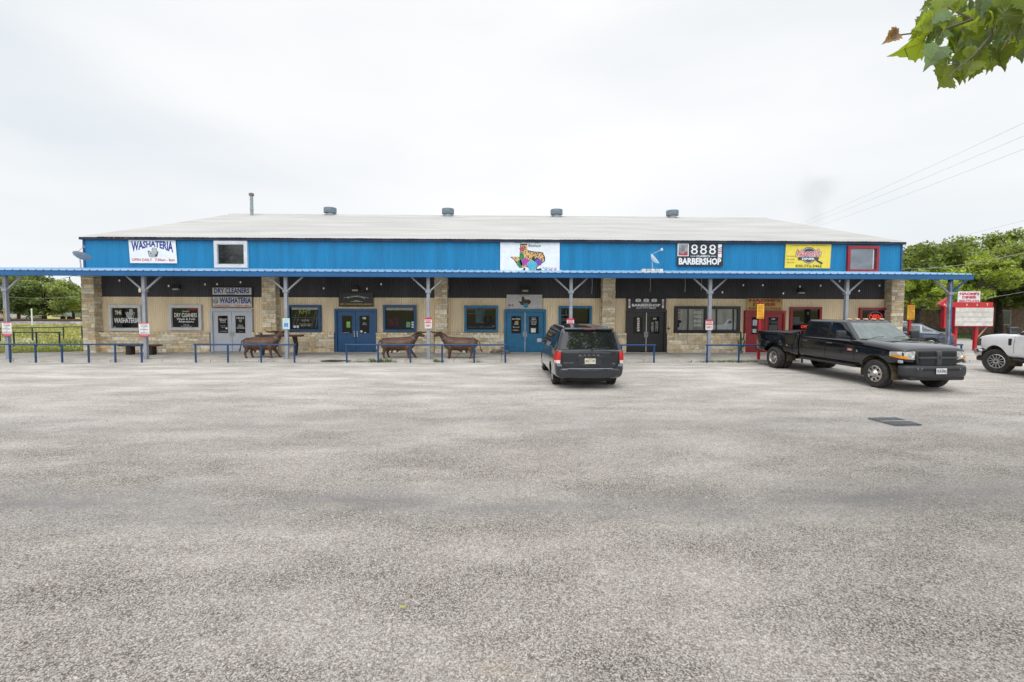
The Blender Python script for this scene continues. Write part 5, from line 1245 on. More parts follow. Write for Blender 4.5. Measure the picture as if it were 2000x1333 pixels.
        s_ = o.modifiers.new('s', 'SUBSURF'); s_.levels = 1; s_.render_levels = 1
        cb = MB().lathe([(.50, .3), (.50, 1.6)], 40, M=Matrix.Translation((RX-.02, 0, .47)) @ Matrix.Rotation(-pi/2*sgn, 4, 'X'), caps=True); c = obj('cut', cb, None)
        bmn = bmesh.new(); bmn.from_mesh(c.data); bmesh.ops.recalc_face_normals(bmn, faces=bmn.faces[:]); bmn.to_mesh(c.data); bmn.free()
        b_ = o.modifiers.new('b', 'BOOLEAN'); b_.operation = 'DIFFERENCE'; b_.object = c
        bpy.context.view_layer.update(); me2 = bpy.data.meshes.new_from_object(o.evaluated_get(bpy.context.evaluated_depsgraph_get())); o.modifiers.clear(); o.data = me2; bpy.data.objects.remove(c)
        me2.shade_smooth(); me2.set_sharp_from_angle(angle=R(40)); o.parent = t
        lb = arch(.51, RX, .46, sgn*.62, sgn*.96)
        obj('bed_arch_liner', lb, mat('dusty_liner', (.10,.075,.045), .95, var=.4, scale=8), o, world=False)
        obj('clearance_lamp', MB().rbox(-1.64, -1.58, min(sgn*.99, sgn*1.02), max(sgn*.99, sgn*1.02), .90, .93, .005, 1), mat('amber', (.7,.3,.03), .3, emit=.1), o, world=False)
        return o
    for sgn in (-1, 1): bedside(sgn)
    obj('bed_floor', MB().box(-3.40, -1.06, -.87, .87, .80, .84).box(-1.07, -1.03, -.9, .9, .7, zt-.02), plast, t, world=False)
    tg = obj('tailgate', MB().rbox(-3.46, -3.40, -.86, .86, .75, zt, .015, 2), paint, t, world=False, smooth=40)
    obj('rear_bumper', MB().rbox(-3.62, -3.44, -.95, .95, .55, .75, .03, 2), chrome if not hip else plast, t, world=False, smooth=40)
    for sgn in (-1, 1): obj('tail_light', MB().rbox(-3.465, -3.38, min(sgn*.87, sgn*.99), max(sgn*.87, sgn*.99), .9, 1.25, .01, 1), mat('tail_red', (.45,.01,.015), .2), t, world=False)
    # wheels
    fy = .86
    for sgn in (-1, 1): wheel(t, FX, sgn*fy, r, .27, rimm, wheelstyle, sgn, rimr=.235, dish_=-.02 if wheelstyle == 'holes' else .0)
    for sgn in (-1, 1):
        if hip: wheel(t, RX, sgn*1.05, r, .25, rimm, 'dual', sgn, rimr=.235); wheel(t, RX, sgn*.74, r, .25, rimm, 'dual', sgn, rimr=.235)
        else: wheel(t, RX, sgn*fy, r, .27, rimm, wheelstyle, sgn, rimr=.235)
    return t, body, bv, g_, gv

a = GP(1710, 757); b_ = GP(1512, 719)
ang = atan2(a[1]-b_[1], a[0]-b_[0]) - atan2(.17, 4.3)
dst = sqrt((a[0]-b_[0])**2+(a[1]-b_[1])**2); print('pickup wheelbase seen', dst, 'angle', math.degrees(ang))
ca, sa = cos(ang), sin(ang)
lx, ly = 2.15, -.93
rimp = mat('worn_polished_rim', (.58,.56,.53), .32, .85, var=.15, scale=10)
tr_, body, bv, roof_, gv = pickup('pickup_truck', 'black four-door dual rear wheel pickup with amber roof lamps, parked by the red door', (a[0]-(ca*lx-sa*ly), a[1]-(sa*lx+ca*ly), 0), ang, blkp, True, rimp, 'holes', 'ram')
# its nose
sur = MB()
obj('grille_surround', MB().rbox(2.93, 3.075, -.62, .62, .72, 1.175, .05, 3, hull=lambda c: Vector((c.x-(.05 if c.z > 1 else 0), c.y*(1 if c.z > 1 else .9), c.z))), mat('grille_plastic', (.035,.037,.042), .5), tr_, world=False, smooth=40)
go = obj('grille', MB().add([(3.082,-.54,.76),(3.082,.54,.76),(3.062,.56,1.125),(3.062,-.56,1.125)], [(0,1,2,3)]), mat('grille_dark', (.006,.006,.007), .6), tr_, world=False)
gb = MB().rbox(3.03, 3.115, -.07, .07, .75, 1.14, .02, 2).rbox(3.04, 3.10, -.57, .57, .93, .985, .012, 2)
obj('grille_crossbar', gb, mat('grille_bar', (.05,.052,.058), .45), go, world=False, smooth=40)
gs = MB()
for k in range(11): z_ = .78 + k*.031; gs.box(3.07, 3.088, -.53, .53, z_, z_+.010)
obj('grille_slats', gs, mat('grille_slat', (.03,.031,.035), .5), go, world=False)
# ram-like emblem: plain dark shield with two curls
em = MB().poly([(3.118, .04*cos(q)*(1 if sin(q) > 0 else .8), .965+.07*sin(q)) for q in [2*pi*k/14 for k in range(14)]]); obj('grille_badge', em, mat('badge_dark', (.02,.02,.022), .35), go, world=False)
for sgn in (-1, 1):
    q = MB()
    proj(bv, [(sgn*.62,.90),(sgn*.93,.93),(sgn*.95,1.10),(sgn*.61,1.13)], 'x', 1, .012, (6,3), q, 2.95)
    proj(bv, [(2.93,.93),(2.62,.97),(2.62,1.09),(2.93,1.11)], 'y', sgn, .010, (5,3), q, .95)
    hl = obj('headlight', q, mat('headlamp_lens', (.60,.60,.57), .08, .3, var=.15, scale=9), tr_, world=False, smooth=40)
    q = MB(); proj(bv, [(sgn*.80,.905),(sgn*.945,.93),(sgn*.945,1.0),(sgn*.82,.985)], 'x', 1, .018, (3,2), q, 2.95); proj(bv, [(2.93,.925),(2.66,.965),(2.68,1.01),(2.93,1.0)], 'y', sgn, .016, (4,2), q, .95)
    obj('indicator', q, mat('amber_lens', (.75,.28,.02), .15), hl, world=False)
    q = MB(); q.lathe([(.0,.0),(.06,.01),(.075,.03)], 16, M=Matrix.Translation((2.985, sgn*.72, 1.03)) @ Matrix.Rotation(pi/2, 4, 'Y')); obj('lamp_bowl', q, chrome, hl, world=False)
    obj('corner_badge', MB().rbox(2.86, 2.98, min(sgn*.92, sgn*.985), max(sgn*.92, sgn*.985), .80, .88, .02, 2), mat('pale_marker', (.4,.42,.45), .4), tr_, world=False)
bst = []
for x_, W, b0, tp in ((2.72,.95,.42,.77),(2.9,.965,.40,.77),(3.04,.92,.40,.76),(3.14,.74,.42,.745),(3.18,.50,.43,.74)): bst.append((x_, [(0,b0),(W*.9,b0),(W,b0+.06),(W,tp-.06),(W*.95,tp),(0,tp)]))
bu = shell('front_bumper', bst, mat('bumper_black', (.028,.030,.034), .45, var=.2, scale=5), tr_, 2); bb = bvh(bu)
q = MB(); proj(bb, [(-.52,.61),(.52,.61),(.55,.665),(-.55,.665)], 'x', 1, .004, (10,1), q); obj('bumper_slot', q, mat('grille_dark', (.006,.006,.007), .6), bu, world=False)
q = MB(); 
for yy in (-.66,-.56,.56): proj(bb, [(yy-.012,.66),(yy+.012,.66),(yy+.012,.685),(yy-.012,.685)], 'x', 1, .006, (1,1), q)
obj('bumper_bolt', q, galv, bu, world=False)
obj('air_dam', MB().rbox(2.8, 3.08, -.80, .80, .34, .46, .03, 2), plast, bu, world=False)
MP = Matrix.Translation((3.205, -.03, .61)) @ Matrix.Rotation(pi/2, 4, 'Z')
plate_(tr_, 'PLR-0983', MP)
for yy in (-.56,-.28,0,.28,.56):
    obj('roof_lamp', MB().rbox(.64, .74, yy-.055, yy+.055, 1.925, 1.965, .015, 2), mat('pale_amber', (.75,.60,.38), .2), tr_, world=False, smooth=40)
y_ = -1.005; bd = MB(); bd.rbox(1.16, 1.36, y_, y_+.01, .99, 1.06, .003, 1); o = obj('door_badge', bd, mat('badge_red', (.42,.05,.05), .4), tr_, world=False)
o.location = (.0, 0, .0)
obj('badge_print', MB().text('HEAVY DUTY', 1.175, 1.345, 1.035, 1.055, y_-.004).text('3500', 1.19, 1.33, 1.0, 1.03, y_-.004, bold=.03), wink, o, world=False)
obj('door_emblem', MB().add([(1.50,y_-.003,.98),(1.58,y_-.003,.98),(1.56,y_-.003,1.0),(1.535,y_-.003,1.05),(1.51,y_-.003,1.03)], [(0,1,2,3,4)]), galv, tr_, world=False)

# white pickup, nose to the left, cut by the picture edge
wp = mat('white_car_paint', (.80,.81,.83), .18, coat=1., var=.04)
a = GP(1941, 729); hd = R(77); ca, sa = cos(hd), sin(hd); lx, ly = 2.15*1.06, .98*1.06
tw, body, bv, roof_, gv = pickup('pickup_truck', 'white pickup truck cut off by the right edge of the photo', (a[0]-(ca*lx-sa*ly), a[1]-(sa*lx+ca*ly), 0), hd, wp, False, mat('silver_rim', (.55,.55,.55), .3, .8), 'many', 'x')
tw.scale = (1.06,)*3
obj('grille', MB().rbox(2.94, 3.05, -.80, .80, .80, 1.16, .05, 2), plast, tw, world=False, smooth=40)
for sgn in (-1, 1):
    q = MB(); proj(bv, [(2.93,.86),(2.74,.90),(2.76,1.12),(2.93,1.13)], 'y', sgn, .010, (3,3), q, .95); q.rbox(2.93, 3.03, min(sgn*.78, sgn*.93), max(sgn*.78, sgn*.93), .86, 1.12, .03, 2)
    obj('headlight', q, mat('dark_headlamp', (.05,.055,.06), .1), tw, world=False, smooth=40)
    obj('fender_vent', MB().rbox(1.50, 1.61, min(sgn*.985, sgn*1.012), max(sgn*.985, sgn*1.012), .98, 1.20, .02, 2), plast, tw, world=False, smooth=40)
bst = []
for x_, W, b0, tp in ((2.72,.98,.50,.78),(2.9,1.0,.48,.80),(3.12,.98,.48,.79),(3.2,.80,.50,.78),(3.22,.55,.52,.77)): bst.append((x_, [(0,b0),(W*.9,b0),(W,b0+.06),(W,tp-.06),(W*.95,tp),(0,tp)]))
for o in tw.children:
    if o.name.startswith('wheel') and o.location.x > 0: o.rotation_euler = (0,0,R(26))
shell('front_bumper', bst, mat('chrome_bumper', (.55,.55,.55), .15, 1.), tw, 2)
obj('air_dam', MB().rbox(2.75, 3.08, -.9, .9, .34, .50, .04, 2), plast, tw, world=False)

# ---------------------------------------------------------------- minivan seen from behind
vp = mat('slate_car_paint', (.020,.025,.034), .16, .4, coat=1., var=.08, scale=1.)
a = GP(1083, 750); b_ = GP(1192, 750)
van = thing('minivan', 'dark slate minivan seen from behind, parked nose-in near the teal door', 'minivan', (0,0,0))
rzv = pi/2 + R(.3)
# rear axle centre between the two contact patches
mx_, my_ = (a[0]+b_[0])/2+.02, a[1]; print('van track seen', b_[0]-a[0])
van.location = (mx_ + cos(rzv)*1.54, my_ + sin(rzv)*1.54, 0); van.rotation_euler = (0,0,rzv)
st = []
for x_, W, b0, belt, tp, wt in ((-2.56,.86,.42,1.02,1.06,.90),(-2.55,.90,.36,1.05,1.09,.90),(-2.50,.965,.30,1.07,1.12,.91),(-2.3,.99,.27,1.08,1.13,.92),(-1.54,1.0,.24,1.06,1.12,.92),(0,1.0,.22,1.03,1.10,.92),(1.2,1.0,.22,1.0,1.08,.90),(1.7,.99,.24,.98,1.06,.86),(2.2,.95,.28,.86,.95,.8),(2.5,.85,.32,.74,.82,.7),(2.58,.6,.4,.66,.70,.6)):
    st.append((x_, prof(W, b0, (b0+belt)/2, belt, tp, wt)))
vb = shell('body', st, vp, van, 2, cuts=[(sx, .33, .37, y0, y1) for sx in (1.54,-1.54) for y0, y1 in ((.6,1.4),(-1.4,-.6))])
bv = bvh(vb)
gh = hullbox(1.04, 1.71, -2.50, 1.72, -2.30, .66, .95, .74, .15, 6, wb2=.95, wt2=.76); vg = obj('cabin_roof', gh, vp, van, world=False, smooth=40); gv = bvh(vg)
rw = obj('rear_window', proj(gv, [(-.81,1.12),(.81,1.12),(.695,1.60),(-.695,1.60)], 'x', -1, .008, (8,4)), mat('rear_glass', (.012,.015,.018), .03, spec=1.1), van, world=False, smooth=50)
q = MB()
for z0, z1 in ((1.085,1.125),): proj(gv, [(-.86,z0),(.86,z0),(.85,z1),(-.85,z1)], 'x', -1, .007, (8,1), q)
obj('rear_window_edge', q, plast, rw, world=False)
obj('wiper', MB().tube([(-2.53,-.10,1.13),(-2.52,-.25,1.155),(-2.52,-.56,1.17)], .010, 6).lathe([(0,0),(.03,.0),(.03,.03),(0,.03)], 12, M=Matrix.Translation((-2.54,-.06,1.12)) @ Matrix.Rotation(-pi/2, 4, 'Y')), plast, rw, world=False)
# spoiler lip
obj('spoiler', MB().rbox(-2.50, -2.14, -.70, .70, 1.655, 1.715, .025, 3, hull=lambda c: Vector((c.x + .10*(abs(c.y)/.7)**2, c.y, c.z + (0 if c.x < -2.4 else .012)))), vp, van, world=False, smooth=40)
obj('high_brake_light', MB().rbox(-2.504, -2.49, -.16, .16, 1.665, 1.69, .004, 1), mat('dark_red_lens', (.20,.01,.012), .3), van, world=False)
for sgn in (-1, 1):
    q = MB(); proj(bv, [(sgn*.825,.76),(sgn*.93,.76),(sgn*.94,1.07),(sgn*.81,1.07)], 'x', -1, .014, (4,4), q, 2.5); proj(bv, [(-2.52,.74),(-2.34,.80),(-2.40,1.08),(-2.50,1.085)], 'y', sgn, .012, (4,4), q, .96)
    tl = obj('tail_light', q, mat('tail_lens', (.50,.012,.012), .12, emit=.05), van, world=False, smooth=40)
    q = MB(); proj(bv, [(sgn*.84,.74),(sgn*.925,.74),(sgn*.93,.83),(sgn*.83,.83)], 'x', -1, .018, (3,2), q, 2.5); proj(bv, [(-2.52,.74),(-2.42,.77),(-2.43,.82),(-2.50,.82)], 'y', sgn, .016, (2,2), q, .96); obj('reversing_lens', q, mat('pale_lens', (.75,.62,.6), .15), tl, world=False)
    # side glass, one dark sweep with pillars
    for q4 in ([(-2.34,1.12),(-1.30,1.12),(-1.30,1.60),(-2.16,1.60)], [(-1.24,1.12),(-.06,1.12),(-.06,1.61),(-1.24,1.60)], [(.0,1.12),(1.30,1.12),(.56,1.60),(.0,1.61)]):
        obj('side_window', proj(gv, q4, 'y', sgn, .006, (8,4)), tint, van, world=False, smooth=50)
    sm = MB()
    for p in ([(-1.95,1.08),(-1.22,.98)], [(-1.20,1.06),(-1.08,.5),(-1.08,.30)], [(-.03,1.06),(-.03,.30)], [(1.25,1.02),(1.22,.30)], [(-2.3,.95),(-.05,.90)]): seam(bv, p, sgn, .007, .003, sm)
    obj('door_gap', sm, seamm, van, world=False)
    for hx in (-.20, .15):
        y_ = bv.ray_cast(Vector((hx, 9*sgn, .93)), Vector((0,-sgn,0)))[0].y
        obj('door_handle', MB().rbox(hx-.09, hx+.09, y_-.02, y_+.02, .915, .95, .01, 2), vp, van, world=False)
    mo = obj('mirror', MB().rbox(.98, 1.14, min(sgn*1.00, sgn*1.20), max(sgn*1.00, sgn*1.20), 1.05, 1.20, .04, 3), vp, van, world=False, smooth=50)
    obj('mirror_glass', MB().rbox(.972, .982, min(sgn*1.02, sgn*1.18), max(sgn*1.02, sgn*1.18), 1.07, 1.18, .004, 1), mat('mirror_face', (.35,.37,.4), .15), mo, world=False); obj('mirror_arm', MB().tube([(1.08, sgn*.92, 1.08), (1.07, sgn*1.03, 1.10)], .03, 8), plast, mo, world=False)
    obj('roof_rail', MB().tube([(-2.05, sgn*.66, 1.70), (-1.9, sgn*.66, 1.735), (.3, sgn*.65, 1.735), (.45, sgn*.65, 1.70)], .016, 8), galv, van, world=False, smooth=50)
    q = MB(); proj(bv, [(sgn*.78,.66),(sgn*.90,.66),(sgn*.93,.73),(sgn*.80,.73)], 'x', -1, .010, (3,2), q, 2.5); obj('bumper_corner', q, mat('light_slate', (.16,.20,.26), .25), van, world=False)
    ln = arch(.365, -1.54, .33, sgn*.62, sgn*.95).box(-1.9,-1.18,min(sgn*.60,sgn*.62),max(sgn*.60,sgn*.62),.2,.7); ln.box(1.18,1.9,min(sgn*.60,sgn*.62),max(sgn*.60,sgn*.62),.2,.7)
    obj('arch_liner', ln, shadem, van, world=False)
rb_st = []
for x_, W, b0, tp in ((-2.20,.975,.30,.63),(-2.40,.965,.30,.63),(-2.54,.90,.31,.62),(-2.61,.74,.33,.61),(-2.63,.45,.34,.60)): rb_st.append((x_, [(0,b0),(W*.78,b0),(W*.90,b0+.07),(W*.985,b0+.17),(W,tp-.06),(W*.95,tp),(0,tp)]))
bu = shell('rear_bumper', rb_st, vp, van, 2); bb = bvh(bu)
obj('bumper_step', MB().rbox(-2.655, -2.54, -.62, .62, .592, .612, .008, 2), mat('step_grey', (.22,.25,.29), .3), bu, world=False)
obj('bumper_underside', MB().rbox(-2.56, -2.3, -.58, .58, .25, .34, .03, 2), shadem, bu, world=False)
q = MB()
for e_ in ([(-.80,1.05),(-.78,.74),(-.70,.62)], [(.80,1.05),(.78,.74),(.70,.62)], [(-.70,.62),(.70,.62)]):
    for p0, p1 in zip(e_, e_[1:]):
        dx, dz = p1[0]-p0[0], p1[1]-p0[1]; l = sqrt(dx*dx+dz*dz); ax, az_ = -dz/l*.008, dx/l*.008
        proj(bv, [(p0[0]-ax,p0[1]-az_),(p1[0]-ax,p1[1]-az_),(p1[0]+ax,p1[1]+az_),(p0[0]+ax,p0[1]+az_)], 'x', -1, .004, (6,1), q)
obj('liftgate_gap', q, seamm, van, world=False)
rear = min(v.co.x for v in vb.data.vertices)
Mr = Matrix.Translation((rear-.012, 0, 0)) @ Matrix.Rotation(-pi/2, 4, 'Z')
q = MB()
for i, ch in enumerate('DODGE'): q.text(ch, -.30+.125*i, -.30+.125*i+.05, .955, .985, -.002, bold=.03, M=Mr)
obj('liftgate_lettering', q, chrome, van, world=False)
obj('liftgate_badge', MB().text('GRAND CARAVAN', -.74, -.46, .745, .765, -.0, bold=.02, M=Mr).text('SXT', .62, .70, .72, .75, 0, bold=.02, M=Mr), chrome, van, world=False)
rc = MB().rbox(-.34, .34, -.004, .006, .70, .92, .003, 1, M=Mr, hull=lambda c: Vector((c.x*(1 if c.z > .8 else .86), c.y, c.z))); po = obj('plate_recess', rc, mat('recess_slate', (.028,.034,.045), .35), van, world=False)
obj('plate_lip', MB().rbox(-.37, .37, -.035, .0, .905, .935, .01, 2, M=Mr).rbox(-.30, .30, -.014, .0, .685, .705, .006, 1, M=Mr), vp, po, world=False, smooth=40)
pp = plate_(van, 'JKZ-1181', Matrix.Translation((rear-.025, 0, .805)) @ Matrix.Rotation(-pi/2, 4, 'Z')); pp.data.materials[0] = mat('plate_cream', (.62,.6,.45), .45)
for sx in (-1.54, 1.54):
    for sgn in (-1, 1): wheel(van, sx, sgn*.83, .345, .225, mat('silver_rim', (.55,.55,.55), .3, .8), 'five', sgn, rimr=.215)
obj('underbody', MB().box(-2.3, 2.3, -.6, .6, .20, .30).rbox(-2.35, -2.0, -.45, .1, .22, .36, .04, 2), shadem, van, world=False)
obj('windshield', proj(gv, [(-.80,1.12),(.80,1.12),(.64,1.60),(-.64,1.60)], 'x', 1, .006, (8,4)), tint, van, world=False, smooth=50)
for sgn in (-1, 1):
    q = MB(); proj(bv, [(sgn*.50,.66),(sgn*.80,.68),(sgn*.84,.80),(sgn*.52,.76)], 'x', 1, .01, (4,2), q, 2.5); obj('headlight', q, mat('pale_lens2', (.6,.6,.58), .1), van, world=False)

# ---------------------------------------------------------------- sedan beyond the black pickup
sb = mat('blue_grey_car_paint', (.085,.105,.14), .2, .5, coat=1., var=.05)
def sedan(label, loc, rz, paint):
    t = thing('parked_car', label, 'car', loc, rz)
    st = []
    for x_, W, b0, belt, tp, wt in ((-2.42,.70,.45,.80,.84,.8),(-2.40,.80,.38,.88,.94,.82),(-2.2,.88,.28,.93,1.02,.82),(-1.4,.91,.22,.93,1.02,.84),(0,.92,.20,.90,.98,.86),(1.0,.92,.20,.86,.95,.84),(1.8,.90,.22,.78,.86,.8),(2.25,.82,.26,.68,.74,.75),(2.40,.65,.32,.58,.62,.7)): st.append((x_, prof(W, b0, (b0+belt)/2, belt, tp, wt)))
    bo = shell('body', st, paint, t, 2, cuts=[(sx, .33, .36, y0, y1) for sx in (1.4,-1.4) for y0, y1 in ((.55,1.3),(-1.3,-.55))]); bv = bvh(bo)
    g_ = obj('cabin_roof', hullbox(.90, 1.42, -1.95, 1.15, -.95, .25, .84, .60, .09, 4), paint, t, world=False, smooth=45); gv = bvh(g_)
    for sgn in (-1, 1):
        for q4 in ([(-1.52,1.0),(-1.02,1.0),(-1.0,1.30),(-1.12,1.27)], [(-.95,.98),(-.12,.98),(-.12,1.34),(-.92,1.32)], [(-.05,.98),(.90,.98),(.22,1.34),(-.05,1.34)]): obj('side_window', proj(gv, q4, 'y', sgn, .006, (6,3)), mat('see_glass', (.10,.13,.13), .04, spec=1., var=.4, scale=3), t, world=False, smooth=50)
        sm = MB()
        for p in ([(-.08,.95),(-.08,.25)], [(.95,.88),(.95,.25)], [(-1.0,.95),(-1.05,.4)]): seam(bv, p, sgn, .007, .003, sm)
        obj('door_gap', sm, seamm, t, world=False)
        obj('mirror', MB().rbox(.62, .76, min(sgn*.92, sgn*1.08), max(sgn*.92, sgn*1.08), .96, 1.07, .03, 2), paint, t, world=False, smooth=50)
        q = MB(); proj(bv, [(-2.36,.74),(-2.1,.80),(-2.1,.90),(-2.36,.88)], 'y', sgn, .01, (4,2), q, .8); obj('tail_light', q, mat('tail_red', (.45,.01,.015), .2), t, world=False)
        for hx in (-.75, .12): 
            y_ = bv.ray_cast(Vector((hx, 9*sgn, .84)), Vector((0,-sgn,0)))[0].y; obj('door_handle', MB().rbox(hx-.08, hx+.08, y_-.02, y_+.02, .825, .855, .008, 1), paint, t, world=False)
    obj('windshield', proj(gv, [(-.72,.98),(.72,.98),(.55,1.35),(-.55,1.35)], 'x', 1, .006, (6,3)), tint, t, world=False); obj('rear_window', proj(gv, [(-.70,.99),(.70,.99),(.55,1.34),(-.55,1.34)], 'x', -1, .006, (6,3)), tint, t, world=False)
    for sx in (-1.4, 1.4):
        for sgn in (-1, 1): wheel(t, sx, sgn*.79, .33, .21, mat('silver_rim', (.55,.55,.55), .3, .8), 'five', sgn)
    obj('underbody', MB().box(-2.1, 2.1, -.55, .55, .18, .28), shadem, t, world=False)
    return t
p = FP(1866, 690, 24.8); sedan('blue-grey sedan parked behind the black pickup by the stone corner', (p[0]-1.7, 26.5, 0), R(135), sb)
p = FP(1748, 640, 31); sedan('white car far behind the blue-grey sedan, mostly hidden', (p[0], 31, 0), R(10), mat('white_far_car', (.7,.7,.72), .25, coat=.6))
# ================================================================ RIGHT SIDE
redp = mat('sign_red_paint', (.46,.012,.016), .4, var=.08)
def yellow_sign(px, Y, label, ztop):
    x0, x1, z0, z1 = rect(*px, Y)
    t = thing('parking_sign', label, 'parking sign', ((x0+x1)/2, Y, 0), group='yellow diner parking signs on red posts')
    xm = (x0+x1)/2
    obj('sign_post', MB().box(xm-.045, xm+.045, Y+.0, Y+.09, -.02, FP((px[0]+px[2])/2, ztop, Y)[1]), redp, t)
    obj('panel', MB().rbox(x0, x1, Y-.025, Y-.005, z0, z1, .006, 1), mat('yellow_sign', (.82,.50,.03), .45), t)
    g_ = (x0, x1, z0, z1); q = MB()
    for i, s_ in enumerate(("NAOMI'S", 'DINER', 'PARKING', 'ONLY', 'CUSTOMERS', 'OF THE', 'DINER ONLY')): q.text(s_, *fr_(g_, .12,.88,.86-.105*i,.93-.105*i), Y-.028, bold=.02)
    q.text('TOW AWAY ZONE', *fr_(g_, .08,.92,.05,.14), Y-.028, bold=.03)
    obj('lettering', q, mat('orange_red_ink', (.60,.06,.02), .5), t)
yellow_sign((1478,594.5,1492,623), 19.35, 'yellow parking sign on a red post in front of the red double door', 590)
yellow_sign((1771.5,596.5,1786,624.5), 20.3, 'yellow parking sign on a red post right of the stone corner pillar', 592)
# portable marquee
MYs = 24.3
x0, x1, z0, z1 = rect(1859,600.5,1935,638.5, MYs)
t = thing('marquee_sign', 'red framed letter board on two red posts with an arrow at its left', 'marquee sign', ((x0+x1)/2, MYs, 0))
fo = MB().rbox(x0, x1, MYs-.16, MYs+.16, z0, z1, .02, 1); obj('sign_case', fo, redp, t)
obj('letter_board', MB().box(x0+.03, x1-.05, MYs-.175, MYs-.158, z0+.05, z1-.03), mat('board_white', (.62,.60,.57), .4), t)
q = MB()
for k in range(1, 4): z_ = z0+(z1-z0)*k/4; q.box(x0+.05, x1-.07, MYs-.182, MYs-.174, z_-.008, z_+.008)
obj('letter_track', q, mat('track_grey', (.32,.31,.30), .5), t)
xa = FP(1830, 592, MYs)[0]; zt = z1 + .27
hd_ = obj('header', MB().box(xa+.6, x1-.03, MYs-.12, MYs+.12, z1+.003, zt), redp, t)
q = MB()
for u in (.36,.62,.88): c = x0+(x1-x0)*u-.1; q.text('EAT'[int(u*3) % 3], c-.06, c+.06, z1+.07, z1+.20, MYs-.128, bold=.04)
obj('header_lettering', q, mat('pale_pink_ink', (.75,.5,.5), .5), hd_)
zc = FP(1830, 595, MYs)[1]; xb = FP(1848.5, 595, MYs)[0]
ar = obj('arrow', MB().plate([(xa, zc), (xb, zc+.36), (xb, zc-.05), (xb-.02, zc-1.28), (xb-.20, zc-1.28), (xb-.20, zc-.16), (xb-.24, zc-.12)], MYs-.12, MYs+.10), redp, t)
q = MB()
for u, v in ((.30,.0),(.48,.12),(.40,-.06)): q.ell(xa+u, zc+v, .045, .045, MYs-.125, 10)
obj('arrow_bulb', q, mat('pale_pink_ink', (.75,.5,.5), .5), ar)
for px in (1866.5, 1907): 
    c = FP(px, 650, MYs)[0]; obj('sign_post', MB().tube([(c, MYs+.05, -.02), (c, MYs+.05, z0)], .10, 12), redp, t, smooth=50)
c = FP(1907, 650, MYs)[0]; obj('strut', MB().tube([(c+.1, MYs, z0-.55), (c+.55, MYs, z0-.02)], .035, 8), mat('faded_pink_paint', (.55,.2,.2), .5), t)
x0, x1, z0, z1 = rect(1869.5,570,1913.5,592, MYs)
t = thing('shop_sign', 'white panel with red words standing on top of the letter board', 'sign', ((x0+x1)/2, MYs, z0))
obj('panel', MB().rbox(x0, x1, MYs-.05, MYs, z0, z1, .02, 1), mat('panel_white', (.70,.70,.72), .45), t); g_ = (x0, x1, z0, z1)
obj('sign_leg', MB().box(x0+.25, x0+.31, MYs-.04, MYs-.01, zt-.02, z0+.01), redp, t); obj('sign_leg', MB().box(x1-.31, x1-.25, MYs-.04, MYs-.01, zt-.02, z0+.01), redp, t)
obj('lettering', MB().text("NAOMI'S", *fr_(g_, .06,.94,.68,.93), MYs-.055, bold=.06).text('DINER', *fr_(g_, .18,.82,.37,.62), MYs-.055, bold=.06).text('830-772-3462', *fr_(g_, .05,.95,.08,.28), MYs-.055, bold=.04), mat('ruby_ink', (.50,.04,.09), .5), t)

# houses beyond the street
def house(label, x0, x1, y0, dep, h, m, wins, roofh=1.3):
    t = thing('brick_house', label, 'house', ((x0+x1)/2, y0, 0))
    obj('wall', MB().box(x0, x1, y0, y0+dep, -.2, h), m, t)
    rf = MB().add([(x0-.5, y0-.5, h-.05), (x1+.5, y0-.5, h-.05), (x1+.5, y0+dep/2, h+roofh), (x0-.5, y0+dep/2, h+roofh), (x1+.5, y0+dep+.5, h-.05), (x0-.5, y0+dep+.5, h-.05)], [(0,1,2,3),(3,2,4,5),(0,3,5),(1,4,2),(0,5,4,1)])
    obj('roof', rf, mat('brown_shingle', (.10,.085,.075), .9, var=.2, scale=2), t)
    for u, w_, z_, hh in wins:
        c = x0+(x1-x0)*u; f = obj('window', MB().box(c-w_/2-.07, c+w_/2+.07, y0-.05, y0+.02, z_-.07, z_+hh+.07), mat('off_white_trim', (.5,.49,.47), .6), t)
        obj('pane', MB().box(c-w_/2, c+w_/2, y0-.062, y0-.045, z_, z_+hh), mat('house_glass', (.07,.08,.09), .1), f)
    return t
hb = mat('brown_brick', (.22,.15,.11), .9, var=.2, scale=3, bump=.3)
p0 = FP(1880, 640, 40)[0]
house('low brown brick house under the trees behind the letter board', p0-1.5, p0+16, 40, 9, 2.9, hb, ((.12,.9,.9,1.2),(.30,1.0,.9,1.2),(.55,1.4,.9,1.2),(.8,1.,.9,1.2)))
p0 = FP(1790, 640, 48)[0]
house('pale house glimpsed through the trunks right of the stone corner', p0-2, p0+9, 48, 9, 2.9, mat('pale_siding', (.50,.50,.50), .7), ((.35,.8,.9,1.4),(.7,.8,.9,1.4)))
# left far things
p0 = FP(120, 615, 78)[0]
house('small pale building behind the trees at the far left', p0+2, p0+10, 80, 8, 2.6, mat('pale_siding', (.50,.50,.50), .7), ((.3,1.,.9,1.2),(.7,1.,.9,1.2)), .9)
t = thing('trailer', 'blue and white trailer parked beyond the railway left of the stone corner', 'trailer', (FP(141, 620, 74)[0], 74, 0))
obj('trailer_body', MB().rbox(-2.2, 2.2, -1, 1, .5, 2.3, .1, 2), mat('blue_white_trailer', (.25,.42,.60), .4), t, world=False); obj('trailer_band', MB().box(-2.21, 2.21, -1.02, -1.0, .6, 1.2), white, t, world=False)
for xx in (-.5, .5): obj('wheel', MB().lathe([(0,-.1),(.33,-.1),(.35,0),(.33,.1),(0,.1)], 16, M=Matrix.Translation((xx, -1.0, .35)) @ Matrix.Rotation(pi/2, 4, 'X')), rub, t, world=False)
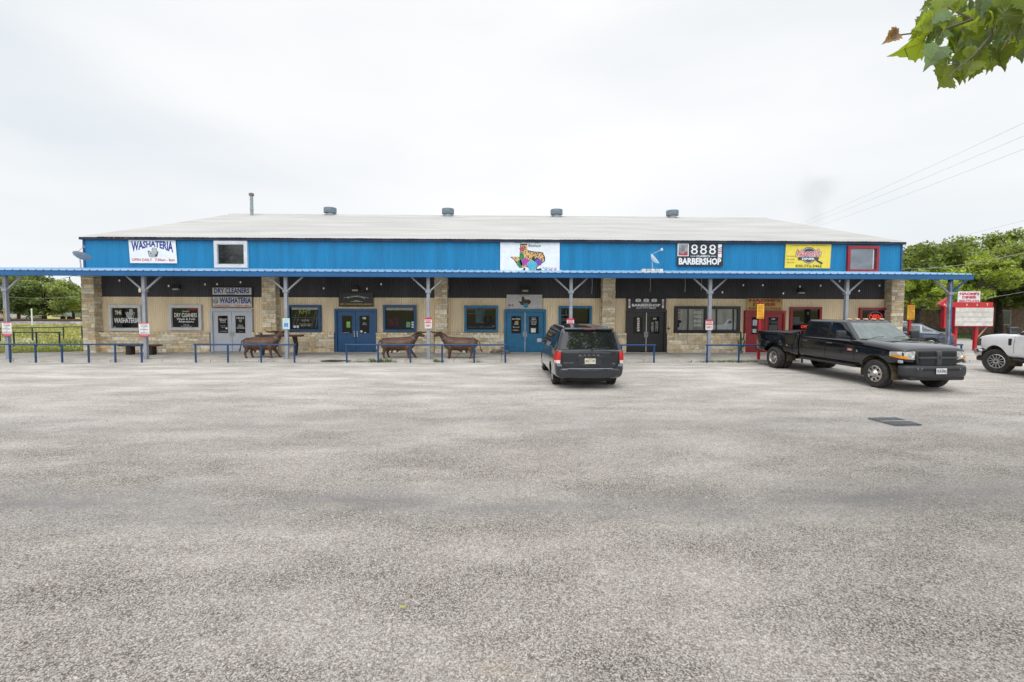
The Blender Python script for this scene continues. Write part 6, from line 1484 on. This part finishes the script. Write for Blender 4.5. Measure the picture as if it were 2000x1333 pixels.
for i, (px, lb) in enumerate(((48,'white car far left beyond the railway, under the dark tree'),(12,'pale car at the very left beyond the railway'))):
    sedan(lb, (FP(px, 625, 70+i)[0], 70+i, .1), R(180 if i else 0), mat('white_far_car', (.7,.7,.72), .25, coat=.6))
# poles and wires
pw = mat('pole_wood', (.16,.11,.075), .9, var=.3, scale=4)
p = FP(37, 625, 66)[0]
t = thing('utility_pole', 'brown wooden utility pole beyond the railway at the far left', 'utility pole', (p, 66, 0))
obj('pole', MB().tube([(p, 66, -.3), (p, 66, 6.1)], [.20,.15], 10), pw, t, smooth=50); obj('cross_arm', MB().box(p-1.2, p+1.2, 65.8, 65.95, 5.5, 5.62), pw, t)
p = FP(62.5, 625, 55)[0]
t = thing('marker_post', 'thin white marker post standing at the railway bank', 'post', (p, 55, 0)); obj('pole', MB().tube([(p, 55, -.1), (p, 55, 1.9)], .06, 8), white, t); obj('cap', MB().lathe([(.07,1.85),(.07,1.93),(0,1.96)], 8, M=Matrix.Translation((p,55,0))), white, t)
def wire(label, a, b_, sag, r=.012, m=None):
    A = Vector((FP(a[0], a[1], a[2])[0], a[2], FP(a[0], a[1], a[2])[1])); B_ = Vector((FP(b_[0], b_[1], b_[2])[0], b_[2], FP(b_[0], b_[1], b_[2])[1])); P = []
    for k in range(25): u = k/24; q = A.lerp(B_, u); q.z -= sag*4*u*(1-u); P.append(q)
    t = thing('overhead_wire', label, 'power line', tuple(A)); obj('cable', MB().tube(P, r, 5), m or mat('wire_grey', (.58,.59,.61), .6), t); return t
wire('highest of the three parallel wires crossing the sky at the right', (1480,463,75), (2060,212,16), .5, .006)
wire('middle of the three parallel wires crossing the sky at the right', (1475,468,75), (2060,240,16), .5, .006)
wire('lowest of the three parallel wires crossing the sky at the right', (1478,474,75), (2060,268,16), .5, .006)
wire('single wire in the sky just above the right trees', (1690,492,72), (2060,416,20), .4, .006)
wire('thick pale cable running from the roof corner across the right trees', (1758,524,24.5), (2060,478,13), .25, .011, mat('pale_cable', (.42,.44,.40), .6))
wire('thin low cable in front of the right trees, near the letter board', (1840,587,30), (2060,557,20), .2, .008)
wire('thin wire passing the left trees and the utility pole', (-60,570,50), (158,578,60), .5, .011)

a = FP(2060, 212, 16); q = Vector((a[0], 16, 0))
t = thing('utility_pole', 'wooden utility pole just outside the right edge, carrying the sky wires', 'utility pole', tuple(q))
obj('pole', MB().tube([tuple(q+Vector((0,.25,-.2))), tuple(q+Vector((0,.25,a[1]+.4)))], [.18,.13], 10), pw, t, smooth=50)
ia = MB()
for k, py in enumerate((212,240,268)): z_ = FP(2060, py, 16)[1]; ia.lathe([(.0,-.05),(.04,-.04),(.05,.0),(.04,.04),(.0,.05)], 10, M=Matrix.Translation((q.x, 16.08, z_)))
obj('insulator', ia, mat('insulator_grey', (.35,.34,.33), .3), t)
# ================================================================ TREES
def quads(name, cents, size, m, parent, seed, asp=1.5):
    rnd = random.Random(seed); mb = MB()
    for c in cents:
        s_ = size*rnd.uniform(.6, 1.35); e_ = Euler((rnd.uniform(-1.1,1.1), rnd.uniform(-1.1,1.1), rnd.uniform(0,6.28))).to_matrix()
        a = e_ @ Vector((s_*asp*.5,0,0)); b_ = e_ @ Vector((0,s_*.5,0)); c = Vector(c)
        o = len(mb.v); mb.v += [tuple(c-a), tuple(c-b_), tuple(c+a), tuple(c+b_)]; mb.f.append((o,o+1,o+2,o+3)); mb.c.append(None)
    return obj(name, mb, m, parent, world=False)
def leafmat(nm, col, tr=.35): return mat(nm, col, .6, island=.45, var=.22, scale=.6, trans=tr)
LM = [leafmat('leaf_mid_green', (.17,.235,.07)), leafmat('leaf_bright_green', (.23,.31,.065)), leafmat('leaf_dark_green', (.135,.19,.08)), leafmat('leaf_soft_green', (.225,.30,.125))]
barkm = mat('tree_bark', (.075,.06,.05), .95, var=.35, scale=6, bump=.6, bscale=15)
def tree(label, x_, y_, h, rx, base, lm, seed, nclu=46, per=150, size=.24, lean=0., trunks=1, tr=.22, group=None, flat=.75, dens=1.):
    rnd = random.Random(seed); t = thing('tree', label, 'tree', (x_, y_, 0), 0, group)
    cz = (h+base)/2; rz_ = (h-base)/2; cl = []; pts = []
    while len(cl) < nclu:
        v = Vector((rnd.gauss(0,1), rnd.gauss(0,1), rnd.gauss(0,1))).normalized() * rnd.uniform(.35,1.0)**.6
        if v.z < -.85: continue
        k = 1 + .22*sin(3*atan2(v.y, v.x)+seed) + rnd.uniform(-.12,.12)
        cl.append((Vector((v.x*rx*k+lean, v.y*rx*k*.85, cz + v.z*rz_*(1+rnd.uniform(-.1,.14)))), rnd.uniform(.55,1.25)))
    for c, s_ in cl:
        r_ = rx*.23*s_
        for i in range(int(per*s_*2.1)):
            v = Vector((rnd.gauss(0,1), rnd.gauss(0,1), rnd.gauss(0,1))); v = v.normalized()*(rnd.random()**.45)
            pts.append((c.x+v.x*r_*1.15, c.y+v.y*r_*1.15, c.z+v.z*r_*flat + abs(rnd.gauss(0,.04))))
    quads('crown', pts, size*.62, lm, t, seed)
    tb = MB()
    for k in range(trunks):
        a = (k-(trunks-1)/2)*.7; fork = Vector((lean*.4+a, 0, base+rz_*.35))
        tb.tube([(a*.3,0,-.15),(a*.35+.04,0,base*.5),(a*.7+lean*.2,.05,base*.9),tuple(fork)], [tr*1.25,tr,tr*.85,tr*.7], 10)
        for c, s_ in cl[k::trunks*3]:
            m_ = fork.lerp(c, .5) + Vector((0,0,-.2)); tb.tube([tuple(fork), tuple(m_), tuple(c)], [tr*.5,tr*.3,tr*.08], 6)
    obj('trunk', tb, barkm, t, world=False, smooth=60)
    return t
GR = 'trees beyond the side street'
def tx(px, Y): return FP(px, 620, Y)[0]
tree('broad green tree behind the right end of the porch roof', tx(1845,37), 37, 7.6, 4.6, 2.3, LM[0], 11, 60, 170, .27, group=GR, trunks=2, tr=.26)
tree('tall tree with a ragged top rising at the right behind the white pickup', tx(1950,40), 40, 9.0, 4.8, 2.6, LM[0], 12, 66, 170, .27, group=GR, tr=.3)
tree('tree at the right edge whose crown fills the corner above the white pickup', tx(2040,36), 36, 8.6, 4.6, 2.2, LM[3], 13, 56, 160, .27, group=GR, tr=.3)
tree('small bright green tree just right of the stone corner pillar', tx(1795,29), 29, 4.3, 1.9, 1.9, LM[1], 14, 34, 130, .20, group=GR, tr=.12)
tree('yellow-green tree peeking over the porch roof next to the roof corner', tx(1790,42), 42, 6.2, 2.9, 2.2, LM[1], 15, 36, 130, .26, group=GR, tr=.2)
tree('bright tree crown between the letter board and the tall ragged tree', tx(1905,33), 33, 5.9, 2.7, 2.9, LM[1], 16, 30, 110, .24, group=GR, tr=.18)
tree('dark low tree filling the shade behind the letter board', tx(1925,45), 45, 6.0, 5.0, 1.6, LM[2], 17, 50, 150, .32, group=GR, tr=.25)
tree('dark tree hidden behind the broad one at the side street', tx(1850,52), 52, 7.4, 5.2, 1.5, LM[2], 18, 46, 140, .36, group=GR, tr=.25)
for i, (bx, by, bh, rr, lb) in enumerate(((44,34,8.2,4.6,'broad tree beyond the right edge, nearest to the white pickup'),(54,38,9.2,5.0,'second tree beyond the right edge along the street'),(64,33,8,4.6,'farthest right tree along the side street'))):
    tree(lb, bx, by, bh, rr, 2.3, LM[i % 2], 60+i, 40, 110, .34, group=GR, tr=.25)
GL = 'trees beyond the railway'
for i, (bx, by, bh, rr, lb) in enumerate(((-84,66,7.4,5.0,'tree beyond the railway, first one left of the frame'),(-98,72,8,5.4,'second tree beyond the railway left of the frame'),(-112,64,7,5.0,'farthest left tree beyond the railway'))):
    tree(lb, bx, by, bh, rr, 1.4, LM[2+i % 2], 70+i, 36, 100, .42, group=GL, tr=.28)
tree('large dark tree at the far left edge, behind the leftmost porch post', tx(-18,62), 62, 7.4, 5.2, 1.3, LM[2], 21, 56, 150, .36, group=GL, tr=.35)
tree('round bright green tree beyond the railway, between pole and stone corner', tx(86,64), 64, 5.6, 4.2, 1.2, LM[3], 22, 60, 170, .32, group=GL, tr=.28)
tree('dark tree crown rising behind the round bright tree', tx(62,84), 84, 7.6, 5.6, 1.6, LM[2], 23, 46, 120, .42, group=GL, tr=.3)
tree('lower green tree whose crown touches the stone corner pillar', tx(143,72), 72, 4.6, 3.0, 1.0, LM[3], 24, 34, 120, .34, group=GL, tr=.2)
tree('dark small tree against the sky, right beside the stone corner', tx(160,90), 90, 6.3, 2.6, 1.2, LM[2], 25, 26, 110, .42, group=GL, tr=.2)
tree('bushy low tree left of the utility pole', tx(24,70), 70, 4.6, 3.0, .6, LM[0], 26, 32, 120, .36, group=GL, tr=.2)
# trees across the road behind the photographer (seen only in the glass and paint)
for i, (bx, by, bh, lb) in enumerate(((-41,-24,15,'wide green tree across the road behind the photographer, leftmost'),(2,-27,8,'wide green tree straight across the road behind the photographer'),(13,-23,9.5,'tall green tree across the road behind the photographer, right'),(27,-26,8,'green tree across the road behind the photographer, rightmost'))):
    tree(lb, bx, by, bh, 4.8 if bh < 12 else 8, 2.4, LM[2], 40+i, 34, 110, .4, group='trees across the road')
# meadow grass: blades nobody could count
gm_ = MB(); rnd = random.Random(3)
for i in range(15000):
    Y = 22.8 + 34*rnd.random()**1.6; a = FP(rnd.uniform(-60,170), 650, Y)[0]
    if a > XL-.3 and Y < WY+DEPTH+1: continue
    big = (sin(a*.7+Y*.9)+sin(a*.31-Y*.5)) > .7 and Y > 27; hh = rnd.uniform(.03,.09)*(3.0 if big else 1); an = rnd.uniform(0,6.28); w_ = .02+Y*.0006
    gm_.poly([(a-w_*cos(an), Y-w_*sin(an), -.02), (a+w_*cos(an), Y+w_*sin(an), -.02), (a+rnd.gauss(0,.5)*hh, Y+rnd.gauss(0,.5)*hh, hh)])
tag(obj('meadow_grass', gm_, mat('meadow_green', (.24,.29,.06), .8, island=.4, var=.35, scale=.25, col2=(.46,.40,.15))), 'green and straw coloured meadow grass left of the building', 'grass', kind='stuff')
gv_ = MB()
for i in range(3000):
    Y = rnd.uniform(34.7, 40); a = FP(rnd.uniform(1770,2060), 650, Y)[0]; hh = rnd.uniform(.05,.14); an = rnd.uniform(0,6.28)
    gv_.poly([(a-.05*cos(an), Y-.05*sin(an), -.02), (a+.05*cos(an), Y+.05*sin(an), -.02), (a, Y, hh)])
tag(obj('verge_grass', gv_, mat('verge_green', (.10,.17,.03), .8, island=.3)), 'green grass verge beyond the side street under the trees', 'grass', kind='stuff')

# ================================================================ SYCAMORE BRANCH (foreground, upper right)
LEAF = [(0,0),(.06,.02),(.13,-.05),(.20,-.10),(.24,-.04),(.33,-.06),(.30,.04),(.42,.12),(.50,.22),(.40,.24),(.38,.31),(.46,.40),(.36,.42),(.32,.50),(.24,.48),(.22,.56),(.17,.66),(.10,.70),(.06,.82),(0,.95)]
lob = LEAF + [(-x_, z) for x_, z in LEAF[::-1][1:-1]]
VN = MB()
def leafgeo(mb, pos, d, nrm, s_, fold, curl, rnd):
    d = Vector(d).normalized(); nrm = Vector(nrm); nrm = (nrm - d*nrm.dot(d)).normalized(); side = d.cross(nrm)
    vs = []; asym = rnd.uniform(.85, 1.15)
    def P3(x_, z):
        k = abs(x_); up = fold*k - curl*z*z + .04*sin(9*z+4*x_)
        return Vector(pos) + (side*(x_*(asym if x_ > 0 else 1)*cos(fold*.6)) + d*z + nrm*up)*s_
    VN.tube([P3(0, -.25), P3(0, 0), P3(0,.35), P3(0,.7), P3(0,.93)], [.0016,.0018,.0015,.001,.0004], 4)
    for sg in (1, -1):
        VN.tube([P3(0, .02), P3(sg*.2,.1), P3(sg*.42,.19)], [.0012,.001,.0004], 3); VN.tube([P3(0, .04), P3(sg*.2,.24), P3(sg*.38,.38)], [.0012,.001,.0004], 3)
    # each half as a strip of fans from the midrib, so the leaf folds
    o = len(mb.v)
    half = LEAF
    for sg in (1, -1):
        o = len(mb.v); mb.v += [tuple(P3(sg*x_, z)) for x_, z in half]; m0 = len(mb.v); mz = [min(.95, max(0, z)) for x_, z in half]; mb.v += [tuple(P3(0, z)) for z in mz]
        for i in range(len(half)-1):
            f = (o+i, o+i+1, m0+i+1, m0+i) if sg > 0 else (o+i+1, o+i, m0+i, m0+i+1)
            mb.f.append(f); mb.c.append(None)
syc = leafmat('sycamore_leaf', (.155,.225,.045), .60); sycb = leafmat('sycamore_leaf_grey', (.12,.19,.10), .35); dead = leafmat('dead_leaf', (.26,.17,.10), .3)
syc.node_tree.nodes['Principled BSDF'].inputs['Roughness'].default_value = .45
rnd = random.Random(5)
def at(px, py, Y): a = FP(px, py, Y); return Vector((a[0], Y, a[1]))
TRX = Vector((5.9, 2.2, 0))
syt = thing('sycamore_tree', 'broad-leaved tree whose leafy branch hangs into the upper right corner', 'tree', tuple(TRX))
br = MB(); top_ = at(2120, -40, 2.6)
br.tube([TRX+Vector((0,0,-.2)), TRX+Vector((.05,0,2.0)), TRX+Vector((-.05,.05,4.2)), TRX+Vector((.1,0,6.5))], [.20,.17,.14,.09], 14)
br.tube([TRX+Vector((-.03,.03,3.7)), TRX+Vector((-1.0,.15,4.75)), Vector((top_.x+.5, 2.6, top_.z+.35)), top_], [.09,.06,.035,.022], 8)
obj('trunk', br, mat('sycamore_bark', (.34,.31,.26), .85, var=.35, scale=3, bump=.3), syt, smooth=60)
tw = MB(); tips = []
def twig(pts, r0):
    P = [at(*p) for p in pts]; Q = []
    for a, b_ in zip(P, P[1:]):
        for k in range(4): Q.append(a.lerp(b_, k/4))
    Q.append(P[-1]); n = len(Q); tw.tube(Q, [r0*(1-.75*i/(n-1))+.0008 for i in range(n)], 6); return Q
m1 = [(2120,-40,2.6),(2010,-5,2.6),(1950,12,2.6),(1900,38,2.62),(1840,60,2.65),(1790,65,2.68),(1752,69,2.7)]
twig(m1, .010)
twig([(1900,38,2.62),(1860,20,2.75),(1838,5,2.8),(1830,-10,2.85)], .005)
twig([(1950,12,2.6),(1935,70,2.5),(1900,110,2.45),(1868,135,2.42),(1852,150,2.42)], .006)
twig([(2010,-5,2.6),(1990,40,2.5),(1970,75,2.45),(1955,100,2.45)], .006)
twig([(1840,60,2.65),(1825,85,2.6),(1818,100,2.6)], .003)
twig([(2060,-20,2.6),(2040,30,2.7),(2000,60,2.7)], .006)
obj('twigs', tw, mat('twig_brown', (.12,.09,.06), .8), syt)
# (px, py of the stalk end, direction in the picture dx,dy, length px, kind)
LV = [(1806,78,-.75,.42,92,0),(1795,58,-.45,.55,40,0),(1812,70,.1,.9,40,1),(1838,70,-.4,.8,48,1),(1818,40,-.7,.4,44,0),(1800,40,-.30,.75,52,0),(1842,18,-.72,.62,50,1),(1850,42,-.5,.75,50,1),(1880,52,-.45,.75,62,0),(1905,25,-.15,1,62,0),(1930,22,.35,.9,58,0),(1862,70,-.2,1,46,1),(1835,92,-.55,.85,52,1),
      (1850,128,-.25,.95,50,0),(1856,150,-.7,.65,34,0),(1872,130,.35,.9,42,0),(1885,118,.5,.8,44,0),(1900,80,-.1,1,48,1),(1925,58,-.15,1,52,1),(1945,50,.2,1,54,1),(1960,28,.5,.85,60,0),(1985,30,-.1,1,60,1),(1996,55,.5,.85,50,1),(1945,95,.45,.8,58,0),
      (1915,100,.0,1,38,0),(1968,78,.2,1,44,0),(1990,88,.2,1,40,1),(1880,-5,-.5,.8,48,0),(1850,-5,-.55,.8,40,0),(1915,-5,.1,1,50,1),(1950,-8,.4,.8,48,0),(1985,-6,-.2,1,50,0),(2010,10,-.3,1,56,1),(1890,10,-.35,.9,44,1),(1970,0,.1,1,48,1),(2005,-10,.3,.9,46,0),
      (1822,10,-.8,.3,34,0),(1838,112,-.2,1,40,1),(1908,128,-.4,.8,40,0),(1936,120,-.3,.9,34,0),(1868,88,.2,1,44,0),(1893,60,.3,.9,50,0),(2020,60,-.3,1,52,0),(2030,20,-.4,1,50,0)]
L0, L1 = MB(), MB()
for i, (px, py, dx, dy, ln, kd) in enumerate(LV):
    Y = rnd.uniform(2.42, 2.85); p = at(px, py, Y); q = at(px+dx*ln, py+dy*ln, Y + rnd.uniform(-.05,.07)); d = q-p
    nr = Vector((rnd.gauss(0,.45), -1, rnd.gauss(.25,.4)))
    leafgeo(L1 if kd else L0, p, d, nr, d.length*.98, rnd.uniform(.15,.55), rnd.uniform(.05,.3), rnd)
PG = [(1800,35),(1850,0),(2010,-5),(2010,105),(1960,108),(1900,132),(1856,160),(1838,140),(1842,90),(1795,62)]
def inside(x_, y_):
    r_ = False
    for (a, b_), (c, d) in zip(PG, PG[1:]+PG[:1]):
        if (b_ > y_) != (d > y_) and x_ < (c-a)*(y_-b_)/(d-b_)+a: r_ = not r_
    return r_
k = 0
while k < 62:
    px, py = rnd.uniform(1790, 2010), rnd.uniform(-20, 150)
    if not inside(px, py): continue
    k += 1; Y = rnd.uniform(2.5, 3.0); p = at(px, py-8, Y); an = rnd.gauss(1.75, .55); ln = rnd.uniform(20, 38); q = at(px+cos(an)*ln, py-8+sin(an)*ln, Y+rnd.uniform(-.06,.06)); d = q-p
    leafgeo(L1 if rnd.random() < .3 else L0, p, d, Vector((rnd.gauss(0,.6), -1, rnd.gauss(.3,.5))), d.length, rnd.uniform(.15,.6), rnd.uniform(.05,.3), rnd)
for k in range(70):                      # the rest of the branch, inside and beyond the frame
    px, py = rnd.uniform(1850, 2230), rnd.uniform(-190, 70)
    if py > 95 - abs(px-1960)*.25 or px < 1880 and py < -5 and rnd.random() < .4: continue
    Y = rnd.uniform(2.5, 3.2); p = at(px, py, Y); an = rnd.uniform(.8, 2.4); ln = rnd.uniform(38, 58); q = at(px+cos(an)*ln, py+sin(an)*ln, Y+rnd.uniform(-.08,.08)); d = q-p
    leafgeo(L1 if rnd.random() < .45 else L0, p, d, Vector((rnd.gauss(0,.6), -1, rnd.gauss(.3,.5))), d.length*1.1, rnd.uniform(.15,.6), rnd.uniform(.05,.3), rnd)
cp = []
while len(cp) < 9000:                     # crown around the trunk, outside the picture
    v = Vector((rnd.gauss(0,1), rnd.gauss(0,1), rnd.gauss(0,1))).normalized()*rnd.random()**.4; p = Vector((v.x*2.9, v.y*2.9, 8.6+v.z*2.4)); q = p + TRX
    if q.y > -.3 and q.x < 1.35*q.y+.9 or (sin(v.x*7)+sin(v.y*8+1)+sin(v.z*9)) < -.7: continue
    cp.append(tuple(p))
quads('crown', cp, .13, syc, syt, 77)
obj('leaf_veins', VN, mat('vein_green', (.30,.34,.12), .6, trans=.3), syt); VN = MB()
obj('leaves', L0, syc, syt); obj('grey_green_leaves', L1, sycb, syt)
DL = MB(); p = at(1752, 66, 2.7); q = at(1726, 84, 2.7); leafgeo(DL, p, q-p, (0,-1,.2), (q-p).length*1.1, .5, .2, rnd); q = at(1761, 52, 2.7); p2 = at(1740, 72, 2.7); leafgeo(DL, p2, q-p2, (.3,-1,.1), (q-p2).length*1.0, .6, .2, rnd)
obj('dead_leaf', DL, dead, syt)
# loose stones lying on the worn surface near the camera
ls = MB(); rnd = random.Random(9)
for i in range(7000):
    Y = 2.4 + 9.5*rnd.random()**1.5; x_ = rnd.uniform(-1.25, 1.25)*Y + Y*.02; s_ = rnd.uniform(.003, .0085)*(1.9 if rnd.random() < .06 else 1); an = rnd.uniform(0, 6.28); q = rnd.uniform(.6, 1.)
    o = len(ls.v)
    for k in range(5): a = an + k*2*pi/5 + rnd.uniform(-.25,.25); ls.v.append((x_+s_*cos(a), Y+s_*q*sin(a), -.001))
    for k in range(3): a = an + k*2*pi/3 + rnd.uniform(-.3,.3); ls.v.append((x_+s_*.6*cos(a), Y+s_*.6*q*sin(a), s_*rnd.uniform(.6,1.0)))
    for f in ((0,1,5),(1,6,5),(1,2,6),(2,3,6),(3,7,6),(3,4,7),(4,0,7),(0,5,7),(5,6,7)): ls.f.append(tuple(o+k for k in f)); ls.c.append(None)
tag(obj('loose_stones', ls, mat('loose_stone', (.36,.335,.30), .9, island=.55, var=.1)), 'small loose stones scattered over the near gravel', 'stones', kind='stuff')
# fallen leaf on the gravel
c = GP(785, 1193); t = thing('fallen_leaf', 'tiny yellow-green fallen leaf lying on the near gravel', 'leaf', (c[0], c[1], .01))
m_ = MB(); leafgeo(m_, (0,0,.012), (.8,.5,.05), (0,0,1), .045, .3, .1, rnd); obj('blade', m_, mat('yellow_leaf', (.35,.38,.05), .6), t, world=False); obj('stalk', MB().tube([(0,0,.012),(-.03,-.015,.015)], .0012, 5), mat('yellow_leaf', (.35,.38,.05), .6), t, world=False)
